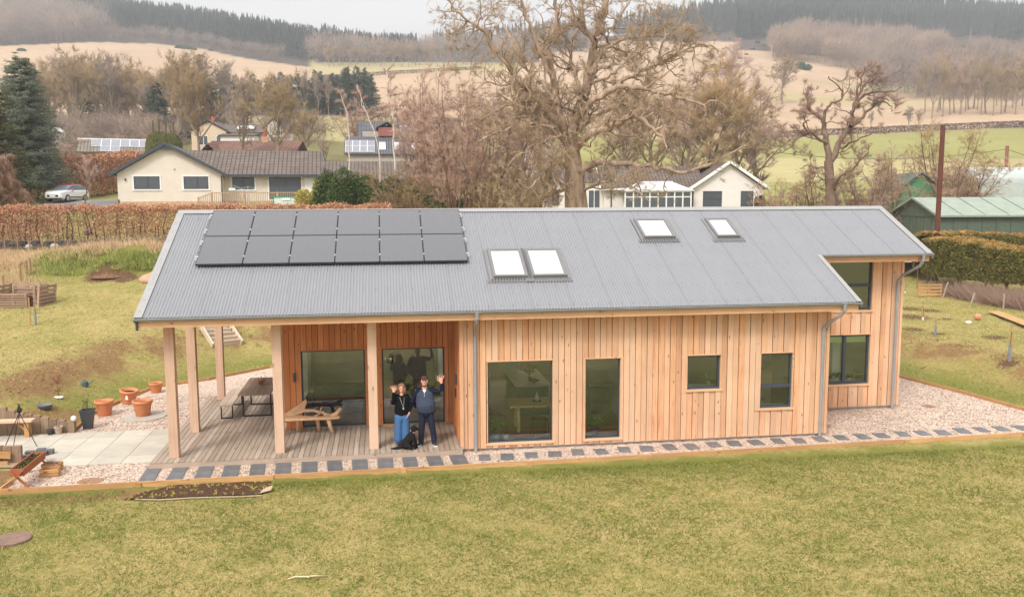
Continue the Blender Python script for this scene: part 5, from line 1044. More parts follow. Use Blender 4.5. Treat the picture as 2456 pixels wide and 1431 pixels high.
# clipped conifer hedge on the right: a U in plan
hd = thing('clipped_conifer_hedge', 'big clipped conifer hedge with orange-tinged flat top on bare trunks at right', 'hedge')
def arm(pts, tv, w, n, z0, du=0):
    pth = gpath(pts, 14); q_ = np.array(pth); q_ = np.stack([np.convolve(np.pad(q_[:, i_], 6, 'edge'), np.ones(13)/13, 'valid') for i_ in range(3)], 1); pth = [(a_, b_, gz(a_, b_)) for a_, b_, _ in q_]; hg = []
    for p in pth:
        u, D = [float(q) for q in uD(np.array(p[0]), np.array(p[1]))]; v = np.interp(u, *zip(*tv)); hg.append(atD(u, v, D)[2]-p[2])
    P_, s, c, z = surf_pts(rh, pth, hg, w, n, z0, .06, jit=.03, bulk=.25, lk=.35); top = np.clip((z-.93)/.07, 0, 1)
    tt = np.clip(rh.normal(.34, .2, n)+.5*top, 0, 1); m = MB(); Q = P_; d = rh.normal(size=Q.shape)*.5+[0, 0, .6]; d /= np.linalg.norm(d, axis=1, keepdims=True); leaves(m, Q, .13, tt, asp=.5); m.build('foliage', CONH, hd)  # sprays near the top tinted towards orange as if lit
    # dark inner body so that no light leaks through
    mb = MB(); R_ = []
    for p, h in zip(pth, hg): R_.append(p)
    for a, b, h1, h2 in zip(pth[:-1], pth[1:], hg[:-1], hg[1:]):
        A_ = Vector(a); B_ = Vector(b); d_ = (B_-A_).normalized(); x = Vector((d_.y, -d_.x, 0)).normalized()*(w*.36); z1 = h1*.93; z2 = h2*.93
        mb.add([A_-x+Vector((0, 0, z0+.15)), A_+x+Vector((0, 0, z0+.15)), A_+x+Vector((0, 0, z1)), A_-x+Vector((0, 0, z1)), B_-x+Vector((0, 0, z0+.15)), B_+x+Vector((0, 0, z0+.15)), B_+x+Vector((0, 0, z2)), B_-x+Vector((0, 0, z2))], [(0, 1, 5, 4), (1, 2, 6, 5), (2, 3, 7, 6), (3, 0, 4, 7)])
    mb.build('light_block_body', simple('dark_conifer_core', (100, 92, 50), .3, 5, 1., 0), hd); m = MB(); stems(m, pth, 1.1, z0+.9, .09, rh, lean=.2); m.build('trunk', simple('dark_trunk', (84, 68, 58), .3, 4, .95), hd)
arm([(2600, 41.5), (2456, 43.5), (2330, 46.5), (2235, 50)], [(2200, 572), (2300, 571), (2456, 598), (2600, 622)], 1.9, 90000, .95)
arm([(2225, 51), (2222, 54), (2300, 56), (2456, 56.5), (2620, 57)], [(2200, 558), (2300, 556), (2456, 562), (2700, 570)], 1.6, 26000, .8)
# evergreen mass and golden shrub
def shrub(name, label, cat, u, D, w, d, h, n, mat, ls, seed, dz=0, tint=(.45, .25), lumps=7, stemm=None):
    rng = np.random.default_rng(seed); o = thing(name, label, cat, PU(u, D, dz)); P_ = []
    for k in range(lumps):
        c = np.array([rng.uniform(-.5, .5)*w, rng.uniform(-.4, .4)*d, h*rng.uniform(.3, .62)]); r = np.array([w*.24, d*.3, h*.36])*rng.uniform(.75, 1.2)
        q = rng.normal(size=(n//lumps, 3)); q /= np.linalg.norm(q, axis=1, keepdims=True); P_.append(c+q*r*rng.uniform(.55, 1, (len(q), 1))**.5)
    P_ = np.concatenate(P_); P_ = P_[P_[:, 2] > 0]; m = MB(); leaves(m, P_, ls, np.clip(rng.normal(*tint, len(P_)), 0, 1)); m.build('foliage', mat, o)
    m = MB(); A_ = np.zeros((40, 3)); B_ = P_[rng.integers(0, len(P_), 40)]; cones(m, A_, B_, .04); m.build('stem', stemm or STEM, o); return o
shrub('golden_shrub', 'rounded golden-yellow conifer shrub at the right end of the bungalow', 'shrub', 762, 66, 2.3, 1.8, 2.7, 9000, GOLD, .11, 1)
for i, (u, D, w, h) in enumerate(((805, 64, 3, 3.6), (850, 63, 3.2, 4.0), (905, 64, 3.2, 3.8), (955, 65, 3.2, 3.7), (1015, 64, 3.2, 3.3), (1100, 62, 3.2, 2.4))): shrub('evergreen_shrub', ['dark green shrub right of the golden one', 'second evergreen shrub, tallest of the mass before the brown roof', 'dark evergreen shrub behind the hedge end', 'mossy evergreen shrub below the birches', 'low evergreen shrub among bare stems', 'low green shrub beneath the reddish thicket'][i], 'shrub', u, D, w, 2, h, 12000, EVG, .14, 20+i, tint=(.4, .3))
for i, (u, vt) in enumerate(((388, 304), (402, 300), (418, 303), (436, 308))):
    D = 95; p = PU(u, D); h = (atD(u, vt, D)[2]-p[2])*1.06; o = thing('cypress', ['leftmost column of the dark cypress clump', 'second dark cypress column from the left', 'third dark cypress column from the left', 'rightmost column of the dark cypress clump'][i]+' behind the bungalow', 'tree', p); m = MB(); q = rh.uniform(0, 1, (3500, 1)); az = rh.uniform(0, 6.28, (3500, 1)); R_ = .95*np.sin(np.clip(q*1.1+.12, 0, 1)*PI)**.3*rh.uniform(.6, 1, (3500, 1)); P_ = np.concatenate([np.cos(az)*R_, np.sin(az)*R_, q*h], 1); cones(m, P_, P_+np.concatenate([np.cos(az)*.08, np.sin(az)*.08, np.full((3500, 1), .3)], 1), .1, rh.uniform(0, .6, 3500)); m.build('crown', NEEDY, o); MB().tube([(0, 0, -.2), (0, 0, h*.9)], [.15, .03], 6).build('trunk', BARKR, o)
shrub('topiary_cone', 'dark green conical yew at the right corner of the white house', 'shrub', 1818, 82, 1.0, 1, 2.4, 4000, NEEDY, .12, 50, lumps=4)
shrub('round_evergreen', 'rounded grey-green evergreen left of the cypress clump', 'shrub', 355, 110, 2, 2, 3.0, 3500, EVG, .2, 51)
# blue spruce
D = 76; p = PU(86, D); h = atD(86, 138, D)[2]-p[2]; sp_ = conifer(60, 'blue_spruce', 'tall blue-green spruce standing by the parked car', h, 3.2, 60, 11, 40, .22, .03, NEEDB, .13, -.26, wpow=.48); sp_.location = p
D = 66; p = PU(-8, D); h = atD(0, 150, D)[2]-p[2]; c_ = conifer(61, 'dark_conifer', 'dark olive conifer cut off by the left edge', h, 2.9, 34, 8, 26, .3, .04, NEEDY, .1, -.45, wpow=.45); c_.location = p
w_ = grow_tree(62, 5.2, .12, 9, 2.4, [(1.6, 1.6, .9, .15, -.28, .05, .5), (2.2, .9, .8, .15, -.4, .1, .5)], 'weeping_tree', 'drooping bare tree with brown hanging twigs at the left edge', tw_n=9000, tw_len=.5, tw_r=.012, up=-.9, twig=TW_R, bark=BARKR, lup=-.1); w_.location = PU(22, 59)
w_ = grow_tree(63, 3.6, .07, 8, 1.6, [(1.6, 1.0, .7, .15, .1, .05, .5)], 'young_tree', 'small slender bare tree in front of the tall beech hedge', tw_n=1500, tw_len=.35, tw_r=.009, twig=TW_R, bark=BARKR, fork=.35, lang=.6); w_.location = PU(218, 72)
w_ = grow_tree(64, 3.4, .08, 9, 1.9, [(1.8, 1.3, .9, .15, -.3, .05, .5)], 'weeping_tree', 'small weeping bare tree right of the tiled bungalow roof', tw_n=4000, tw_len=.6, tw_r=.016, up=-.9, twig=TW_R, bark=BARKR, lup=-.15); w_.location = PU(768, 96)
# great oak
D = 50; b = atD(1383, 520, D); base = (b[0], b[1], gz(b[0], b[1])); bp = vrow(np.array(base[0]), np.array(base[1]), np.array(base[2]-.3)); px_ = D/F_
L_ = [([(1384, float(bp[1])), (1383, 520), (1379, 450), (1376, 400), (1371, 352), (1369, 322), (1372, 300)], .8, .22, 0), ([(1372, 372), (1368, 335), (1384, 278), (1406, 212), (1417, 160), (1424, 110), (1436, 60), (1455, 0), (1466, -60), (1475, -120)], .5, .08, 1.5), ([(1366, 350), (1345, 290), (1334, 240), (1325, 180), (1314, 110), (1337, 45), (1326, -20), (1310, -90)], .34, .06, 1),
 ([(1326, 190), (1298, 135), (1276, 72), (1256, 10), (1240, -50)], .2, .05, -1), ([(1352, 310), (1292, 240), (1256, 206), (1222, 166), (1190, 126), (1163, 78), (1120, 46), (1082, 14), (1052, -18)], .24, .03, -2.5), ([(1350, 290), (1330, 252), (1288, 216), (1240, 200), (1196, 208), (1160, 190)], .17, .03, 2),
 ([(1384, 280), (1420, 246), (1470, 213), (1520, 206), (1570, 220), (1620, 232), (1680, 248), (1722, 240)], .27, .04, -3), ([(1412, 180), (1448, 122), (1480, 100), (1530, 88), (1590, 85), (1625, 80), (1665, 70)], .17, .03, 2), ([(1480, 205), (1535, 172), (1590, 148), (1640, 125), (1695, 108), (1722, 122)], .15, .025, 3.5), ([(1572, 158), (1588, 112), (1590, 62), (1562, 28), (1545, -20)], .1, .02, 1),
 ([(1372, 372), (1412, 322), (1450, 312), (1492, 290), (1525, 276), (1556, 300), (1588, 332), (1600, 360)], .3, .04, -4), ([(1382, 430), (1398, 406), (1440, 391), (1500, 393), (1560, 400), (1620, 411), (1680, 401), (1745, 372), (1792, 348)], .27, .04, -2.5), ([(1370, 408), (1342, 391), (1318, 402), (1292, 430), (1268, 452)], .16, .03, -3), ([(1372, 455), (1335, 462), (1294, 472), (1255, 452), (1225, 440)], .14, .03, -2),
 ([(1392, 455), (1430, 441), (1478, 432), (1530, 458), (1558, 486)], .13, .025, -3), ([(1424, 112), (1400, 62), (1372, 20), (1360, -40)], .14, .03, -2), ([(1428, 95), (1468, 62), (1500, 20), (1530, -40)], .14, .03, 2), ([(1360, 330), (1322, 282), (1280, 266), (1230, 252), (1182, 272), (1140, 292)], .16, .03, 3), ([(1358, 345), (1305, 305), (1250, 300), (1196, 316), (1150, 340)], .14, .03, -3), ([(1390, 310), (1450, 268), (1520, 248), (1592, 262), (1660, 300)], .14, .03, 4),
 ([(1400, 235), (1380, 180), (1365, 120), (1385, 70), (1400, 10), (1395, -60)], .16, .03, 4), ([(1335, 245), (1290, 190), (1250, 150), (1225, 95), (1200, 40), (1190, -30)], .13, .03, 4), ([(1436, 70), (1470, 110), (1520, 130), (1560, 125)], .08, .02, 3), ([(1410, 205), (1450, 190), (1480, 170), (1520, 120), (1540, 60), (1550, 0)], .12, .02, -3), ([(1450, 312), (1470, 350), (1455, 380), (1445, 420)], .08, .02, -2), ([(1375, 345), (1330, 330), (1290, 345), (1250, 370), (1215, 400)], .1, .02, -3.5), ([(1160, 80), (1140, 120), (1110, 115), (1098, 120)], .05, .02, 0), ([(1625, 82), (1650, 60), (1690, 75), (1712, 95)], .05, .02, 0)]
L_ = [L_[0]]+[(a_, r_*.78, q_, o_) for a_, r_, q_, o_ in L_[1:]]
hand_tree(70, 'great_oak', 'huge gnarled bare oak with thick reddish trunk and sprawling limbs behind the ridge', base, L_, [(2.3, 2.3, .95, .3, .03, .06, .6), (2.3, 1.0, .9, .32, .04, .06, .6), (2.6, .42, .85, .3, .04, .08, .6)], simple('great_oak_bark', (164, 142, 122), .5, 4, .95, .1, 1., .05, (1, 1, .25)), twigmat('great_oak_twig', (170, 150, 124), (196, 172, 138), (196, 154, 92)), D, 3, tw_n=120000, tw_len=.24, tw_r=.0055, n0=10, leafn=16000, leafs=.04, trunk_levels=2)
D = 62; b = atD(1993, 490, D); base = (b[0], b[1], gz(b[0], b[1])); bp = vrow(np.array(base[0]), np.array(base[1]), np.array(base[2]-.3))
L_ = [([(1994, float(bp[1])), (1993, 480), (1990, 430), (1987, 385)], .38, .3, 0), ([(1988, 392), (1983, 342), (1978, 312), (1974, 286), (1950, 272), (1937, 250), (1938, 234), (1929, 222)], .24, .03, 1), ([(1982, 342), (1950, 322), (1930, 306), (1929, 296), (1941, 288)], .12, .03, -1), ([(1944, 318), (1908, 337), (1892, 358), (1858, 371)], .08, .02, -1.5), ([(1990, 392), (2006, 362), (2020, 328), (2040, 304), (2063, 286), (2090, 259), (2108, 244), (2136, 241)], .24, .03, 1.5), ([(2040, 304), (2045, 272), (2051, 247), (2074, 229), (2105, 220), (2144, 219), (2166, 207)], .15, .03, 2), ([(2052, 245), (2070, 212), (2084, 196), (2108, 184), (2130, 190)], .09, .02, 1), ([(1976, 290), (1980, 265), (1996, 250), (2017, 238), (2021, 217), (2003, 199), (1984, 184)], .12, .03, -1), ([(1998, 458), (2004, 442), (2018, 420), (2050, 400), (2070, 379), (2080, 368)], .14, .03, -2), ([(2016, 354), (2046, 341), (2078, 327), (2100, 318)], .09, .02, -2), ([(1992, 445), (1978, 430), (1958, 436), (1946, 450)], .06, .02, 1), ([(2052, 247), (2060, 215), (2068, 180), (2078, 158)], .08, .02, -1), ([(2118, 243), (2135, 255), (2138, 268)], .05, .02, 0), ([(2018, 238), (2035, 215), (2040, 185)], .05, .02, 1), ([(1988, 400), (1965, 405), (1940, 395), (1920, 405)], .06, .02, 2)]
hand_tree(71, 'twisted_oak', 'twisted dark-limbed bare oak standing alone before the green field at right', base, L_, [(1.5, 1.4, .95, .26, .05, .1, .6), (2.8, .75, .9, .24, .05, .1, .6), (3.0, .5, .8, .2, .05, .1, .6)], simple('twisted_oak_bark', (126, 106, 92), .3, 3, .95, .1, .8, .03), twigmat('dark_twig', (152, 124, 108), (178, 148, 128), (180, 134, 108)), D, 2, tw_n=26000, tw_len=.28, tw_r=.006, n0=8, trunk_levels=2)
# reddish multi-stemmed trees
C_TH = [(1.8, 1.9, .8, .18, .03, .05, .55), (2.8, .85, .9, .22, .02, .05, .55)]
def thicket(seed, name, label, h, spread, nst, twig, tw_n=11000, C=C_TH, tl=.3, twr=.0085, vase=.5):
    rng = np.random.default_rng(seed); root = thing(name, label, 'tree'); out = {'trunk': [], 'tw': []}
    for k in range(6): out[k] = []
    for i in range(nst):
        az = i*2.4+rng.uniform(-.4, .4); el = rng.uniform(.1, 1)*vase; d = (math.cos(az)*math.sin(el), math.sin(az)*math.sin(el), math.cos(el)); P, R_ = limb(rng, (rng.normal()*.12, rng.normal()*.12, -.2), d, h*rng.uniform(.7, 1), .012*h*rng.uniform(.5, 1.1), .01, .06, .05*(1-spread), h/10); out['trunk'].append((P, R_)); bush_out(rng, P[2:], R_[2:], 0, C, out)
    finish_tree(rng, root, out, BARKR, twig, tw_n, tl, twr, up=.1, n0=5, trunk_levels=1); return root
TH = [thicket(80+i, 'bare_thicket_tree', 'x', 9, .5, 8, TW_R) for i in range(2)]+[thicket(83, 'bare_thicket_tree', 'x', 9, .5, 10, TW_O)]
def th(i, u, D, vt, label, group, wide=1.):
    p = PU(u, D); h = atD(u, vt, D)[2]-p[2]; return place(TH[i], u, D, h, label, group, 9, wide=wide)
GT = 'reddish leafless trees left of the great oak'
for i, (u, D, vt, w) in enumerate(((1110, 60, 165, 1.0), (1175, 64, 160, 1.1), (1055, 64, 175, .95), (1235, 68, 190, 1.0), (1010, 72, 215, .8), (1145, 72, 175, 1.1), (1290, 66, 330, 1.2), (1090, 55, 250, .8))): th(i % 2, u, D, vt, ['tallest reddish bare tree between birches and great oak', 'reddish bare tree touching the oak crown', 'reddish bare tree just right of the birches', 'reddish bare tree behind the left oak limbs', 'fine-twigged bare tree behind the birches', 'reddish bare tree at the back of the group', 'low bare thicket at the foot of the oak', 'nearer small bare tree over the ridge'][i], GT, w)
for i, (u, D, vt, w) in enumerate(((955, 56, 390, 1.5), (1010, 55, 430, 1.4), (1240, 56, 410, 1.5), (1290, 55, 430, 1.3), (1180, 54, 420, 1.4))): th(2, u, D, vt, 'low bare shrub just beyond the house ridge', 'low bare shrubs beyond the ridge', w)
for i, (u, D, vt, w) in enumerate(((1900, 66, 420, 1.5), (1950, 68, 400, 1.3), (2050, 66, 400, 1.3), (2085, 70, 370, 1.2), (2130, 74, 340, 1.2), (1860, 70, 430, 1.4), (2110, 64, 440, 1.))): th([1, 2][i % 2], u, D, vt, 'reddish bare shrub growing around the twisted oak', 'shrubs around the twisted oak', w)
for i, (u, D, vt, w) in enumerate(((2275, 74, 355, 1.5), (2310, 76, 365, 1.4), (2240, 78, 290, 1.1), (2440, 84, 380, 1.2))): th([1, 2, 2, 1][i], u, D, vt, 'tangled bare tree behind the green shed', 'bare trees behind the green shed', w)
for i, (u, D, vt, w) in enumerate(((885, 130, 240, 1.2), (925, 132, 225, 1.2), (790, 126, 330, 1.1), (860, 134, 250, 1.1), (985, 126, 200, 1.1), (700, 128, 300, 1.2))): th([0, 1][i % 2], u, D, vt, 'mauve bare tree beyond the slate-roofed house', 'trees beyond the slate-roofed house', w)
for i, (u, D, vt, w) in enumerate(((232, 104, 330, 1.4), (300, 106, 325, 1.6), (265, 108, 322, 1.5), (340, 112, 318, 1.3), (180, 100, 330, 1.3))): th(0, u, D, vt, 'pinkish scrub above the solar-roofed house', 'scrub above the solar-roofed house', w*1.3)
# birches
def birch(seed, label, D, pl, r0):
    b = atD(*pl[0], D); base = (b[0], b[1], gz(b[0], b[1])); bp = vrow(np.array(base[0]), np.array(base[1]), np.array(base[2]-.2)); pl = [(pl[0][0], float(bp[1]))]+pl
    return hand_tree(seed, 'birch', label, base, [(pl, r0, .02, 0), (pl[len(pl)//2:], r0*.4, .012, .6)], [(1.6, .9, 1.0, .16, -.04, .05, .4)], BIRCH, TW_R, D, 1, tw_n=1500, tw_len=.35, tw_r=.008, n0=6)
birch(90, 'upright white-barked birch, rightmost of the three', 68, [(949, 480), (947, 400), (944, 320), (938, 250), (930, 190), (925, 160)], .12)
birch(91, 'leaning white birch curving left, middle of the three', 70, [(912, 450), (908, 360), (890, 300), (870, 250), (858, 205)], .08)
birch(92, 'thin white birch over the slate roof, leftmost of the three', 74, [(838, 400), (836, 330), (832, 280), (822, 240), (812, 215)], .075)
o = loc_root('pollard_stump', 'dark pollarded stump tree beside the long green shed roof', 'tree', 2126, 61); m = MB(); m.tube([(0, 0, -.2), (.05, 0, 1.4), (0, 0, 2.2)], [.25, .2, .22], 8); cones(m, np.tile([[0, 0, 2.]], (60, 1)), np.array([0, 0, 2.2])+rh.normal(size=(60, 3))*[.6, .6, .35]+[0, 0, .5], .05); m.build('trunk', simple('dark_trunk', (84, 68, 58)), o)
o = loc_root('pollard_stump', 'dark pollarded stump right of the white gable', 'tree', 1815, 90); m = MB(); m.tube([(0, 0, -.2), (0, 0, 3.4)], [.25, .2], 8); cones(m, np.tile([[0, 0, 3.]], (90, 1)), np.array([0, 0, 3.8])+rh.normal(size=(90, 3))*[.6, .5, .3], .06); m.build('trunk', simple('dark_trunk', (84, 68, 58)), o)
# ================= GARDEN: paving, edging, walls =================
SLATE = simple('slate_slab', (104, 105, 107), .25, 3.5, .55, .4, .3, .01, obj=.12)
rp_ = random.Random(3)
def stone(name, label, group, x, y, w, d, rot, h=.022, mat=SLATE):
    m = MB(); p = [(-w/2, -d/2), (0, -d/2-rp_.uniform(0, .012)), (w/2, -d/2), (w/2+rp_.uniform(-.01, .01), 0), (w/2, d/2), (0, d/2+rp_.uniform(-.01, .01)), (-w/2, d/2), (-w/2+rp_.uniform(-.01, .01), 0)]
    m.prism([(a, b, .002) for a, b in p], (0, 0, h)); o = m.build(name, mat, bevel=.004); o.location = (x, y, 0); o.rotation_euler = (0, 0, rot); o['label'] = label; o['category'] = 'stepping stone'; o['group'] = group
for k in range(13):
    x = -7.42+k*.607; stone('stepping_stone', 'long dark slate slab laid crosswise before the deck', 'long slate slabs before the deck', x+rp_.uniform(-.015, .015), -.72+.012*k+rp_.uniform(-.03, .03), .36+rp_.uniform(-.02, .02), 1.1+rp_.uniform(-.03, .02), rp_.uniform(-.04, .04)+.05)
for k in range(27):
    x = .5+k*.605; stone('stepping_stone', 'small slate slab in the gravel path along the larch wall', 'small slate slabs along the wall', x+rp_.uniform(-.03, .03), -.62+.0175*k+rp_.uniform(-.04, .04), .31+rp_.uniform(-.03, .03), .48+rp_.uniform(-.04, .04), rp_.uniform(-.12, .12)-.06)
def edging(label, pts, h=.13, w=.038, seg=3.6, zf=None):
    r = thing('timber_edging', label, 'edging'); n = 0; peg = MB()
    for a, b in zip(pts[:-1], pts[1:]):
        L = math.hypot(b[0]-a[0], b[1]-a[1]); k = max(1, round(L/seg))
        for i in range(k):
            p = [a[j]+(b[j]-a[j])*i/k for j in range(2)]; q = [a[j]+(b[j]-a[j])*(i+1)/k for j in range(2)]; j1 = rnd(-.006, .006)
            m = MB(); m.bar((p[0], p[1]+j1, h/2-.03), (q[0], q[1]+j1, h/2-.03+rnd(-.004, .004)), w, h, rnd(.1, .9)); m.build('board', W_EDGE, r)
            MB().box(q[0]-.06, q[0]+.06, q[1]-.055, q[1]-.02, -.05, h-.04, rnd(.1, .9)).build('peg', W_EDGE, r)
edging('light timber edging board between the front gravel path and the lawn', [(-10.4, -1.56), (-4.57, -1.47), (4.59, -1.28), (15.15, -.92), (18.2, -.8)])
edging('short timber edging running back beside the trough at the far left', [(-10.42, -1.5), (-10.42, -.9)])
edging('timber edging curving behind the terracotta pots and along the rear gravel', [(-10.55, 3.62), (-10.66, 5.56), (-10.33, 7.14), (-9.76, 9.25), (-8.21, 10.25), (-6.28, 12.26), (-2, 13.1)])
edging('timber edging between the right-hand gravel and the brown bank', [(17.65, -.8), (17.17, 1.58), (16.81, 4.1), (16.28, 6.7), (15.05, 13)])
SLEEP = wood('sleeper_timber', (156, 134, 112), (112, 92, 76), (128, 106, 88), True, 1, 2, .9)
r = thing('sleeper_wall', 'curved retaining wall of upright grey-brown sleepers behind the bench', 'retaining wall')
x = -14.4
while x < -10.6:
    f = (x+14.4)/3.8; y = 3.55-.25*(f < .35)*(.35-f); h = .62 if f < .25 else .62+.22*math.sin(min(1, (f-.25)/.35)*PI)*(f < .6) if f < .6 else .62-.34*(f-.6)/.4
    MB().box(x, x+.205, y, y+.12, -.05, h+rnd(-.012, .012), rnd(0, 1)).build('sleeper', SLEEP, r); x += .215
MB().box(-10.62, -10.5, 3.5, 3.68, -.05, .36, .5).build('end_post', SLEEP, r)
o = MB().ball((-10.5, 3.5, .42), .075, 10, 7).build('round_lamp', simple('opal_globe', (236, 236, 232), .02, 3), label='small white globe on the end post of the sleeper wall', category='garden light')
r = thing('sleeper_wall', 'low sleeper wall with a slanting larch rail at the left frame edge', 'retaining wall'); x = -13.2
while x < -11.0: MB().box(x, x+.205, .78, .9, -.05, .43+rnd(-.01, .01), rnd(0, 1)).build('sleeper', SLEEP, r); x += .215
MB().bar((-13, .72, .42), (-11.05, .7, .22), .05, .16, .3).build('rail', W_EDGE, r); MB().bar((-13, .66, .06), (-11.1, .64, .02), .05, .14, .8).build('rail', W_EDGE, r)
r = thing('garden_bench', 'simple pale-topped timber bench against the sleeper wall', 'bench', (-12.35, 3.25, .015)); MB().box(-.9, .9, -.15, .17, .43, .48, .9).build('seat', W_POST, r)
for x in (-.3, .78): MB().box(x-.1, x+.02, -.1, .12, 0, .43, .3).build('leg', W_EDGE, r); MB().bar((x-.1, 0, .2), (x-.32, 0, .42), .05, .06, .3).build('brace', W_EDGE, r)
IRON = simple('black_iron', (38, 36, 36), .1, 6, .6, .3)
r = thing('iron_tripod', 'thin black iron tripod standing on the patio by the bench', 'tripod', (-11.5, 2.4, .015))
for a, b in ((-.35, -.02), (-.12, -.1), (.5, -.2)): MB().tube([(a, b, 0), (0, .1, .85)], .011, 5).build('leg', IRON, r)
MB().lathe([(.02, .84), (.07, .88), (.06, .95), (.03, 1.02), (.01, 1.08)], 8, (0, .1, 0)).tube([(0, .1, .82), (0, .08, .5)], .006, 4).build('hook', IRON, r)
# ---- pots ----
TERRA = simple('terracotta_plastic', (204, 132, 90), .1, 4, .6, .3, .15, obj=.06); SOIL = simple('potting_soil', (70, 52, 40), .4, 30, 1., 0, 1.); ANTH = simple('anthracite_pot', (58, 62, 64), .1, 5, .5, .4)
def pot(label, x, y, r0, h, z=0., mat=TERRA, name='terracotta_pot', sides=24, grp=None):
    t_ = thing(name, label, 'plant pot', (x, y, z), rnd(0, 1), grp); m = MB()
    m.lathe([(r0*.66, 0), (r0*.7, .02), (r0*.9, h*.78), (r0*.92, h*.8), (r0*1.0, h*.82), (r0*1.02, h*.9), (r0*1.0, h), (r0*.88, h), (r0*.84, h*.84), (r0*.6, h*.8)], sides); m.build('pot', mat, t_, smooth=sides > 8); MB().lathe([(r0*.84, 0), (r0*.5, .03), (.01, .04)], 16, (0, 0, h*.8)).build('soil', SOIL, t_); return t_
pot('terracotta pot standing farthest left of the four', -10.3, 5.5, .27, .46)
t_ = pot('terracotta pot with a white label, leaning against the edging', -10.02, 7.0, .28, .45); t_.rotation_euler = (.08, .1, 0); MB().prism([(-.04, -.262, .2), (.05, -.262, .2), (.03, -.268, .33), (-.02, -.268, .34)], (0, .03, 0)).build('label_tag', WPVC, t_)
pot('smallest terracotta pot, farthest back by the edging', -9.55, 8.5, .23, .34)
t_ = pot('terracotta pot standing on the round paved disc', -9.12, 5.2, .29, .46, .03)
o = MB().lathe([(.62, 0), (.62, .022), (.0, .023)], 40).build('paved_disc', SLAB, label='round pale paved disc in the gravel under one terracotta pot', category='paving disc'); o.location = (-9.05, 5.12, .004)
def tapered(label, x, y, w, h):
    t_ = thing('tall_planter', label, 'plant pot', (x, y, .0)); b = w*.62; sq = lambda s, z: [(-s/2, -s/2, z), (s/2, -s/2, z), (s/2, s/2, z), (-s/2, s/2, z)]
    MB().rings([sq(b, 0), sq(w*.97, h*.88), sq(w, h*.88), sq(w*1.03, h), sq(w*.86, h), sq(w*.8, h*.9)]).build('pot', ANTH, t_, bevel=.006); MB().prism(sq(w*.8, h*.9), (0, 0, .01)).build('soil', SOIL, t_); return t_
t_ = tapered('tall tapering dark grey planter with a small sparse shrub', -10.28, 3.95, .33, .56)
m = MB(); m.tube([(0, 0, .5), (.01, 0, .85)], .012, 5); A_ = np.tile([[0, 0, .62]], (14, 1))+RNG.normal(size=(14, 3))*[.01, .01, .08]; B_ = A_+RNG.normal(size=(14, 3))*.1+[0, 0, .1]; cones(m, A_, B_, .006); m.build('stem', STEM, t_); m = MB(); leaves(m, np.repeat(B_, 8, 0)+RNG.normal(size=(112, 3))*.04, .04, RNG.uniform(0, 1, 112)); m.build('leaves', EVG, t_)
pot('small black pot by the foot of the sleeper wall', *W(121, 1043)[:2], .1, .15, .018, ANTH, 'small_pot'); t_ = pot('small beige pot with a dry sprig by the sleeper wall', *W(141, 1041)[:2], .115, .21, .018, simple('beige_pot', (178, 160, 140), .1, 6), 'small_pot')
m = MB(); cones(m, np.tile([[0, 0, .17]], (12, 1)), np.array([0, 0, .34])+RNG.normal(size=(12, 3))*[.06, .06, .05], .003); m.build('dry_sprig', STRAWM, t_)
p = GW(108, 980); t_ = thing('shallow_tub', 'wide shallow grey tub lying on the earth bank', 'tub', p); m = MB(); m.lathe([(.17, 0), (.2, .12), (.215, .14), (.19, .14), (.15, .03)], 20); m.build('tub', simple('grey_tub', (112, 118, 124), .1, 5), t_, smooth=True)
p = GW(205, 926); t_ = thing('watering_can', 'small blue-green watering can left on the bank', 'watering can', p, .5); BG2 = simple('blue_green_plastic', (70, 96, 104), .08, 5, .45); m = MB(); m.lathe([(.09, 0), (.095, .15), (.07, .17)], 12); m.build('body', BG2, t_); MB().tube([(.08, 0, .05), (.2, 0, .13), (.24, 0, .17)], [.02, .014, .022], 6).build('spout', BG2, t_); MB().tube([(-.08, 0, .05), (-.15, 0, .12), (-.05, 0, .22), (.05, 0, .17)], .01, 5).build('handle', BG2, t_)
def sapling(label, u, v, h, leafm, n=6, seed=0, lc=None, guard=None, stake=None, name='sapling', guardm=None):
    p = GW(u, v); rng = np.random.default_rng(seed+500); t_ = thing(name, label, 'young tree', p); m = MB(); m.tube([(0, 0, -.05), (rng.normal()*.02, 0, h*.5), (rng.normal()*.04, 0, h)], [.014, .01, .004], 5); A_ = np.stack([np.zeros(n), np.zeros(n), rng.uniform(.35, .95, n)*h], 1); B_ = A_+rng.normal(size=(n, 3))*[.13, .13, .05]*h+[0, 0, .1*h]; cones(m, A_, B_, .008); m.build('stem', BARKR, t_)
    if leafm: m = MB(); q = np.repeat(B_, 14, 0)+rng.normal(size=(14*n, 3))*.045; leaves(m, q, .05, rng.uniform(0, 1, len(q))); m.build('leaves', leafm, t_)
    if guard: MB().tube([(0, 0, 0), (0, 0, guard)], .045, 8).build('guard', guardm or simple('grey_tree_guard', (128, 134, 140), .1, 6), t_)
    if stake: MB().box(stake-.02, stake+.02, -.02, .02, -.05, h*.75, .4).build('stake', W_EDGE, t_)
    return t_
RED = leafmat('crimson_leaf', (110, 44, 44), (146, 66, 60), (176, 100, 88))
sapling('small shrub with crimson leaves on the bank', 141, 952, .62, RED, 6, 1)
sapling('young tree with a stake and blue-grey guard in the left grass', 86, 780, 1.5, None, 14, 2, guard=.55, stake=-.2)
p = GW(140, 954); o = MB().box(-.14, .14, -.06, .06, 0, .05).build('plant_label_stone', WPVC, bevel=.01, label='white flat marker stone beside the crimson shrub', category='marker'); o.location = p
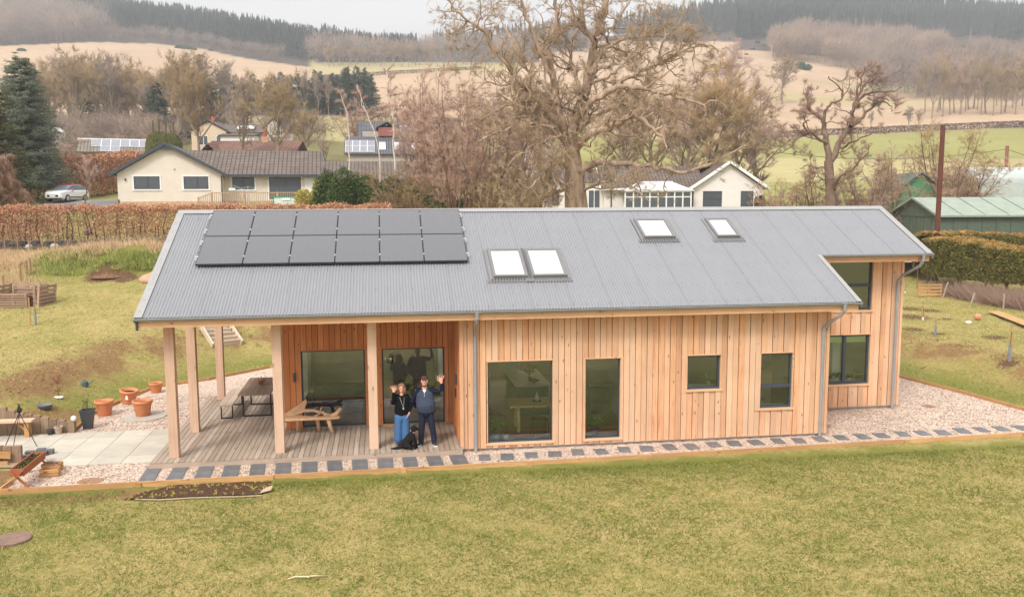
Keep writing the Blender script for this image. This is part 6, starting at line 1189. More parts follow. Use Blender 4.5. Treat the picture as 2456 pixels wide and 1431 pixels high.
# ---- trough, crates ----
REDW = wood('red_stained_timber', (172, 106, 74), (138, 78, 52), (156, 92, 64), False, 1, 1, .7)
t_ = thing('trough_planter', 'red-stained timber trough on crossed legs at the left end of the gravel', 'planter', (-10.1, -.72, 0), 0.02, scale=(1, 1, .86)); m = MB()
m.bar((-.13, -.68, .47), (-.13, .68, .47), .02, .2, .2).bar((.13, -.68, .47), (.13, .68, .47), .02, .2, .6).box(-.12, .12, -.68, -.655, .38, .57, .4).box(-.12, .12, .655, .68, .38, .57, .4).box(-.12, .12, -.65, .65, .37, .39, .8); m.build('trough', REDW, t_); MB().box(-.115, .115, -.65, .65, .392, .5).build('soil', SOIL, t_)
for y in (-.72, .72):
    for s in (-1, 1): MB().bar((s*.3, y+s*.0105, -.01), (-s*.13, y+s*.0105, .52), .02, .085, rnd(0, 1), up=(0, 1, 0)).build('leg', REDW, t_)
m = MB(); q = RNG.uniform(-1, 1, (160, 3))*[.1, .6, .03]+[0, 0, .53]; leaves(m, q, .05, RNG.uniform(0, 1, 160)); m.build('seedlings', EVG, t_, kind='stuff')
def crate(label, x, y, rot=0., plants=False):
    t_ = thing('wooden_crate', label, 'crate', (x, y, .0), rot); m = MB()
    for s in (-1, 1):
        for z in (.03, .12): m.box(-.2, .2, s*.13-.008, s*.13+.008, z, z+.07, rnd(0, 1)); m.box(s*.192-.008, s*.192+.008, -.12, .12, z, z+.07, rnd(0, 1))
    m.box(-.2, .2, -.12, .12, .0, .015, .5); m.build('slats', W_EDGE, t_)
    if plants: MB().box(-.18, .18, -.115, .115, .02, .15).build('soil', SOIL, t_); k = MB(); cones(k, RNG.uniform(-1, 1, (60, 3))*[.16, .1, 0]+[0, 0, .15], RNG.uniform(-1, 1, (60, 3))*[.2, .16, .05]+[0, 0, .3], .005); k.build('heather', TW_R, t_)
crate('small slatted wooden crate on the gravel right of the trough', -9.75, -.42, .1); crate('planted wooden crate with reddish heather half behind the trough legs', -9.85, .0, -.1, True)
t_ = thing('stone_pile', 'low pile of dark slate pieces at the patio edge', 'stone pile', (-10.75, 1.35, .018)); m = MB()
for k in range(9): x, y = rnd(-.3, .35), rnd(-.2, .2); m.box(x-.1, x+.1, y-.07, y+.07, 0, rnd(.05, .14), rnd(0, 1))
m.build('slate_pieces', SLATE, t_, bevel=.01)
# ---- covers, bed, branch ----
RUST = simple('weathered_cover', (128, 104, 92), .2, 8, .8, .2, .5)
o = MB().lathe([(.34, -.02), (.34, .03), (.3, .04), (.28, .035), (.0, .035)], 32).build('manhole_cover', RUST, smooth=False, label='round brown manhole cover in the lawn at bottom left', category='manhole cover'); o.location = (-9.05, -4.38, gz(-9.05, -4.38)+.01)
o = MB().lathe([(.3, 0), (.29, .006), (.0, .007)], 24, sy=.8).build('drain_cover', simple('dusty_brown_cover', (150, 116, 88), .2, 9, .9), label='thin round brown drain cover in the gravel at left', category='drain cover'); o.location = (*W(217, 1153)[:2], .005)
o = MB().box(-.16, .16, -.16, .16, 0, .012).build('drain_cover', simple('dusty_brown_cover', (150, 116, 88), .2, 9, .9), label='small square brown cover in the right-hand gravel', category='drain cover'); o.location = (*W(2227, 974)[:2], .005); o.rotation_euler = (0, 0, .4)
bed = [W(*q) for q in ((290, 1196), (345, 1178), (410, 1161), (520, 1157), (655, 1151), (648, 1168), (630, 1184), (560, 1187), (470, 1189), (380, 1194), (330, 1198))]
n_ = 40; m = MB(); B0 = np.array([(b[0], b[1]) for b in bed]); gx = np.linspace(B0[:, 0].min(), B0[:, 0].max(), 90); gy = np.linspace(B0[:, 1].min(), B0[:, 1].max(), 30)
def inpoly(x, y, P):
    c = False
    for i in range(len(P)):
        a, b = P[i-1], P[i]
        if (a[1] > y) != (b[1] > y) and x < (b[0]-a[0])*(y-a[1])/(b[1]-a[1])+a[0]: c = not c
    return c
idx = {}; V = []; Fc = []
for i, x in enumerate(gx):
    for j, y in enumerate(gy):
        if inpoly(x, y, B0): idx[i, j] = len(V); V.append((x, y, -.018+.022*abs(mnoise.noise((x*7, y*9, 0)))+.03*abs(mnoise.noise((x*2, y*3, 4)))))
for (i, j) in idx:
    if all(k in idx for k in ((i+1, j), (i+1, j+1), (i, j+1))): Fc.append((idx[i, j], idx[i+1, j], idx[i+1, j+1], idx[i, j+1]))
m.add(V, Fc); bd = thing('flower_bed', 'dark soil bed with yellowish sprouts and cardboard edge before the path edging', 'flower bed'); m.build('soil', simple('bed_soil', (86, 66, 54), .45, 22, 1., 0, 1., .03), bd)
V = np.array(V); k = RNG.integers(0, len(V), 420); c = np.repeat(V[k][:70], 5, 0); m = MB(); cones(m, c+RNG.normal(size=c.shape)*[.02, .02, 0], c+RNG.normal(size=c.shape)*[.04, .04, .02]+[0, 0, .05], .006, RNG.uniform(0, 1, len(c))); m.build('sprouts', GOLD, bd, kind='stuff')
m = MB(); e = [W(*q) for q in ((325, 1196), (380, 1197), (470, 1192), (560, 1190), (628, 1187))]
for a, b in zip(e[:-1], e[1:]): m.bar((a[0], a[1]-.02, .0), (b[0], b[1]-.02, .005), .05, .008)
a = W(636, 1176); m.prism([(a[0]-.1, a[1]-.16, .0), (a[0]+.14, a[1]-.1, .04), (a[0]+.16, a[1]+.1, .08), (a[0]-.04, a[1]+.04, .03)], (0, 0, .006)); m.build('cardboard_edge', simple('cardboard', (176, 154, 130), .1, 6, .9), bd)
a = W(690, 1390, -.03); m = MB(); m.tube([(0, 0, .02), (.12, .03, .05), (.3, .02, .04), (.46, .01, .05), (.62, .03, .03)], [.012, .016, .016, .013, .006], 6); m.tube([(.3, .02, .04), (.38, -.06, .05)], [.01, .004], 5); o = m.build('fallen_branch', simple('bleached_branch', (206, 184, 150), .1, 8), smooth=True, label='pale bleached stick lying on the front lawn', category='branch'); o.location = (a[0], a[1], gz(a[0], a[1]))
# ================= DECK FURNITURE =================
W_TAB = wood('grey_oak_top', (158, 138, 120), (120, 102, 88), (138, 118, 100), True, 1, 1, .7); W_BEN = wood('pale_bench_top', (204, 188, 170), (176, 158, 140), (190, 172, 154), True, 1, 1, .7); HOOP = simple('black_steel', (34, 34, 36), .08, 5, .45, .5)
def hoops(r, xs, ys, h, s=.03):
    for y in ys: m = MB(); a, b = xs; m.box(a, a+s, y, y+.05, 0, h).box(b-s, b, y, y+.05, 0, h).box(a+s, b-s, y, y+.05, 0, s).box(a+s, b-s, y, y+.05, h-s, h); m.build('hoop_leg', HOOP, r)
t_ = thing('dining_table', 'weathered plank table with black hoop legs on the deck', 'table', (-5.63, 4.7, .162)); m = MB()
for k in range(5): m.box(-.45+k*.182, -.45+k*.182+.176, -1.2, 1.2, .72, .755, rnd(0, 1))
m.build('tabletop', W_TAB, t_); hoops(t_, (-.4, .42), (-.72, .75), .72, .04)
t_ = thing('bench', 'pale plank bench with black hoop legs left of the deck table', 'bench', (-6.45, 4.7, .162)); m = MB()
for k in range(2): m.box(-.2+k*.2, -.2+k*.2+.194, -1.12, 1.12, .41, .445, rnd(0, 1))
m.build('seat', W_BEN, t_); hoops(t_, (-.17, .17), (-.88, .82), .41, .03)
t_ = thing('bench', 'dark plank bench right of the deck table by the house wall', 'bench', (-4.93, 4.75, .162)); MB().box(-.16, .16, -1.1, 1.1, .41, .445, .3).build('seat', W_TAB, t_); hoops(t_, (-.14, .14), (-.9, .82), .41, .03)
DRIFT = simple('driftwood', (178, 136, 104), .25, 12, .8, .1, .6)
t_ = MB(); 
for k in range(13):
    a = k*.48; L = .12+.09*((k*7) % 5)/4; t_.tube([(0, 0, .02), (math.cos(a)*L*.6, math.sin(a)*L*.6, .04+.05*(k % 3)), (math.cos(a)*L, math.sin(a)*L, .09+.07*(k % 3))], [.02, .014, .005], 5)
t_.tube([(0, 0, .0), (.01, 0, .14), (0, .01, .26)], [.03, .018, .005], 6); o = t_.build('driftwood_star', DRIFT, smooth=True, label='spiky driftwood centrepiece on the deck table', category='ornament'); o.location = (-5.6, 4.85, .92)
TEAK = simple('root_teak', (220, 178, 138), .16, 5, .6, .3, .35, .01, (1, 1, .4)); t_ = thing('root_bench', 'rustic bench carved from a twisted pale tree root under the porch', 'bench', (-3.95, 1.78, .162))
m = MB(); m.prism([(-.72, -.12, .4), (-.5, -.17, .4), (0, -.15, .4), (.45, -.16, .4), (.8, -.12, .4), (.82, .0, .4), (.5, .06, .4), (.1, .04, .4), (-.1, .12, .4), (-.3, .3, .4), (-.62, .34, .4), (-.74, .1, .4)], (0, 0, .07)); m.build('seat', TEAK, t_, bevel=.02)
m = MB(); m.prism([(-.75, .2, .42), (-.3, .5, .66), (-.12, .55, .78), (-.1, .5, .72), (-.18, .28, .52), (-.6, .12, .42)], (.0, .04, .05)); m.build('backrest', TEAK, t_, bevel=.015)
m = MB(); m.tube([(-.18, .35, .55), (.1, .3, .56), (.35, .2, .5), (.45, .1, .46)], [.05, .04, .04, .05], 8); m.tube([(.3, .2, .52), (.28, .15, .6), (.33, .12, .7)], [.035, .025, .015], 6); m.tube([(.3, .15, .55), (.45, .1, .5), (.62, .02, .47)], [.03, .025, .03], 6); m.tube([(.6, .0, .45), (.72, .03, .52), (.84, .05, .66)], [.08, .06, .05], 8); m.tube([(.1, .1, .44), (.25, .12, .5), (.38, .2, .58)], [.02, .02, .012], 6); m.build('twisted_root', TEAK, t_, smooth=True)
for x, y, dx, dy in ((-.62, -.02, -.08, -.04), (-.32, .22, -.02, .08), (.2, .12, .03, .12), (.5, -.06, .1, -.02)): MB().tube([(x, y, .42), (x+dx*.4, y+dy*.4, .22), (x+dx*1.2, y+dy, .0)], [.065, .05, .045], 8).build('leg', TEAK, t_, smooth=True)
o = thing('boot_brush', 'small straw-coloured boot brush on the deck by the glass', 'boot brush', (-1.83, 2.18, .162)); MB().box(-.17, .17, -.06, .06, 0, .04).build('base', W_EDGE, o); m = MB(); A_ = RNG.uniform(-1, 1, (160, 3))*[.16, .055, 0]+[0, 0, .04]; cones(m, A_, A_+[0, 0, .05], .006); m.build('bristles', simple('straw_bristle', (216, 186, 128), .1, 9), o)
# ================= THINGS BEHIND THE GLASS =================
PINE = wood('pine_table', (224, 192, 140), (200, 164, 110), (214, 180, 126), False, 1, 0, .5); CHR_ = simple('chrome', (210, 212, 214), .02, 3, .12, .5, 0, .01, metal=1.); LEAF = leafmat('houseplant_leaf', (54, 84, 36), (86, 124, 52), (130, 160, 84))
t_ = thing('indoor_table', 'pale wooden dining table inside the large window', 'table', (2.25, 1.4, .15)); MB().box(-.87, .87, -.48, .48, .71, .76, .4).build('tabletop', PINE, t_)
for x in (-.62, .62): 
    for y in (-.3, .3): MB().box(x-.04, x+.04, y-.04, y+.04, 0, .71, .3).build('leg', PINE, t_)
o = thing('soap_bottle', 'white pump bottle on the indoor table', 'bottle', (2.2, 1.45, .912)); MB().lathe([(.05, 0), (.05, .14), (.02, .18), (.018, .24)], 12).build('bottle', WPVC, o); MB().lathe([(.12, -.0005), (.12, .006)], 16).build('mat', IRON, o)
for i, (x, y, rz_) in enumerate(((2.15, .72, 0), (1.05, 1.35, -1.4), (3.3, 1.3, 1.4))):
    t_ = thing('wire_chair', ['black wire chair at the near side of the indoor table', 'chrome-framed chair at the left end of the indoor table', 'chrome-framed chair seen through the narrower tall window'][i], 'chair', (x, y, .15), rz_); M_ = IRON if i == 0 else CHR_
    for sx_ in (-.2, .2): MB().tube([(sx_, -.2, .82), (sx_, -.2, .45), (sx_, .2, .45), (sx_, .22, .0)], .012, 5).tube([(sx_, -.2, .45), (sx_, -.24, 0)], .012, 5).build('side_frame', M_, t_)
    MB().box(-.2, .2, -.2, .2, .44, .455).build('seat', IRON if i == 0 else simple('brown_leather', (134, 90, 60), .1, 5), t_); MB().tube([(-.2, -.2, .82), (-.1, -.22, .76), (0, -.22, .8), (.1, -.22, .76), (.2, -.2, .82)], .012, 5).tube([(-.2, -.2, .65), (.2, -.2, .65)], .01, 5).build('backrest', M_, t_)
for i, (x0, x1, y0, y1) in enumerate(((1.8, 2.85, 2.8, 5.2), (3.95, 4.65, 2.6, 5.2))):
    t_ = thing('kitchen_island', ['pale-topped kitchen island deep in the room behind the large window', 'pale kitchen counter behind the narrower tall window'][i], 'kitchen unit', (x0, y0, .15)); MB().box(0, x1-x0, 0, y1-y0, .86, .9).build('worktop', simple('pale_stone', (206, 204, 196), .06, 4, .3, .5), t_); MB().box(.06, x1-x0-.06, .06, y1-y0-.06, 0, .86).build('cupboard', simple('sage_unit', (96, 110, 96), .05, 3), t_)
def plantpot(label, x, y, z, h, r, mat, seed, n=60, pm=None, arch=.5):
    rng = np.random.default_rng(seed); t_ = thing('house_plant', label, 'plant', (x, y, z)); MB().lathe([(r*.7, 0), (r, r*1.5), (r*.9, r*1.5)], 14).build('pot', pm or simple('pale_blue_pot', (170, 186, 196), .06, 5), t_, smooth=True); m = MB(); az = rng.uniform(0, 6.28, n); L = h*rng.uniform(.5, 1, n)
    A_ = np.zeros((n, 3))+[0, 0, r*1.4]; M_ = A_+np.stack([np.cos(az)*L*.4, np.sin(az)*L*.4, L*.8], 1); B_ = A_+np.stack([np.cos(az)*L*.8, np.sin(az)*L*.8, L*(.8-arch*.6)], 1); cones(m, M_, A_, .008, rng.uniform(0, 1, n)); cones(m, M_, B_, .012, rng.uniform(0, 1, n)); leaves(m, (M_+B_)/2, h*.22, rng.uniform(0, 1, n)); m.build('leaves', mat, t_); return t_
plantpot('leafy plant in a pale blue pot behind the large window corner', .92, .45, .15, .42, .13, LEAF, 1); plantpot('small plant in a white pot beside the leafy one', 1.18, .42, .15, .1, .1, LEAF, 2, 12, WPVC); plantpot('leafy plant in a blue pot behind the narrower tall window', 3.6, .5, .15, .4, .12, LEAF, 3, 60, simple('blue_pot', (80, 96, 130), .06, 5))
plantpot('arching spider plant on the sill of the small square window', 6.66, .3, 1.46, .26, .06, leafmat('spider_leaf', (150, 170, 90), (190, 206, 130), (216, 226, 170)), 4, 50, simple('sill_pot', (200, 180, 130), .06, 5), .9)
MB().box(5.95, 6.87, .105, .42, 1.415, 1.455).box(7.99, 8.88, .105, .35, .83, .86).box(11.2, 12.6, 2.675, 3.0, .8, .84).build('window_sill', IW, H)
for i in range(6): plantpot(['low', 'bushy', 'trailing', 'upright', 'pale', 'dark'][i]+' potted plant on the sill of the wing window, number '+['one', 'two', 'three', 'four', 'five', 'six'][i]+' from its left end', 11.3+i*.22, 2.85, .845, .12+.06*(i % 3), .055, LEAF, 10+i, 36, simple('terracotta_small', (190, 110, 80), .1, 6) if i % 2 else WPVC)
plantpot('slender plant on the sill behind the two-part tall window', 8.15, .25, .865, .2, .05, LEAF, 20, 30); t_ = plantpot('glass vase of yellow daffodils on the kitchen island', 2.35, 3.6, 1.055, .3, .06, LEAF, 21, 40); m = MB(); leaves(m, RNG.normal(size=(90, 3))*[.14, .12, .05]+[0, 0, .34], .08, np.ones(90)); m.build('flowers', simple('daffodil_yellow', (236, 196, 40), .05, 5), t_)
o = thing('fruit_bowl', 'dark bowl of fruit on the kitchen island', 'bowl', (2.4, 3.15, 1.055)); MB().lathe([(.06, 0), (.17, .07), (.16, .07), (.05, .02)], 16).build('bowl', IRON, o, smooth=True); MB().ball((.04, 0, .09), .045).ball((-.05, .03, .09), .045).build('fruit', simple('red_fruit', (190, 70, 50), .1, 5), o)
o = MB().box(-.2, .2, -.015, .015, 0, .3).build('blue_print', simple('teal_print', (110, 168, 178), .3, 9), label='small teal picture propped on the kitchen island', category='picture'); o.location = (2.0, 5.0, 1.06)
t_ = thing('arc_lamp', 'chrome arc floor lamp with a hanging globe shade behind the porch glass', 'lamp', (-.4, 5.2, .15)); P_ = [(0, 0, 0), (0, -.02, 1.2), (-.1, -.1, 1.75), (-.5, -.6, 2.15), (-1.0, -1.2, 2.1), (-1.35, -1.7, 1.85)]; MB().tube(P_, .015, 6).build('arc', CHR_, t_); MB().ball((-1.36, -1.72, 1.68), .17, 16, 10).build('shade', CHR_, t_, smooth=True); MB().lathe([(.2, 0), (.2, .05)], 20).build('base', WPVC, t_)
t_ = thing('sofa', 'dark grey sofa inside the left porch glass', 'sofa', (-3.2, 3.9, .15)); SOF = simple('charcoal_fabric', (62, 66, 72), .1, 8, .95); MB().box(-.8, .8, -.4, .4, .1, .42).build('seat', SOF, t_, bevel=.04); MB().box(-.8, .8, .25, .42, .42, .85).build('backrest', SOF, t_, bevel=.04)
for s in (-1, 1): MB().box(s*.9-.1, s*.9+.1, -.42, .42, .1, .6).build('armrest', SOF, t_, bevel=.03)
plantpot('tall spindly plant behind the right porch glass', -.75, 3.4, .15, 1.2, .14, LEAF, 30, 24)
# ================= LEFT AND RIGHT GARDEN =================
t_ = thing('timber_steps', 'bleached timber steps set into the brown bank', 'steps'); a = GW(512, 832); a2 = GW(582, 824); b = GW(474, 783); b2 = GW(543, 780); A_, A2, B_, B2 = [Vector(q) for q in (a, a2, b, b2)]
SW_ = wood('bleached_timber', (206, 190, 168), (170, 152, 130), (190, 172, 150), True, 1, 0, .8)
for p, q in ((A_, B_), (A2, B2)): MB().bar(p+Vector((0, -.1, .04)), q+Vector((0, .1, .22)), .07, .26, rnd(0, 1)).build('stringer', SW_, t_)
for k in range(5):
    f = (k+.4)/5; p = A_.lerp(B_, f); q = A2.lerp(B2, f); z = max(p.z, q.z)+.1; MB().bar((p.x, p.y, p.z+.12), (q.x, q.y, q.z+.12), .2, .035, rnd(0, 1)).bar((p.x, p.y-.1, p.z+.03), (q.x, q.y-.1, q.z+.03), .03, .14, rnd(0, 1)).build('tread', SW_, t_)
# pallet compost bin
t_ = thing('pallet_compost_bin', 'grey compost bin knocked together from old pallets', 'compost bin', GW(50, 737), -YAW); PAL = wood('old_pallet', (176, 150, 130), (134, 108, 90), (150, 126, 108), True, 1, 0, .9)
def pallet(par, M_, w=1.2, h=.95):
    m = MB()
    for i in range(6): m.box(-w/2, w/2, -.06, -.04, i*h/6+.01, i*h/6+.01+h/9, rnd(0, 1), M_)
    for i in range(5): m.box(-w/2, w/2, .04, .06, i*h/5+.03, i*h/5+.03+h/9, rnd(0, 1), M_)
    for x in (-w/2, -.05, w/2-.1): m.box(x, x+.1, -.04, .04, 0, h, rnd(0, 1), M_)
    m.build('pallet', PAL, par)
T_ = Matrix.Translation; Rz = lambda a: Matrix.Rotation(a, 4, 'Z')
pallet(t_, T_((-.32, 0, 0))@Rz(0), 1.25, .62); pallet(t_, T_((-.32, 1.2, 0))); pallet(t_, T_((.55, .6, 0))@Rz(PI/2+.08)); pallet(t_, T_((-1.05, .6, 0))@Rz(PI/2)); pallet(t_, T_((.82, .5, 0))@Rz(PI/2-.1)@Matrix.Rotation(.12, 4, 'X'))
m = MB(); m.box(-1, .5, .1, 1.1, 0, .4); m.build('compost', SOIL, t_)
for i, (u, v0, v1) in enumerate(((8, 688, 661), (50, 680, 632), (64, 663, 623), (73, 655, 618))):
    p = GW(u, v0); D = uD(np.array(p[0]), np.array(p[1]))[1]; h = (v0-v1)*float(D)/F_; o = MB().tube([(0, 0, -.2), (.01, 0, h)], .05, 7).build('fence_stake', W_OLD, label='round wooden stake in the rough grass behind the compost bin', category='stake', group='stakes behind the compost bin'); o.location = p
# fence by the hedge, boulders, dry stone wall
pw_ = gpath([(-40, 48.6), (200, 49.0), (430, 49.4), (620, 49.6)], 8); t_ = thing('wire_fence', 'post and wire-netting fence in front of the copper hedge', 'fence')
for i, p in enumerate(pw_[::1]):
    if i % 1 == 0: MB().tube([(p[0], p[1], p[2]-.2), (p[0]+rnd(-.03, .03), p[1], p[2]+rnd(.75, .95))], .04, 6).build('post', W_OLD, t_)
m = MB()
for z in (.15, .35, .55, .75): m.tube([(p[0], p[1]-.03, p[2]+z) for p in pw_], .006, 4)
for a, b in zip(pw_[:-1], pw_[1:]):
    for k in range(8): f = k/8; x, y, z = [a[i]+(b[i]-a[i])*f for i in range(3)]; m.tube([(x, y-.03, z+.05), (x, y-.03, z+.76)], .004, 3)
m.build('netting', simple('fence_wire', (130, 126, 120), .1, 4, .5), t_)
dw = gpath([(-60, 49.6), (200, 50.0), (430, 50.4), (640, 50.6)], 14); m = MB(); rs = random.Random(5)
for p in dw:
    for k in range(6): m.ball((p[0]+rs.uniform(-.35, .35), p[1]+rs.uniform(-.15, .15), p[2]+rs.uniform(.0, .45)), (rs.uniform(.14, .26), .16, rs.uniform(.08, .14)), 7, 5, rs.uniform(0, 1))
m.build('dry_stone_wall', simple('dark_wall_stone', (92, 80, 72), .3, 4, .95, .1, .6), label='low dark tumbledown stone wall at the foot of the copper hedge', category='wall')
for i, (u, v, r) in enumerate(((70, 596, .2), (132, 596, .24), (214, 574, .28))):
    p = GW(u, v+6); o = MB().ball((0, 0, r*.7), (r, r*.8, r*.75), 12, 8).build('boulder', simple('pale_boulder', (186, 176, 168), .15, 5, .9), smooth=True, label=['pale round boulder left of its neighbour by the old wall', 'pale round boulder in the middle by the old wall', 'pale boulder resting on top of the wall by the hedge'][i], category='boulder'); o.location = (p[0], p[1], p[2]+(.35 if i == 2 else .1))
rg2 = np.random.default_rng(31)
def blades(name, label, spots, n_per, h, r, mat, spread=.12, kind='stuff', cat='grass', up=.55):
    c = np.repeat(np.array(spots), n_per, 0); n = len(c); A_ = c+rg2.normal(size=(n, 3))*[spread, spread, 0]; d = rg2.normal(size=(n, 3))*up; d[:, 2] = np.abs(d[:, 2])*.3+1; B_ = A_+d*(h*rg2.uniform(.4, 1.2, n))[:, None]; A_[:, 2] -= .02; m = MB(); cones(m, A_, B_, r, np.clip(rg2.normal(.5, .3, n), 0, 1)); o = m.build(name, mat); o['kind'] = kind; o['label'] = label; o['category'] = cat; return o
def gspots(n, f):
    L = []
    while len(L) < n:
        u, v = f(); p = GW(u, v); L.append(p)
    return L
ru = random.Random(8)
sp_ = [PU(ru.uniform(-60, 640), ru.uniform(44.5, 48.6)) for _ in range(520)]; blades('dry_grass', 'tall dry straw-pink grass in front of the wire fence', sp_, 26, .42, .012, STRAWM, .25)
sp_ = [GW(ru.uniform(-20, 95), ru.uniform(612, 700)) for _ in range(160)]; blades('dry_grass', 'rough dry grass in the left corner behind the compost bin', sp_, 16, .22, .01, STRAWM, .3)
sp_ = [GW(ru.gauss(150, 40), ru.uniform(600, 660)) for _ in range(130)]+[GW(ru.gauss(330, 35), ru.uniform(605, 650)) for _ in range(130)]+[GW(ru.uniform(90, 400), ru.uniform(600, 640)) for _ in range(120)]; blades('rough_grass', 'lush green tussocks on the soil mounds', sp_, 26, .26, .012, GRS, .2)
def heap(name, label, u, v, w, d, h, mat, seed=0, cat='heap'):
    p = GW(u, v); rr_ = np.random.default_rng(seed); n = 28; R_ = []
    for i in range(7):
        f = i/6; R_.append([(w*(1-f**1.6)*math.cos(a)*(1+.12*math.sin(3*a+seed)), d*(1-f**1.6)*math.sin(a)*(1+.1*math.cos(2*a+seed)), h*f**.8*(1+.1*math.sin(a*2+i))-.08) for a in np.linspace(0, 2*PI, n, endpoint=False)])
    R_[-1] = [(x+.02*w*math.cos(k), y+.02*d*math.sin(k), h) for k, (x, y, z) in enumerate(R_[-1])]; o = MB().rings(R_).build(name, mat, smooth=True, label=label, category=cat); o.location = p; return o
heap('gravel_heap', 'small heap of pinkish gravel half hidden by the roof edge', 372, 672, .8, .6, .55, simple('heap_gravel', (186, 150, 128), .25, 16, .95, .1, 1., .04))
heap('earth_heap', 'small heap of bare brown earth between the grassy mounds', 255, 662, .75, .5, .22, simple('dug_earth', (120, 92, 72), .35, 9, 1., 0, 1., .05), 2, 'mound')
# right garden
sapling('thin sapling with white base guard nearest the timber wing', 2213, 768, .85, None, 4, 5, guard=.14, guardm=WPVC, stake=-.05); sapling('sapling with a short grey guard right of the white-guarded one', 2243, 806, .85, None, 8, 6, guard=.42); sapling('sapling with a stake and grey guard near the right edge', 2420, 866, 1.35, None, 8, 7, guard=.6, stake=.05); sapling('tiny sapling with a white tag at the far end of the plot', 2171, 702, .75, None, 5, 8, guard=.08, guardm=WPVC)
p = GW(2345, 768); o = MB().ball((0, 0, .15), .15, 14, 10).build('football', simple('faded_orange_ball', (204, 140, 110), .12, 6), smooth=True, label='faded orange football on the right-hand grass', category='ball'); o.location = p
p = GW(2323, 777); o = MB().ball((0, 0, .06), (.15, .1, .08), 10, 7).build('pale_stone', simple('chalky_stone', (216, 212, 204), .08, 6), smooth=True, label='flat pale stone beside the orange football', category='stone'); o.location = p
a, b = Vector(GW(2382, 752)), Vector(GW(2480, 790)); o = MB().bar(a+Vector((0, 0, .12)), b+Vector((0, 0, .12)), .55, .03, .4).build('plank_board', simple('weathered_ply', (196, 160, 108), .12, 4), label='long yellowish board lying below the clipped hedge', category='board')
t_ = thing('pallet_hurdle', 'low slatted pallet gate leaning at the end of the clipped hedge', 'gate', GW(2230, 712), -YAW); m = MB()
for z in (.08, .26, .44, .6): m.box(-.62, .62, -.03, -.01, z, z+.09, rnd(0, 1))
m.build('slats', W_EDGE, t_); m = MB()
for x in (-.62, -.1, .54): m.box(x, x+.08, -.01, .07, 0, .7, rnd(0, 1))
m.bar((-.6, .02, .65), (.5, .02, .08), .03, .08, .5); m.build('uprights', W_EDGE, t_)
for i, (u0, v0, u1, v1) in enumerate(((2260, 714, 2274, 676), (2326, 733, 2338, 702), (2406, 743, 2409, 704))):
    p = GW(u0, v0); D = float(uD(np.array(p[0]), np.array(p[1]))[1]); q = atD(u1, v1, D); o = MB().tube([(0, 0, -.1), (q[0]-p[0], q[1]-p[1], q[2]-p[2])], .045, 7).build('fence_post', simple('grey_post', (160, 146, 130), .15, 5), label=['leaning grey fence post next to the pallet hurdle', 'leaning grey fence post in the middle under the clipped hedge', 'upright grey fence post under the clipped hedge near the plank'][i], category='post'); o.location = p
p = PU(2198, 50); o = MB().tube([(0, 0, -.1), (0, 0, 1.25)], .02, 5).build('iron_stake', RUST, label='thin rusty iron stake at the left end of the pallet hurdle', category='stake'); o.location = p
o = thing('blue_barrel', 'blue plastic barrel glimpsed between the hedge trunks', 'barrel', PU(2249, 55)); MB().lathe([(.28, 0), (.3, .1), (.3, .75), (.25, .85)], 16).build('barrel', simple('blue_plastic', (70, 112, 168), .06, 4, .4), o, smooth=True); MB().lathe([(.12, 0), (.1, .04)], 12, (0, 0, .85)).build('lid', CB, o)
sp_ = []
for _ in range(230): u = ru.uniform(2262, 2560); p = PU(u, np.interp(u, [2262, 2330, 2456, 2600], [48.6, 45, 41.8, 39.5])+ru.uniform(-.8, .8)); sp_.append(p)
blades('bramble_scrub', 'tangle of dead grey-brown bramble stems under the clipped hedge', sp_, 34, .75, .012, twigmat('dead_stem', (112, 92, 78), (164, 138, 120)), .22, cat='undergrowth', up=.75)
pg = [PU(u, D, .03) for u, D in ((2120, 52.5), (2245, 52.5), (2330, 55), (2330, 60), (2100, 60))]; sheet('farm_track', [(q[0], q[1]) for q in pg], max(q[2] for q in pg)+.0, GRAV, kind='structure')
p = GW(2208, 884); o = MB().tube([(0, 0, .03), (.25, .03, .06), (.5, -.02, .04)], [.02, .035, .015], 6).build('dark_log', BARKR, label='short dark log lying on the right-hand bank', category='log'); o.location = p
# ---- grass blades on the lawn, gravel stones ----
n = 240000; X = rg2.uniform(-14, 19, n); Y = -1.7-(rg2.uniform(0, 1, n)**1.0)*9.5; U_, V_ = vrow(X, Y, np.zeros(n)); k = (U_ > -40) & (U_ < 2500) & (V_ < 1460); k &= ~((X > -7.7) & (X < -4.5) & (Y > -2.6)); X, Y = X[k], Y[k]
m_ = np.clip(.4+.3*lf(X, Y, .9, 3)+.3*lf(X, Y, 3.1, 1)+rg2.normal(size=len(X))*.45-.5*np.exp(-(-Y-1.6)/.6), 0, 1)
Z = GZ(X, Y); A_ = np.stack([X, Y, Z-.006], 1); d = rg2.normal(size=A_.shape)*.75; d[:, 2] = np.abs(d[:, 2])*.4+.55; m = MB(); cones(m, A_, A_+d*(rg2.uniform(.02, .055, len(X))*(1+.7*(m_ < .2)))[:, None], .0075, m_*.85+.08*rg2.uniform(0, 1, len(X)))
LT_ = []
for _ in range(520): x, y = rg2.uniform(-9, 17), -1.9-rg2.uniform(0, 1)*8.5; LT_.append((x, y, gz(x, y)))
blades('grass_tuft', 'scattered taller green tufts in the front lawn', LT_, 26, .075, .006, GRS, .05)
LB = leafmat('lawn_blade', (98, 110, 45), (158, 148, 82), (212, 191, 136), .1); o = m.build('lawn_grass', LB); o['kind'] = 'stuff'; o['label'] = 'short mixed green and straw grass of the front lawn'; o['category'] = 'grass'
